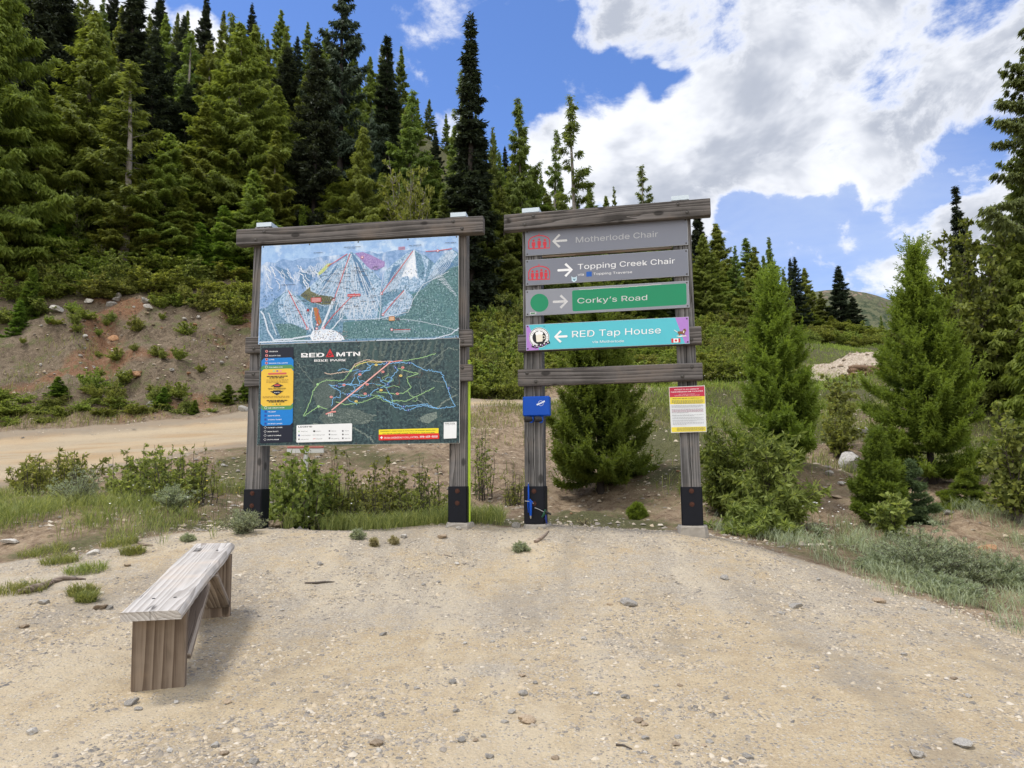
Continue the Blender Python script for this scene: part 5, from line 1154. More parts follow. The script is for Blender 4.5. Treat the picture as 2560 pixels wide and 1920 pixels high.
def bm1(name, TL, TR, BR, BL, yy, bolts=()):
    (x0, za), (x1, zb) = A1(*TL, yy), A1(*TR, yy); zc, zd = A1(*BL, yy)[1], A1(*BR, yy)[1]
    return beam(name, rm, x0, x1, (zc + zd) / 2, (za + zb) / 2, yy, -.001, bolts=[A1(*q, yy) for q in bolts])
bm1("top_beam", (30, 148), (1736, 54), (1738, 166), (28, 256), -.115, [(222, 166), (163, 221), (1530, 94), (1591, 143)])
bm1("middle_rail", (92, 890), (1660, 840), (1662, 952), (93, 1003), -.085, [(151, 972), (1595, 926)])
bm1("lower_rail", (86, 1126), (1658, 1076), (1660, 1190), (87, 1236), -.085, [(148, 1150), (1593, 1106)])
yp = -.10
def map_panel(name, TL, TR, BR, BL, label, mat):
    P = [A1(*c, yp) for c in (TL, TR, BR, BL)]
    x0 = (P[0][0] + P[3][0]) / 2; x1 = (P[1][0] + P[2][0]) / 2; z1 = (P[0][1] + P[1][1]) / 2; z0 = (P[2][1] + P[3][1]) / 2
    o = panel(name, rm, x0, x1, z0, z1, yp, yp + .013, WHITEP); o["label"] = label
    pr = Print(yp, lambda a, b_: A1(a, b_, yp)); pr.polyl([(x0 + .002, z0 + .002), (x1 - .002, z0 + .002), (x1 - .002, z1 - .002), (x0 + .002, z1 - .002)], mat)
    screws(rm, [(x0 + (x1 - x0) * f, z) for f in (.01, .25, .5, .75, .99) for z in (z0 + .012, z1 - .012)], yp - .0012)
    return pr
def stipple(name, a, b, c3, scale=60.0, thr=.5, streak=False):
    m, n = new_mat(name); co = obj_co(n)
    f = n.noise(co, scale, 4.0, .75); f2 = n.noise(n.mapping(co, (1, 1, .4)) if streak else co, 7.0, 5.0, .65)
    c = n.mix(n.ramp(f, thr - .09, thr + .09), a, b); c = n.mix(n.ramp(f2, .50, .68, 0, .85), c, c3)
    finish(n, principled(n, c, .4, 0, None, spec=.4)); return m
M_SKY = stipple("printed_sky", (.28, .46, .78), (.36, .55, .84), (.60, .74, .92), 8)
M_FAR = stipple("printed_far_range", (.16, .30, .56), (.28, .43, .70), (.66, .76, .91), 20, .5, True)
M_FOR = stipple("printed_forest", (.06, .16, .27), (.22, .37, .52), (.10, .26, .34), 50, .5)
M_FORG = stipple("printed_green_forest", (.045, .13, .15), (.17, .31, .33), (.08, .20, .22), 50, .52)
M_SNOWF = stipple("printed_snowy_forest", (.14, .28, .46), (.52, .66, .83), (.36, .52, .72), 52, .5)
M_SNOW = stipple("printed_snow", (.66, .74, .86), (.84, .88, .94), (.52, .62, .78), 40)
M_RUN = ink((.64, .73, .85)); M_LIFT = ink((.62, .09, .09)); M_LAB = ink((.08, .09, .13)); M_PUR = stipple("printed_purple", (.24, .16, .42), (.42, .32, .60), (.33, .24, .5), 60); M_OLV = stipple("printed_olive", (.09, .10, .05), (.17, .18, .10), (.12, .13, .08), 60)
M_YG = stipple("printed_yellow_green", (.40, .50, .16), (.60, .66, .36), (.7, .76, .6), 60)
q1 = map_panel("ski_map_panel", (198, 262), (1563, 193), (1570, 897), (188, 945), "upper panel with painted ski trail map of snowy mountains", M_SKY)
def bot(x): return 943 + (898 - 943) * (x - 188) / 1382.
q1.poly([(200, 402), (240, 372), (300, 380), (350, 352), (420, 365), (480, 345), (560, 350), (620, 335), (690, 330), (760, 322), (820, 318), (900, 312), (950, 298), (1010, 318), (1080, 300), (1130, 292), (1200, 296), (1260, 284), (1330, 300), (1420, 298), (1500, 285), (1545, 268), (1562, 290), (1568, 895), (190, 940)], M_FAR)
q1.poly([(196, 520), (230, 510), (270, 520), (310, 505), (360, 530), (420, 470), (470, 430), (530, 380), (570, 345), (610, 335), (650, 370), (720, 400), (760, 480), (700, 620), (400, 700), (194, 700)], M_FAR)
for k in range(26):
    x = 440 + k * 9; q1.line([(x, 440 + 10 * math.sin(k) - k * 3), (x - 14, 500 + 15 * math.cos(k * 2) - k * 2)], 3, M_RUN, 1.5, k)
q1.poly([(192, 700), (240, 690), (300, 630), (390, 565), (430, 600), (480, 610), (560, 560), (640, 600), (760, 620), (900, 560), (1040, 560), (1100, 430), (1160, 390), (1260, 300), (1340, 330), (1420, 400), (1480, 320), (1530, 290), (1564, 310), (1568, 895), (190, 938)], M_FOR)
q1.poly([(1240, 600), (1320, 560), (1420, 470), (1500, 420), (1565, 400), (1568, 880), (1300, 895), (760, 905), (770, 790), (1000, 770), (1100, 760), (1200, 740)], M_FORG)
q1.poly([(300, 800), (420, 800), (520, 850), (500, 920), (340, 900)], M_FORG); q1.poly([(192, 720), (250, 700), (300, 760), (310, 900), (260, 935), (192, 938)], M_FOR)
# the main mountain
q1.poly([(825, 300), (780, 340), (690, 410), (620, 470), (540, 540), (475, 600), (560, 650), (690, 670), (720, 640), (760, 700), (800, 770), (1000, 768), (1030, 600), (1035, 500), (960, 420), (900, 360)], M_SNOWF)
q1.poly([(1055, 440), (1120, 380), (1200, 320), (1262, 286), (1330, 330), (1362, 360), (1330, 520), (1260, 580), (1120, 560), (1040, 600)], M_SNOWF)
q1.poly([(1262, 288), (1225, 340), (1190, 430), (1170, 480), (1215, 470), (1232, 495), (1262, 470), (1285, 490), (1272, 400), (1268, 340)], M_SNOW)
q1.poly([(1262, 292), (1310, 330), (1335, 420), (1325, 500), (1290, 480), (1275, 380)], M_FOR)
q1.poly([(385, 566), (340, 610), (316, 660), (330, 740), (380, 790), (470, 820), (545, 855), (560, 800), (550, 720), (500, 660), (440, 600)], M_SNOWF)
q1.poly([(1200, 566), (1130, 620), (1040, 690), (1040, 760), (1150, 745), (1240, 690), (1250, 610)], M_SNOWF)
q1.poly([(1380, 410), (1450, 330), (1520, 285), (1560, 320), (1500, 400), (1400, 470), (1350, 500)], M_SNOWF)
q1.poly([(850, 312), (905, 305), (960, 325), (1010, 350), (1058, 372), (1055, 405), (1000, 430), (960, 425), (930, 400), (890, 355)], M_PUR)
q1.poly([(640, 405), (660, 385), (690, 380), (650, 430), (600, 470), (585, 460)], M_YG)
q1.poly([(470, 605), (540, 545), (545, 575), (600, 600), (690, 612), (715, 625), (690, 668), (620, 668), (540, 650)], M_OLV)
for k in range(16): q1.line([(500 + k * 13, 590 + k * 1.5), (480 + k * 13, 612 + k * 3)], 2, ink((.05, .06, .03)))
q1.poly([(563, 690), (588, 688), (622, 790), (600, 815), (578, 770)], ink((.42, .17, .05)))
# painted trees and shaded flanks
rg = np.random.default_rng(12)
M_TD, M_TL, M_SHD = ink((.045, .12, .19)), ink((.42, .56, .70)), ink((.10, .22, .40))
for P_ in ([(826, 304), (905, 400), (960, 520), (940, 620), (880, 520), (850, 400)], [(735, 380), (700, 470), (640, 560), (600, 600), (660, 480)], [(300, 400), (380, 430), (420, 520), (360, 480)], [(470, 440), (560, 470), (520, 560), (470, 520)], [(1110, 410), (1170, 390), (1130, 480), (1070, 540)], [(1420, 420), (1500, 360), (1540, 390), (1440, 470)]): q1.poly(P_, M_SHD)
q1.batch(True)
for k in range(1500):
    x, y = rg.uniform(200, 1560), rg.uniform(420, 900); h_ = rg.uniform(5, 11)
    if y < 560 - .0 and not (480 < x < 1050 or x > 1060): continue
    q1.poly([(x - h_ * .35, y), (x + h_ * .35, y), (x, y - h_)], M_TD if rg.random() < .62 else M_TL)
for k in range(26):
    a_ = rg.uniform(210, 640); b_ = rg.uniform(385, 520); q1.line([(a_, b_), (a_ + rg.uniform(10, 26), b_ + rg.uniform(14, 40)), (a_ + rg.uniform(20, 50), b_ + rg.uniform(40, 80))], rg.uniform(2, 6), M_SNOW, 2, 700 + k)
# runs
q1.batch(True)
for k in range(30):
    t = (k + .5) / 30; xb = 560 + t * 480; yb_ = 700 + 70 * math.sin(t * 3.1) + rg.normal() * 20; x_s = 810 + (xb - 810) * .35 + rg.normal() * 12; ys_ = 360 + 70 * rg.random()
    if xb < 700: ys_, yb_ = 430, 590 + rg.normal() * 15
    q1.line([(x_s, ys_), (x_s + (xb - x_s) * .5 + rg.normal() * 12, (ys_ + yb_) / 2), (xb, yb_)], rg.uniform(1.8, 3.6), M_RUN, 1.6, k)
for k in range(11):
    x = 735 + k * 25; q1.line([(x + 8, 640 + rg.normal() * 14), (x - 8 + rg.normal() * 8, 690), (x - 26 + rg.normal() * 8, 735 + 30 * math.sin(k * 1.7))], rg.uniform(3, 6), M_RUN, 1.8, 60 + k)
for k in range(6): q1.line([(735 + k * 6, 610 + k * 24), (820 + rg.normal() * 20, 622 + k * 20 + rg.normal() * 8), (960 + rg.normal() * 30, 600 + k * 22)], 2.6, M_RUN, 2, 90 + k)
for k in range(9): q1.line([(395, 572), (360 + k * 18, 680 + rg.normal() * 15), (400 + k * 17, 790 + k * 7)], rg.uniform(2, 4), M_RUN, 1.6, 120 + k)
for k in range(8): q1.line([(1195, 572), (1110 + k * 16, 660), (1050 + k * 25, 745 - k * 6)], 2.6, M_RUN, 1.6, 140 + k)
for k in range(7): q1.line([(1255, 300), (1140 + k * 9, 430), (1050 + k * 12, 580)], 2.4, M_RUN, 1.6, 150 + k)
for k in range(7): q1.line([(1500 + k * 6, 300), (1420 + k * 14, 400), (1360 + k * 10, 490)], 2.4, M_RUN, 1.6, 160 + k)
q1.batch(False)
for L_, w_ in [([(200, 715), (222, 740), (250, 850), (290, 915), (420, 905), (560, 880)], 16), ([(255, 725), (280, 800), (310, 880)], 8), ([(700, 640), (660, 740), (620, 840), (600, 900)], 24), ([(560, 690), (545, 780), (570, 860)], 14), ([(760, 760), (700, 830), (640, 880)], 12), ([(830, 320), (760, 480), (720, 620), (690, 700)], 9), ([(770, 775), (900, 770), (1010, 768), (1100, 745), (1220, 720), (1250, 640), (1320, 530), (1500, 440)], 6), ([(1020, 770), (1030, 690), (1030, 560), (1050, 450)], 6), ([(1570, 830), (1520, 870), (1400, 905), (1000, 915)], 10), ([(1040, 770), (1200, 770), (1330, 790), (1460, 820), (1566, 850)], 4), ([(560, 650), (640, 680), (720, 660), (900, 640), (1000, 610), (1040, 600)], 4), ([(192, 930), (300, 925), (480, 918), (760, 915)], 14)]: q1.line(L_, w_ * .6, M_RUN, 1.5, 7)
q1.poly([(560, 850), (640, 835), (720, 850), (770, 890), (780, 912), (560, 922), (540, 890)], M_SNOW)
q1.batch(True)
for k in range(90):
    x, y = rg.uniform(560, 800), rg.uniform(850, 912); w_ = rg.uniform(3, 8); q1.poly([(x, y), (x + w_, y - .5), (x + w_, y + 4), (x, y + 4)], ink([(.10, .12, .16), (.25, .28, .33), (.35, .2, .15)][k % 3]))
for k in range(20): q1.line([(1410 + k * 7, 480 + k * 6.5 + rg.normal() * 4), (1460 + k * 5, 470 + k * 7)], 2.6, M_RUN, 1.5, 200 + k)
q1.batch(False)
for L_ in [[(818, 318), (768, 460), (708, 630)], [(1252, 298), (1150, 440), (1036, 590)], [(1190, 572), (1110, 660), (1046, 735)], [(850, 590), (700, 745), (636, 830)], [(392, 572), (450, 690), (522, 830)], [(800, 318), (720, 370), (660, 405)], [(1340, 302), (1420, 297), (1520, 282)], [(600, 700), (590, 760), (592, 810)]]: q1.line(L_, 4.5, M_LIFT)
for x, y in [(705, 636), (1036, 592), (1045, 738), (636, 830), (522, 834), (902, 342), (592, 808), (1424, 297), (1106, 842), (588, 834)]: q1.circ(x, y, 9, M_LIFT, n=14); q1.circ(x, y, 5.5, M_RUN, n=12)
q1.batch(True)
for k in range(60):
    x, y = rg.uniform(620, 1000), rg.uniform(400, 700); q1.circ(x, y, 3.2, M_LAB, n=6); q1.line([(x + 6, y), (x + rg.uniform(18, 40), y - 1)], 2.2, M_LAB)
for k in range(30):
    x, y = rg.choice([rg.uniform(330, 520), rg.uniform(1060, 1350)]), rg.uniform(600, 740); q1.line([(x, y), (x + rg.uniform(15, 36), y - 1)], 2.4, M_LAB)
q1.batch(False)
for t_, x0, y, x1 in [("GRANITE MOUNTAIN", 776, 277, 892), ("GREY MOUNTAIN", 1224, 264, 1310), ("MOUNT KIRKUP", 1474, 246, 1552), ("MT ROBERTS", 568, 315, 628), ("RED MOUNTAIN", 346, 537, 440)]: q1.text(t_, x0, y, x1, M_LAB, cap=9, slope=-.045, bold=.02)
q1.text("2075M / 6807FT", 800, 285, 866, M_LAB, cap=5.5, slope=-.045); q1.text("2049M / 6722FT", 1236, 272, 1298, M_LAB, cap=5.5, slope=-.045)
q1.rrect([(800, 597), (890, 593), (891, 611), (801, 615)], 3, ink((.50, .05, .06))); q1.text("YOU ARE HERE", 806, 610, 885, WHT, cap=9, slope=-.03, bold=.01)
q1.poly([(820, 614), (832, 613.5), (826, 628)], ink((.50, .05, .06)))
q1.rrect([(548, 622), (620, 619), (621, 652), (549, 655)], 4, ink((.48, .08, .09)))
for yy in (630, 638, 646): q1.line([(555, yy), (614, yy - 2)], 3, ink((.75, .6, .6)))
q1.rrect([(1086, 752), (1126, 750), (1127, 780), (1087, 782)], 3, ink((.50, .20, .04)))
for yy in (760, 768, 775): q1.line([(1091, yy), (1122, yy - 1)], 3, ink((.8, .7, .6)))
q1.rrect([(520, 700), (536, 699), (536, 716), (520, 717)], 2, ink((.35, .03, .04))); q1.rrect([(1136, 760), (1160, 759), (1160, 777), (1136, 778)], 2, M_LAB)
for yy in (270, 277, 285): q1.line([(1153, yy + 4), (1198, yy + 1)], 3, M_LIFT)
for yy in (840, 848, 857): q1.line([(1120, yy + 4), (1235, yy)], 3, [M_LIFT, M_RUN, M_RUN][(yy // 8) % 3])
q1.build("map_print", rm)

# bike park map
M_AIR = stipple("printed_aerial_photo", (.010, .030, .040), (.060, .110, .115), (.040, .085, .085), 30, .52, True)
M_AIRL = stipple("printed_aerial_clearing", (.10, .14, .13), (.22, .27, .24), (.06, .10, .10), 60, .5); M_AIRG = stipple("printed_aerial_slope", (.05, .08, .075), (.11, .15, .14), (.03, .06, .06), 60, .5)
q2 = map_panel("bike_map_panel", (188, 946), (1570, 898), (1578, 1620), (180, 1650), "lower panel with dark aerial bike park map and legends", M_AIR)
for k in range(14):
    x = 880 + k * 42; q2.line([(x + 30, 925 + rg.normal() * 6), (x + rg.normal() * 15, 1040), (x - 40 + rg.normal() * 20, 1110 + rg.random() * 80)], rg.uniform(8, 22), M_AIRG, 5, 300 + k)
for L_, w_ in [([(1560, 1290), (1480, 1330), (1420, 1385)], 10), ([(1400, 1385), (1300, 1340), (1180, 1240)], 5), ([(560, 1490), (700, 1500), (840, 1520), (920, 1560), (980, 1620)], 9), ([(1250, 1160), (1330, 1100), (1440, 1010), (1500, 965), (1560, 980)], 5), ([(450, 1060), (520, 1160), (600, 1250), (680, 1360)], 4), ([(440, 1600), (470, 1640)], 6), ([(1560, 1260), (1480, 1210), (1380, 1190)], 4), ([(1300, 1200), (1320, 1300), (1400, 1390)], 4)]: q2.line(L_, w_, M_AIRL, 3, 9)
q2.poly([(640, 1400), (720, 1380), (860, 1390), (980, 1440), (940, 1490), (840, 1500), (640, 1490), (600, 1450)], M_AIRG)
q2.poly([(1300, 1450), (1345, 1425), (1415, 1408), (1420, 1450), (1360, 1490), (1310, 1480)], M_AIRL); q2.poly([(560, 1180), (700, 1170), (720, 1260), (680, 1380), (600, 1400), (560, 1300)], M_AIRG)
q2.batch(True)
for k in range(70):
    x, y = rg.uniform(640, 980), rg.uniform(1395, 1495); a = rg.uniform(-.5, .6); q2.line([(x, y), (x + 22 * math.cos(a), y + 22 * math.sin(a))], rg.uniform(2, 6), M_AIRL)
for k in range(420):
    x, y = rg.uniform(440, 1560), rg.uniform(930, 1610); a = rg.uniform(-.9, .9); l_ = rg.uniform(5, 20)
    if 470 < x < 900 and 965 < y < 1070 or x < 860 and y > 1480 or x > 1005 and y > 1510: continue
    q2.line([(x, y), (x + l_ * math.cos(a), y + l_ * math.sin(a))], rg.uniform(1.5, 5), M_AIRG if k % 4 else M_AIRL)
q2.batch(False)
TB, TG, TY, TR_ = ink((.22, .52, .90)), ink((.36, .62, .28)), ink((.80, .62, .18)), ink((.78, .30, .28)); TP = ink((.80, .62, .50))
trails = [(TB, [(1100, 1062), (1180, 1070), (1240, 1072), (1330, 1120), (1450, 1135), (1455, 1165), (1480, 1210), (1500, 1260), (1520, 1330), (1545, 1370), (1420, 1388), (1330, 1355), (1190, 1375), (1100, 1345), (1010, 1295)]), (TB, [(1420, 1388), (1320, 1365), (1220, 1398), (1130, 1380), (1060, 1320)]),
          (TB, [(930, 1070), (960, 1090), (955, 1120), (880, 1130), (850, 1150), (840, 1190), (815, 1230)]), (TB, [(670, 1220), (740, 1240), (820, 1215), (880, 1225), (870, 1170), (960, 1090), (1060, 1075)]), (TB, [(680, 1230), (750, 1265), (750, 1310), (700, 1310), (690, 1370)]), (TB, [(820, 1300), (900, 1310), (960, 1300), (985, 1260), (1080, 1220), (1110, 1160), (1150, 1125), (1120, 1090)]), (TB, [(760, 1280), (850, 1290), (940, 1295)]), (TB, [(1060, 1078), (1120, 1072), (1190, 1065)]),
          (TG, [(495, 1440), (545, 1330), (560, 1270), (600, 1215), (650, 1190), (770, 1195), (820, 1128), (850, 1095), (930, 1065)]), (TG, [(500, 1440), (540, 1410), (600, 1372), (660, 1390)]), (TG, [(1150, 1110), (1220, 1130), (1290, 1145), (1210, 1170), (1220, 1210), (1240, 1240), (1190, 1280), (1120, 1285), (1000, 1270)]), (TG, [(1010, 1300), (900, 1345), (780, 1360), (720, 1340)]), (TG, [(1180, 1060), (1300, 1040), (1410, 1005)]), (TG, [(1100, 1330), (1200, 1335), (1300, 1290), (1400, 1240)]),
          (TP, [(640, 1140), (680, 1150), (740, 1140), (820, 1128), (850, 1080), (930, 1050), (1020, 1062), (1100, 1060)]), (TY, [(850, 1100), (880, 1078), (950, 1062), (1040, 1068)]), (ink((.10, .06, .05)), [(1150, 1150), (1160, 1220), (1060, 1260), (1000, 1240)])]
for k, (m_, L_) in enumerate(trails): q2.line(L_, 3.8, m_, 3.2 if m_ is TB else 2.0, 400 + k)
for k in range(22):
    x, y = rg.uniform(700, 1300), rg.uniform(1090, 1330); P_ = [(x, y)]; a = rg.uniform(0, 6.28)
    for q in range(9): a += rg.normal() * .9; x += 22 * math.cos(a); y += 13 * math.sin(a); P_.append((x, y))
    q2.line(P_, 2.6, [TB, TG, M_AIRL, ink((.12, .08, .07)), TB][k % 5], 1.6, 900 + k)
q2.line([(690, 1398), (860, 1260), (1095, 1066)], 9, TR_); q2.line([(690, 1398), (860, 1260), (1095, 1066)], 3, ink((.75, .65, .6)))
q2.line([(1090, 1066), (1180, 1054)], 6, TR_); q2.line([(650, 1425), (690, 1410), (720, 1408)], 9, TR_)
for k, (x, y) in enumerate([(1070, 1070), (1228, 1072), (1132, 1104), (886, 1128), (1078, 1220), (878, 1308), (945, 1296), (1500, 1246), (1188, 1373), (1220, 1397), (726, 1230), (800, 1290)]): q2.poly([(x - 8, y - 8), (x + 8, y - 8), (x + 8, y + 8), (x - 8, y + 8)], ink((.02, .06, .28))); q2.line([(x, y - 4), (x, y + 4)], 3, WHT)
for k, (x, y) in enumerate([(998, 1085), (1045, 1133), (886, 1152), (1168, 1160), (776, 1224), (936, 1220), (1032, 1260), (922, 1285), (688, 1307), (860, 1337), (1145, 1285), (1182, 1104)]): q2.circ(x, y, 11, TR_ if k % 3 else TY, ry=8, n=14); q2.line([(x - 4, y), (x + 4, y)], 3, BLK)
for x, y in [(822, 1126), (594, 1220), (600, 1372)]: q2.circ(x, y, 9, TG, n=12)
for k in range(6): q2.poly([(666 + (k % 3) * 12, 1420 + (k // 3) * 12), (675 + (k % 3) * 12, 1420 + (k // 3) * 12), (675 + (k % 3) * 12, 1429 + (k // 3) * 12), (666 + (k % 3) * 12, 1429 + (k // 3) * 12)], ink((.6, .62, .6)))
q2.text("RED", 480, 1033, 640, WHT, cap=39, bold=.03, slope=-.02); q2.text("MTN", 724, 1026, 888, WHT, cap=39, bold=.03, slope=-.02)
q2.poly([(680, 974), (708, 1030), (650, 1032)], ink((.62, .02, .03))); q2.ring(678, 1014, 7, 12, ink((.05, .03, .03))); q2.line([(655, 1030), (700, 1008)], 3, ink((.05, .03, .03)))
q2.text("BIKE PARK", 571, 1063, 792, WHT, cap=20, bold=.025, slope=-.018)
# trail list
KX0, KX1 = 206, 428
BLUEP, GRNP, YELP = ink((.004, .20, .62)), ink((.09, .27, .10)), ink((.80, .52, .06))
q2.rrect([(207, 970), (428, 963), (421, 1618), (197, 1627)], 5, NAVY)
q2.poly([(224, 1040), (412, 1034), (428, 1052), (422, 1482), (404, 1500), (216, 1507), (200, 1492), (207, 1058)], BLUEP)
q2.poly([(205, 1100), (220, 1088), (414, 1084), (428, 1100), (428, 1116), (205, 1122)], GRNP); q2.poly([(203, 1362), (424, 1356), (423, 1382), (408, 1394), (216, 1398), (202, 1386)], GRNP)
q2.poly([(222, 1116), (412, 1110), (427, 1128), (424, 1348), (406, 1366), (218, 1372), (202, 1356), (205, 1132)], YELP)
rows = [("OBSIDIUS", 259, 997, 319, 0), ("DRAGON TAIL", 259, 1026, 340, 0), ("LAPIS", 259, 1053, 295, 0), ("DRAGON TAIL LOWER", 258, 1078, 388, 0), ("COLUMBIA AVE", 257, 1106, 352, 1), ("RED RIDING HOOD", 253, 1387, 366, 1), ("PILGRIM", 252, 1413, 304, 2), ("GOLD DIGGER", 251, 1441, 335, 2), ("GOLDEN TICKET", 251, 1468, 347, 2), ("PAYDIRT UPPER", 251, 1496, 350, 2), ("PAYDIRT LOWER", 250, 1523, 351, 3), ("MINE SHAFT", 249, 1550, 325, 3), ("CAN O\u2019 WORMS", 249, 1578, 343, 3), ("OUTTA HAND", 248, 1606, 328, 3)]
for t_, x0, y, x1, kd in rows:
    q2.text(t_, x0, y, x1, WHT, cap=9.5, bold=.02, slope=-.022); cx_ = x0 - 17; cy_ = y - 5
    if kd == 0: q2.circ(cx_, cy_, 10, TR_, ry=9, n=14); q2.circ(cx_, cy_, 6, ink((.25, .05, .08)), n=12)
    elif kd == 1: q2.circ(cx_, cy_, 9, WHT, n=14); q2.circ(cx_, cy_, 7, GRNP, n=14)
    elif kd == 2: q2.poly([(cx_ - 7, cy_ - 7), (cx_ + 7, cy_ - 7), (cx_ + 7, cy_ + 7), (cx_ - 7, cy_ + 7)], ink((.02, .06, .35)))
    else: q2.poly([(cx_, cy_ - 10), (cx_ + 10, cy_), (cx_, cy_ + 10), (cx_ - 10, cy_)], ink((.7, .7, .72))); q2.poly([(cx_, cy_ - 8), (cx_ + 8, cy_), (cx_, cy_ + 8), (cx_ - 8, cy_)], NAVY)
for x, m_ in ((292, TG), (316, ink((.3, .12, .4))), (340, TR_)): q2.circ(x, 1128, 8, m_, ry=6, n=12)
q2.rrect([(253, 1142), (380, 1138), (380, 1150), (253, 1154)], 4, ink((.62, .12, .1))); fuzzy(q2, 244, 388, 1166, -.02, BLK, 6); fuzzy(q2, 262, 366, 1176, -.02, BLK, 6)
for yy in (1190, 1199, 1208): fuzzy(q2, 240, 392, yy, -.02, ink((.35, .22, .05)), 3)
q2.poly([(316, 1210), (362, 1232), (340, 1233), (340, 1240), (292, 1241), (292, 1234), (270, 1235)], NAVY); q2.rrect([(297, 1221), (334, 1220), (334, 1231), (297, 1232)], 3, ink((.55, .08, .08)))
q2.text("TRAIL PROGRESSION", 252, 1256, 376, NAVY, cap=14, bold=.01, slope=-.02)
q2.poly([(266, 1268), (288, 1267), (288, 1262), (340, 1261), (340, 1266), (360, 1265), (314, 1296)], NAVY); q2.text("BONUS", 296, 1279, 332, WHT, cap=7, bold=.02)
for yy in (1305, 1313): fuzzy(q2, 216, 400, yy, -.02, ink((.35, .22, .05)), 3)
fuzzy(q2, 244, 388, 1333, -.02, BLK, 6); fuzzy(q2, 258, 366, 1342, -.02, BLK, 6)
for x, m_ in ((288, TG), (312, NAVY), (336, BLK)): q2.circ(x, 1357, 4, m_, n=10)
# legend
q2.rrect([(450, 1502), (834, 1489), (832, 1612), (449, 1622)], 8, ink((.80, .82, .84))); q2.text("LEGEND", 463, 1519, 558, BLK, cap=14, bold=.025, slope=-.02)
GT = ink((.10, .10, .11))
for t_, x0, y, x1 in [("Beginner", 481, 1548, 527), ("Intermediate", 480, 1576, 546), ("Advanced", 479, 1603, 532), ("Expert", 587, 1547, 620), ("Hiking Trail", 586, 1573, 645), ("Chairlift", 587, 1600, 627), ("Patrol", 692, 1546, 722), ("Rentals", 691, 1571, 731), ("Shopping", 691, 1598, 743), ("Food", 784, 1544, 810), ("Drink", 784, 1569, 810), ("Service", 783, 1596, 822)]: q2.text(t_, x0, y, x1, GT, cap=9, slope=-.02)
q2.circ(467, 1545, 5, TG, n=12); q2.poly([(462, 1567), (473, 1567), (473, 1578), (462, 1578)], ink((.02, .05, .25))); q2.poly([(467, 1593), (473, 1599), (467, 1605), (461, 1599)], BLK); q2.poly([(563, 1543), (568, 1538), (577, 1538), (582, 1543), (577, 1549), (568, 1549)], BLK); q2.line([(562, 1570), (582, 1570)], 2, GT); q2.line([(564, 1597), (582, 1596)], 3, REDI)
for x in (678, 770):
    for y in (1542, 1566, 1592): q2.poly([(x - 5, y - 5), (x + 5, y - 5), (x + 5, y + 5), (x - 5, y + 5)], GT)
# emergency panel
q2.rrect([(1018, 1533), (1431, 1522), (1431, 1560), (1018, 1570)], 4, ink((.85, .70, .02))); q2.rrect([(1018, 1567), (1434, 1557), (1435, 1597), (1018, 1607)], 4, ink((.66, .025, .02)))
q2.text("EMERGENCY ASSISTANCE IS AVAILABLE ON MARKED TRAILS ONLY", 1030, 1549, 1416, BLK, cap=9.5, bold=.02, slope=-.024); q2.text("ANY TRAVEL OUTSIDE MARKED TRAILS IS AT YOUR OWN RISK.", 1043, 1565, 1406, BLK, cap=9.5, bold=.02, slope=-.024)
q2.text("IN AN EMERGENCY CALL PATROL", 1055, 1596, 1293, WHT, cap=17, slope=-.026); q2.text("778-457-5000", 1302, 1589, 1424, WHT, cap=17, bold=.03, slope=-.026)
q2.line([(1028, 1588), (1046, 1587)], 6, WHT); q2.line([(1037, 1579), (1037, 1597)], 6, WHT)
q2.rrect([(1467, 1482), (1556, 1478), (1554, 1592), (1466, 1596)], 3, ink((.80, .82, .84))); q2.text("BIKE PARK", 1474, 1493, 1545, BLK, cap=9, bold=.025, slope=-.02); q2.text("INFORMATION", 1474, 1502, 1547, BLK, cap=6, bold=.01, slope=-.02)
q2.build("map_print", rm)

# lime marker stake behind the second post of the map sign
xs_, _ = S1.hit(1172, 1200, .12); 
mk = empty("marker_stake", tuple(S1.o), -S1.yaw, "narrow lime green marker stake leaning behind the map board post", "stake")
b = MB(); zt = S1.hit(1175, 905, .12)[1]; zb_ = S1.hit(1175, 1325, .12)[1]; xo = S1.hit(1176, 1130, .12)[0]
b.box((xo - .014, .12, (zt + zb_) / 2), (.026, .035, zt - zb_), 0, .004); b.build("shaft", LIME, mk)
b = MB(); b.box((xo - .014, .12, zt + .012), (.032, .042, .02), 0, .005); b.build("tip", LIME, mk)
# ------------------------------------------------------------------ bench
A = at(310, 1529, 3.9); B = at(446, 1529, 3.9); Cc = at(585.5, 1358, 5.72); Dd = at(492, 1356, 5.72)
A, B, Cc, Dd = [Vector(q) for q in (A, B, Cc, Dd)]
f0 = (A + B) / 2; f1 = (Cc + Dd) / 2; ax_ = (f1 - f0); Ln = ax_.length; ay = ax_.normalized()
wd = ((B - A).length + (Cc - Dd).length) / 2
axx = ay.cross(Vector((0, 0, 1))).normalized(); az_ = axx.cross(ay)
Mb = Matrix((axx, ay, az_)).transposed().to_4x4(); Mb.translation = f0
bench = empty("bench", (0, 0, 0), 0, "weathered grey plank bench standing on the gravel", "bench"); bench.matrix_world = Mb
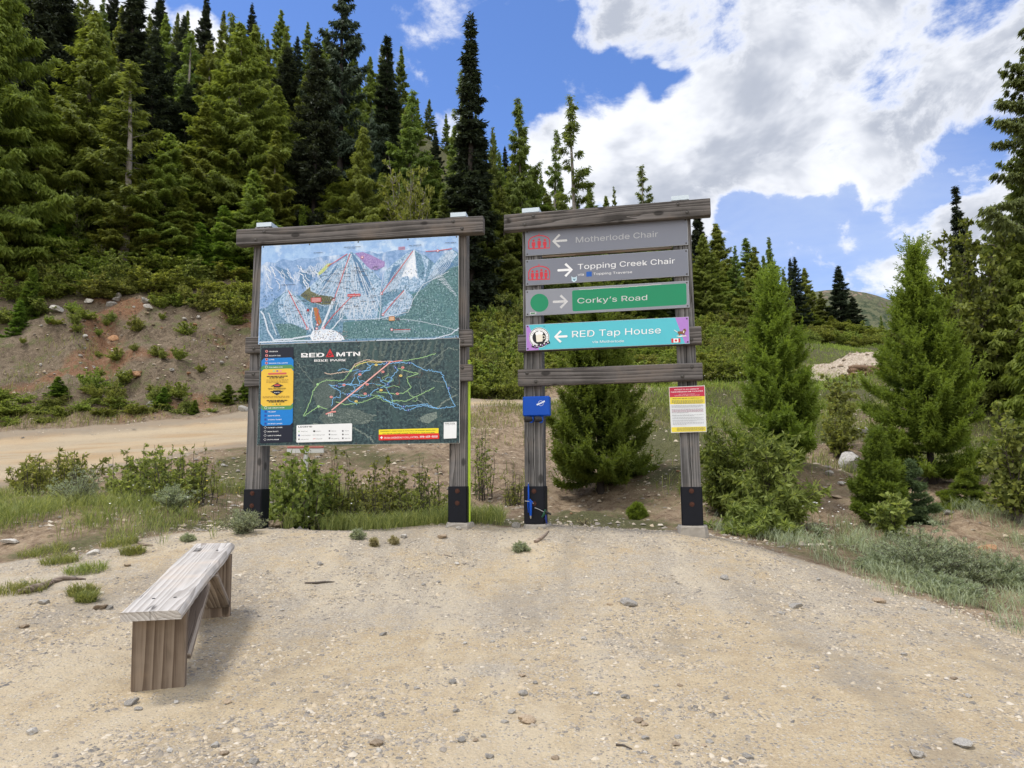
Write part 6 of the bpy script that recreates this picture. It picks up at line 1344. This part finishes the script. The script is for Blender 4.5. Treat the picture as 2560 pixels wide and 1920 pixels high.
# bench frame: x across, y along the seat, z normal to it; seat top at z = 0
def plank(name, mat, c, size, bev=.004, rot=None, warp=0.0, chamfer=False):
    b = MB(); b.box((0, 0, 0), size, 0, bev); 
    o = b.build(name, mat, bench, c)
    if rot: o.rotation_euler = rot
    return o
th = .045
b = MB(); k = 26; V = []; rg = np.random.default_rng(2)
prof = [(-.5, -1.0), (-.5, -.25), (-.49, 0), (.43, 0), (.5, -.5), (.5, -1.0)]
for q in range(k):
    t = q / (k - 1)
    for (px_, pz) in prof: V.append((px_ * wd + (.004 * math.sin(t * 9 + px_ * 3) + rg.normal() * .0012), t * Ln + (rg.normal() * .003 if q in (0, k - 1) else 0), pz * th + rg.normal() * .0007))
m_ = len(prof)
Fc = [[q * m_ + j, q * m_ + (j + 1) % m_, (q + 1) * m_ + (j + 1) % m_, (q + 1) * m_ + j][::-1] for q in range(k - 1) for j in range(m_)] + [list(range(m_)), list(range((k - 1) * m_, k * m_))[::-1]]
b.add(V, Fc); seat = b.build("seat", BENCH_Y, bench)
for (px_, py) in [(-.18, .26), (.2, .27), (-.22, Ln - .30), (.22, Ln - .30)]:
    q_ = MB(); q_.tube([(0, 0, 0), (0, 0, .0015)], [.009, .009], 10); q_.build("bolt", IRON, seat, (px_ * wd, py, .0005))
def foot_z(y, u, v):   # leg length below the seat from the picture point of its foot
    d_ = Vector(ray(u, v)); o_ = Vector((0, 0, CAMZ)); p0 = f0 + ay * y; nn = ay
    kk = (p0 - o_).dot(nn) / d_.dot(nn); return (o_ + d_ * kk - f0).dot(az_)
y1_, y2_ = .16, Ln - .22
h1 = foot_z(y1_, 405, 1714); h2 = foot_z(y2_, 535, 1562)
plank("leg", BENCH_Z, (.006, y1_ + .02, (h1 - .03 - th) / 2 - .0), (wd * .95, .05, -h1 - th + .03 - .004))
plank("leg", BENCH_Z, (.012, y2_, (h2 - .03 - th) / 2 - .0), (wd * .98, .05, -h2 - th + .03 - .004))
for (ya, za, yb_, zb) in ((y1_ + .07, h1 * .72, y1_ + .62, -th - .012), (y2_ - .05, h2 * .72, y2_ - .60, -th - .012)):
    L_ = math.hypot(yb_ - ya, zb - za); an = math.atan2(zb - za, yb_ - ya)
    plank("brace", BENCH_B, (.022, (ya + yb_) / 2, (za + zb) / 2), (wd * .93, L_, .04), .004, (an, 0, 0))

# ------------------------------------------------------------------ stones
def stone_mesh(seed, sub=2, mat=None, flat=.65, ang=.5):
    import bmesh
    rg = np.random.default_rng(seed); bm = bmesh.new(); bmesh.ops.create_icosphere(bm, subdivisions=sub, radius=1.0)
    V = np.array([v.co[:] for v in bm.verts]); 
    for q in range(9):          # flatten random facets
        d_ = rg.normal(size=3); d_ /= np.linalg.norm(d_); lim = rg.uniform(.50, .85); pr = V @ d_; V = V - np.outer(np.maximum(pr - lim, 0), d_)
    V = V * np.array([rg.uniform(.8, 1.25), rg.uniform(.7, 1.05), flat * rg.uniform(.8, 1.15)])
    V += (fbm(V[:, 0] * 1.7 + seed, V[:, 1] * 1.7 + V[:, 2] * 2, seed, 3)[:, None]) * nrm(V) * .22
    for v, c in zip(bm.verts, V): v.co = c
    me = bpy.data.meshes.new("stone"); bm.to_mesh(me); bm.free()
    if mat: me.materials.append(mat)
    return me
RK = {k: [stone_mesh(500 + q + 20 * j, 3, m_, fl) for q in range(4)] for j, (k, m_, fl) in enumerate((("g", ROCK_G, .6), ("w", ROCK_W, .62), ("t", ROCK_T, .5), ("o", ROCK_O, .5)))}
def rock(kind, u, v, wpx, label, name="rock", group=None, Y=None, hs=1.0, sink=.55, q=0):
    x, Y_, z = ground_hit(u, v, y0=(Y or 2.5)) if Y is None else (at(u, v, Y)[0], Y, gz(at(u, v, Y)[0], Y))
    r_ = wpx / F * Y_ * .5
    o = link(name, RK[kind][(int(u) + q) % 4], None, (x, Y_, z + r_ * .5 * hs * (1 - sink)))
    o.scale = (r_, r_, r_ * hs); o.rotation_euler = (0.12 * math.sin(u), .12 * math.cos(v), (u * 3.7 + v) % 6.28)
    return setp(o, label, "rock", group)
rock("t", 683, 1318, 46, "brown-grey boulder at the gravel edge beside the first map board post", hs=1.1)
rock("w", 757, 1311, 36, "pale round boulder at the gravel edge under the map board", hs=1.15)
rock("w", 864, 1320, 14, "small white stone on the gravel edge under the map board")
rock("g", 1291, 1318, 30, "dark grey stone against the footing under the blue box", hs=1.2)
rock("w", 1146, 1326, 17, "white chip of stone below the footing of the map board")
rock("w", 2124, 1180, 72, "big pale angular boulder on the slope between the larches", hs=1.3, sink=.3)
rock("w", 2158, 1098, 34, "pale stone above the big angular boulder", Y=15.4)
rock("g", 2113, 1135, 40, "half-buried grey slab above the big angular boulder", Y=14.0, hs=.6)
rock("g", 2075, 1221, 26, "grey stone on dark soil below the big angular boulder", Y=11.4)
rock("w", 2104, 1230, 26, "pale flat stone on dark soil beside the small bushy larch", Y=11.2, hs=.6)
rock("t", 2090, 1258, 34, "flat tan stone in the bare soil next to the willow", Y=10.7, hs=.6)
rock("w", 2093, 1312, 18, "small pale stone in the bare soil under the small bushy larch", Y=9.8)
rock("o", 2470, 1360, 50, "flat rusty orange stone below the aspen sapling", Y=8.7, hs=.6)
rock("w", 2440, 1443, 40, "pale flat stone at the edge of the sage clumps", hs=.6)
rock("w", 2475, 1453, 24, "small pale stone beside the flat one at the sage edge", hs=.8)
rock("w", 2430, 1497, 36, "pale flat stone bedded in gravel beneath the sage clumps", hs=.5)
rock("g", 2370, 1278, 26, "grey stone half hidden beneath the droopy little spruce", Y=9.9)
rock("w", 25, 1358, 50, "low pale rock in the grass at the frame edge", hs=.6)
# stones of the bank
rgs = np.random.default_rng(88)
bank_rocks = [("w", 221, 767, 34, "light flat rock beside the head of the gully"), ("g", 277, 764, 26, "rounded grey rock in the head of the gully, lowest of three"), ("g", 292, 753, 22, "middle grey rock of the three in the gully head"), ("g", 296, 744, 18, "topmost small grey rock in the gully head"), ("w", 141, 788, 36, "pale rocks under the young firs on the bank"), ("g", 198, 739, 28, "grey rock among shrubs up the bank"), ("t", 486, 686, 44, "large brown boulder under the forest edge at the bank top"), ("w", 557, 757, 28, "light angular rock on the bank near the map board"), ("g", 362, 760, 26, "grey rock below the shrub on the bank crest"), ("w", 370, 779, 26, "pale broken stones in a nest on the bank"), ("o", 286, 851, 32, "tan-brown rock lying in the middle of the gully"), ("w", 313, 940, 18, "white stone at the mouth of the gully"), ("o", 340, 953, 34, "reddish boulder at the mouth of the gully"), ("g", 381, 1022, 28, "round grey boulder at the road edge"), ("w", 607, 1026, 28, "pale boulder at the road edge behind the map board post"), ("w", 212, 852, 14, "little white stone on the bare bank")]
for kd, u, v, w, lb in bank_rocks: rock(kd, u, v, w * 1.1, lb, hs=1.0)
for q in range(46):
    u = rgs.uniform(10, 620); v = rgs.uniform(760, 1015)
    rock("wgto"[q % 4], u, v, 6 + (q * 7 % 9), "small loose stone scattered on the face of the reddish bank", "stone", "loose stones on the bank")
for q in range(16):
    u = rgs.uniform(1200, 1760); v = rgs.uniform(1090, 1290)
    rock("wtgo"[q % 4], u, v, 6 + (q * 5 % 8), "small stone lying on the dirt slope behind the direction sign", "stone", "stones on the dirt slope")
for q in range(14):
    u = rgs.uniform(545, 690); v = rgs.uniform(1125, 1240)
    rock("wt"[q % 2], u, v, 8 + (q * 5 % 9), "pale stone in the dirt beside the dense shrub and map board post", "stone", "stones beside the map board post")
# larger loose stones of the gravel seen in the photograph
sp = [(1307, 1744, 34, "g"), (1280, 1783, 24, "g"), (1315, 1805, 46, "t"), (958, 1590, 20, "g"), (1162, 1613, 16, "w"), (1232, 1609, 14, "g"), (941, 1865, 36, "t"), (948, 1886, 24, "w"), (1154, 1858, 26, "g"), (1190, 1855, 20, "t"), (1208, 1852, 16, "g"), (1222, 1898, 28, "g"), (1596, 1804, 26, "t"), (1610, 1817, 24, "t"), (1614, 1850, 20, "g"), (1695, 1852, 22, "g"), (1690, 1866, 24, "t"), (1774, 1858, 20, "g"), (1870, 1898, 28, "g"), (1388, 1900, 22, "t"), (1614, 1890, 14, "w"), (1041, 1725, 18, "g"), (1132, 1709, 22, "g"), (1305, 1694, 20, "t"), (1338, 1711, 16, "g"), (1641, 1718, 18, "g"), (1700, 1716, 16, "t"), (1565, 1747, 26, "g"), (1490, 1737, 20, "w"), (1141, 1784, 20, "g"), (1262, 1812, 20, "g"), (1142, 1413, 16, "w"), (801, 1414, 20, "g"), (1057, 1463, 14, "g"), (1096, 1459, 12, "g"), (1320, 1488, 16, "w"), (1812, 1448, 24, "g"), (1955, 1536, 22, "g"), (1990, 1520, 34, "g"), (2196, 1505, 34, "t"), (2045, 1452, 18, "w"), (2310, 1525, 20, "w"), (1570, 1513, 46, "g"), (1523, 1513, 16, "t"), (2260, 1640, 18, "g"), (2420, 1745, 22, "w"), (2385, 1700, 20, "t"), (2290, 1890, 44, "g"), (2410, 1875, 50, "w"), (1760, 1870, 16, "t"), (330, 1760, 36, "g"), (345, 1775, 22, "g"), (570, 1757, 26, "t"), (440, 1760, 18, "w"), (250, 1526, 40, "t"), (275, 1522, 26, "g"), (110, 1510, 30, "w"), (235, 1388, 38, "w"), (318, 1418, 22, "t"), (60, 1460, 20, "w"), (425, 1880, 26, "w"), (540, 1872, 30, "w"), (560, 1886, 26, "t"), (635, 1905, 34, "g"), (80, 1840, 34, "w"), (60, 1570, 26, "t"), (1870, 1560, 16, "w"), (1460, 1600, 22, "w"), (705, 1530, 14, "w"), (1105, 1345, 28, "t"), (1010, 1345, 22, "w")]
for q, (u, v, w, kd) in enumerate(sp):
    rock(kd, u, v, w * .95, "loose angular stone lying on the beige gravel ground", "stone", "loose stones on the gravel", hs=.9)

# fine gravel: nobody could count it
rg = np.random.default_rng(9)
def gravel(name, label, N, yf, poly_test, size, mats, seed):
    rg = np.random.default_rng(seed)
    y = yf(rg.random(N)); x = rg.uniform(-1, 1, N) * (y * .78 + .5)
    d_ = fbm(x * 1.3, y * 1.3, 61, 4) + fbm(x * 6, y * 6, 63, 2) * .6
    keep = poly_test(x, y) & (rg.random(N) < np.clip(.30 + .25 * sstep(y, 3.5, 5.5) + d_ * 2.2, .04, 1)); x, y = x[keep], y[keep]; n_ = len(x)
    z = ground_z(x, y)
    base = np.array([(0, 0, .8), (1, .1, .05), (.25, .9, 0), (-.8, .55, .1), (-.75, -.6, .05), (.3, -.95, .1), (.35, .2, .75), (-.35, -.25, .7)])
    T = np.array([(6, 1, 2), (6, 2, 7), (7, 2, 3), (7, 3, 4), (7, 4, 5), (6, 5, 1), (6, 7, 5)])
    s_ = size(rg.random(n_)); a = rg.random(n_) * 6.28; fl = rg.uniform(.35, .9, n_)
    V = base[None] * (1 + .3 * rg.normal(size=(n_, 8, 1))) * np.stack([s_, s_ * rg.uniform(.6, 1, n_), s_ * fl], 1)[:, None]
    c, s = np.cos(a)[:, None], np.sin(a)[:, None]
    X = V[:, :, 0] * c - V[:, :, 1] * s; Yy = V[:, :, 0] * s + V[:, :, 1] * c; Zz = V[:, :, 2] * .9
    V = np.stack([X + x[:, None], Yy + y[:, None], Zz + (z - s_ * .12)[:, None]], -1).reshape(-1, 3)
    T = (T[None] + (np.arange(n_) * 8)[:, None, None]).reshape(-1, 3)
    me = npmesh(name, V, None, T, mats=mats, tint=np.repeat(rg.random(n_) ** 1.25, 8))
    return setp(link(name, me), label, None, None, "stuff")
m, n = new_mat("gravel_stones")
t = n.new('ShaderNodeAttribute', attribute_name="tint").outputs['Fac']; geo = n.new('ShaderNodeNewGeometry').outputs['Position']
cr = n.new('ShaderNodeValToRGB'); n.put(cr.inputs[0], t); e = cr.color_ramp.elements
e[0].position = 0; e[0].color = (.13, .125, .12, 1); e[1].position = 1; e[1].color = (.56, .51, .43, 1)
for p_, c_ in ((.22, (.22, .20, .18)), (.5, (.36, .31, .245)), (.8, (.45, .37, .26))): q_ = e.new(p_); q_.color = c_ + (1,)
gn = n.noise(geo, 60.0, 4.0, .6)
finish(n, principled(n, n.mix(n.ramp(gn, .35, .7, 0, .4), cr.outputs[0], (.46, .39, .29)), .92, 0, gn, .4, .004, .15)); GRAV_M = m
inpl = lambda x, y: sdf(x, y, PLAZA) < .25
gravel("gravel", "loose grey and tan gravel strewn over the beige ground", 190000, lambda r_: 2.4 + 6.3 * r_ ** 1.2, inpl, lambda r_: .0050 + .018 * r_ ** 6, [GRAV_M], 1)
gravel("gravel", "stone chips scattered on the soil, bank and road", 46000, lambda r_: 8.2 + 16 * r_, lambda x, y: (sdf(x, y, PLAZA) > 0) & (sdf(x, y, ROAD) > -.6), lambda r_: .012 + .045 * r_ ** 5, [GRAV_M], 2)

# ------------------------------------------------------------------ grass
def grass(name, label, pts, h, leaf, seed, wid=.006, lean=.5, kind="stuff", cat=None, group=None):
    rg = np.random.default_rng(seed); P = np.asarray(pts); n_ = len(P); a = rg.random(n_) * 6.28
    D = np.stack([np.cos(a) * lean * rg.random(n_), np.sin(a) * lean * rg.random(n_), np.ones(n_)], 1); hh = h * (.45 + .75 * rg.random(n_))
    V1, Q1 = cards(P, D, np.stack([-np.sin(a), np.cos(a), np.zeros(n_)], 1), hh * .75, np.full(n_, wid))
    P2 = P + nrm(D) * (hh * .5)[:, None]; D2 = D + np.stack([np.cos(a) * .6, np.sin(a) * .6, -.3 * np.ones(n_)], 1)
    V2, Q2 = cards(P2, D2, np.stack([-np.sin(a), np.cos(a), np.zeros(n_)], 1), hh * .6, np.full(n_, wid * .8))
    tn = np.clip(rg.random(n_), 0, 1)
    me = npmesh(name, np.concatenate([V1, V2]), np.concatenate([Q1, Q2 + len(V1)]), mats=[leaf], tint=np.concatenate([np.repeat(tn, 4)] * 2))
    return setp(link(name, me), label, cat, group, kind)
def scatter(seed, N, x0, x1, y0, y1, test):
    rg = np.random.default_rng(seed); x = rg.uniform(x0, x1, N); y = y0 + (y1 - y0) * rg.random(N); k = test(x, y, rg); x, y = x[k], y[k]
    return np.stack([x, y, ground_z(x, y) - .01], 1)
dn = lambda x, y, s, sc=.8: fbm(x * sc, y * sc, s, 4)
pts = scatter(1, 60000, -7, -.1, 7.4, 11.2, lambda x, y, r_: (sdf(x, y, PLAZA) > -.15 + dn(x, y, 71) * .9) & (sdf(x, y, ROAD) > .3) & (r_.random(len(x)) < np.clip(.12 + dn(x, y, 72) * 1.5 + dn(x, y, 172, 3) * .8 + .3 * np.exp(-((y - 8.9) / .7) ** 2), 0, 1)))
grass("grass", "green grass and weeds between the gravel and the dirt road", pts, .24, L_GRASS, 1, .006, .7)
pts = scatter(2, 70000, 2.4, 9, 5.6, 10, lambda x, y, r_: (sdf(x, y, PLAZA) > -.02 + dn(x, y, 73) * .5) & (r_.random(len(x)) < np.clip(.02 + dn(x, y, 74) * 1.3 + dn(x, y, 174, 3) * .8 + .2 * (x > 3.8), 0, 1)))
grass("grass", "grey-green grass along the curved gravel edge", pts, .19, L_SAGE, 2, .006, .8)
pts = scatter(3, 90000, -1, 16, 9.5, 26, lambda x, y, r_: (sdf(x, y, ROAD) > .5) & (r_.random(len(x)) < np.clip(.05 + dn(x, y, 75, .5) * 1.6 + .35 * ((x > 4.2) & (y > 12)), 0, 1)))
grass("grass", "patchy meadow grass on the slope and field behind the signs", pts, .26, L_GRASS, 3, .011)
pts = scatter(4, 60000, -20, 10, 17, 27, lambda x, y, r_: (sdf(x, y, ROAD) > .2) & (r_.random(len(x)) < np.clip(.0 + dn(x, y, 76, .9) * 1.5 + .4 * (sdf(x, y, BANK) > -.5) - .12 * (sdf(x, y, BANK) < -1), 0, .9)))
grass("grass", "thin grass on the bank and beside the road", pts, .24, L_GRASS, 4, .013)
pts = scatter(5, 22000, -2.6, -.3, 8.15, 8.9, lambda x, y, r_: (r_.random(len(x)) < np.clip(-.05 + dn(x, y, 79, 3.0) * 1.3, 0, 1)) & (sdf(x, y, PLAZA) > -.1))
grass("grass", "taller bright grass under the map board", pts, .26, L_GRASS, 5, .007, .6)
pts = scatter(6, 120000, 4, 24, 18, 48, lambda x, y, r_: (r_.random(len(x)) < np.clip(.35 + dn(x, y, 77, .4) * 1.2, 0, 1)))
grass("grass", "long meadow grass in the valley field with white flowers", pts, .26, L_BRIGHT, 6, .018)
tufts = [(55, 1478, 120, "broad grass tuft at the frame edge behind the long stick"), (215, 1432, 100, "spiky grass tuft between the stick and the flat white rock"), (205, 1490, 70, "grass tuft just in front of the long stick's thin end"), (215, 1508, 50, "yellowish low grass tuft nearest the bench seat"), (110, 1385, 120, "clover-like green tuft beside the low pale rock"), (300, 1365, 90, "dark green tuft by the short stick"), (330, 1385, 60, "grey-green tuft under the short stick"), (150, 1408, 90, "flat grass patch above the spiky tuft")]
for q, (u, v, w, lb) in enumerate(tufts):
    x, Y_, z = ground_hit(u, v); r_ = w / F * Y_ * .5; rg = np.random.default_rng(600 + q); kk = 420
    rr = np.sqrt(rg.random(kk)) * r_; aa = rg.random(kk) * 6.28; px_, py = x + rr * np.cos(aa), Y_ + rr * np.sin(aa) * .7
    grass("grass_tuft", lb, np.stack([px_, py, ground_z(px_, py) - .005], 1), .10, L_GRASS, 700 + q, .006, 1.0, None, "grass tuft")
# small white and yellow flowers among the grass
def flowers(name, label, pts, h, size, mat, seed):
    rg = np.random.default_rng(seed); n_ = len(pts); P = np.asarray(pts) + np.stack([np.zeros(n_), np.zeros(n_), h * (.5 + rg.random(n_))], 1); V = []; Q = []
    a = rg.random(n_) * 6.28; D = np.stack([np.cos(a), np.sin(a), .25 * rg.normal(size=n_)], 1); Wd = np.stack([-np.sin(a), np.cos(a), .25 * rg.normal(size=n_)], 1)
    V, Q = cards(P - D * size * .5, D, Wd, np.full(n_, size), np.full(n_, size)); V2, Q2 = cards(P, np.array([[0, 0, -1.0]]) + D * .1, D, P[:, 2] - np.asarray(pts)[:, 2], np.full(n_, .004))
    me = npmesh(name, np.concatenate([V, V2]), np.concatenate([Q, Q2 + len(V)]), mats=[mat, L_GRASS]); mi_ = np.zeros(len(me.polygons), np.int32); mi_[len(Q):] = 1; me.polygons.foreach_set("material_index", mi_)
    setp(link(name, me), label, None, None, "stuff")
flowers("vegetation", "white daisies dotted through the grass by the dirt road", scatter(21, 130, -4.6, -1.8, 8.2, 10.2, lambda x, y, r_: sdf(x, y, PLAZA) > .1), .22, .022, FLW, 1)
flowers("vegetation", "small yellow flowers in the leafy plants by the dirt road", scatter(22, 90, -5, -1.0, 8.8, 10.4, lambda x, y, r_: sdf(x, y, PLAZA) > .1), .38, .022, FLY, 2)
flowers("vegetation", "white daisies in the valley field", scatter(23, 420, 5, 17, 15, 32, lambda x, y, r_: x > 4), .4, .05, FLW, 3)
flowers("vegetation", "white yarrow heads at the gravel edge by the willow", scatter(24, 26, 3.35, 3.75, 8.2, 8.8, lambda x, y, r_: x > 0), .34, .026, FLW, 4)

# ------------------------------------------------------------------ driftwood, barrier, gravel heap, logs
def stick(name, label, pts, rad, mat=STICK, cat="stick"):
    P = []
    for (u, v) in pts:
        x, Y_, z = ground_hit(u, v); P.append((x, Y_, z))
    o0 = Vector(P[0]); b = MB(); b.tube([Vector(p) - o0 + Vector((0, 0, rad[i] * .8)) for i, p in enumerate(P)], rad, 8); return setp(b.build(name, mat, None, o0), label, cat)
stick("driftwood", "long bleached root lying across the gravel beside the grass tufts", [(45, 1489), (75, 1481), (105, 1476), (128, 1463), (158, 1453), (190, 1450), (214, 1452)], [.02, .032, .03, .022, .02, .014, .006])
stick("driftwood", "short curved bleached stick behind the grass tufts", [(320, 1347), (338, 1353), (352, 1364), (382, 1366)], [.012, .016, .013, .008])
stick("driftwood", "thin dark twig lying alone on the gravel before the map board", [(762, 1462), (790, 1464), (812, 1460), (836, 1458)], [.006, .010, .009, .004], BARK)
stick("driftwood", "pale splintered wood at the foot of the blue box post", [(1338, 1361), (1352, 1352), (1364, 1340), (1372, 1330)], [.018, .016, .012, .006])
stick("driftwood", "straw-thin pale twig on the gravel in front of the footing", [(1110, 1391), (1130, 1396)], [.004, .003])
stick("driftwood", "thin dark twig near the bottom edge of the gravel", [(1540, 1865), (1560, 1874), (1580, 1882)], [.006, .005, .003], BARK)
Yb = 11.0; xb0, xb1 = at(719, 1125, Yb), at(809, 1125, Yb); zt = at(760, 1119, Yb)[2]; zl = at(760, 1131, Yb)[2]
br_ = empty("barrier", ((xb0[0] + xb1[0]) / 2, Yb, gz((xb0[0] + xb1[0]) / 2, Yb)), .05, "white plank barrier with faded red top on one leg, behind the map board", "barrier"); zo = br_.location.z
b = MB(); b.box((0, 0, (zt + zl) / 2 - zo - .012), (xb1[0] - xb0[0], .035, zt - zl), 0, .004); b.build("plank", WHITEP, br_)
b = MB(); b.box((0, 0, zt - zo + .004), ((xb1[0] - xb0[0]) * .99, .05, .03), 0, .004); b.build("top_strip", REDP, br_)
xl_ = at(764, 1140, Yb)[0] - br_.location.x; b = MB(); b.tube([(xl_, .03, zl - zo + .02), (xl_ - .01, .05, (zl - zo) / 2), (xl_ - .03, .08, -.1)], [.035, .036, .036], 12); b.build("leg", WHITEP, br_)
# gravel heap
xc = at(2135, 940, 33); hx, hy = xc[0], 33.0; hr = 118 / F * 33; gx_, gy_ = np.meshgrid(np.linspace(-1.3, 1.3, 60), np.linspace(-1.3, 1.3, 60))
rr = np.hypot(gx_, gy_ * 1.0); top = at(2150, 876, 33)[2]; base_z = gz(hx, hy); hh = max(.6, top - base_z)
hz = hh * (np.exp(-(rr / .62) ** 2 * .9) * 1.0) * np.clip(1.3 - rr, 0, 1) ** .35 + fbm(gx_ * 3, gy_ * 3, 3, 4) * .22 + fbm(gx_ * 14, gy_ * 14, 5, 2) * .12
PX, PY = hx + gx_ * hr, hy + gy_ * hr; PZ = ground_z(PX.ravel(), PY.ravel()).reshape(PX.shape) * 0 + np.minimum(ground_z(PX.ravel(), PY.ravel()).reshape(PX.shape), base_z + .3) + hz - .12
jj = (np.arange(59)[:, None] * 60 + np.arange(59)[None, :]).ravel()
m, n = new_mat("heap_gravel"); geo = n.new('ShaderNodeNewGeometry').outputs['Position']; f = n.noise(geo, 9.0, 6.0, .7); f2 = n.noise(geo, 1.2, 4.0, .6)
finish(n, principled(n, n.mix(n.ramp(f, .35, .68), n.mix(f2, (.27, .215, .165), (.36, .30, .235)), (.52, .45, .37)), .95, 0, f, .7, .08, .1))
heap_o = setp(link("gravel_heap", npmesh("gravel_heap", np.stack([PX.ravel(), PY.ravel(), PZ.ravel()], 1), np.stack([jj, jj + 1, jj + 61, jj + 60], 1), mats=[m], smooth=True)), "big pinkish heap of gravel in the valley field", "gravel heap")
rg = np.random.default_rng(31); V_, T_ = [], []
for q in range(260):
    a = rg.random() * 6.28; r_ = math.sqrt(rg.random()) * 1.05; gi = int(np.clip((r_ * math.cos(a) + 1.3) / 2.6 * 59, 0, 59)); gj = int(np.clip((r_ * math.sin(a) + 1.3) / 2.6 * 59, 0, 59)); s_ = .03 + .14 * rg.random() ** 5
    b_ = np.array([(1, .1, 0), (.3, .95, 0), (-.85, .5, 0), (-.7, -.7, 0), (.4, -.9, 0), (.2, .1, .9), (-.3, -.2, .75)]) * (1 + .25 * rg.normal(size=(7, 1))) * s_ + np.array([PX[gj, gi], PY[gj, gi], PZ[gj, gi] - s_ * .2])
    T_ += [[v + 7 * q for v in t] for t in ((0, 1, 5), (1, 2, 6), (1, 6, 5), (2, 3, 6), (3, 4, 6), (4, 5, 6), (4, 0, 5))]; V_.append(b_)
link("rubble", npmesh("rubble", np.concatenate(V_), None, T_, mats=[ROCK_T]), heap_o)
for q in range(11):
    u, v = 2124 + (q * .618 % 1) * 62, 941 - (q % 4) * 7; p = at(u, v, 30.2); a = rg.uniform(-.5, .9) + (q % 2) * 1.9; L_ = rg.uniform(.45, .8); tl_ = rg.uniform(-.25, .35); dv = Vector((math.cos(a) * L_, math.sin(a) * L_ * .6, tl_ * L_)); r_ = rg.uniform(.07, .13)
    b = MB(); b.tube([-dv * .5, Vector((.02, 0, .03)), dv * .5], [r_, r_ * .95, r_ * .8], 9)
    setp(b.build("log", LOGW, None, tuple(p)), "short brown log in the tumbled pile in front of the gravel heap", "log", "logs before the gravel heap")
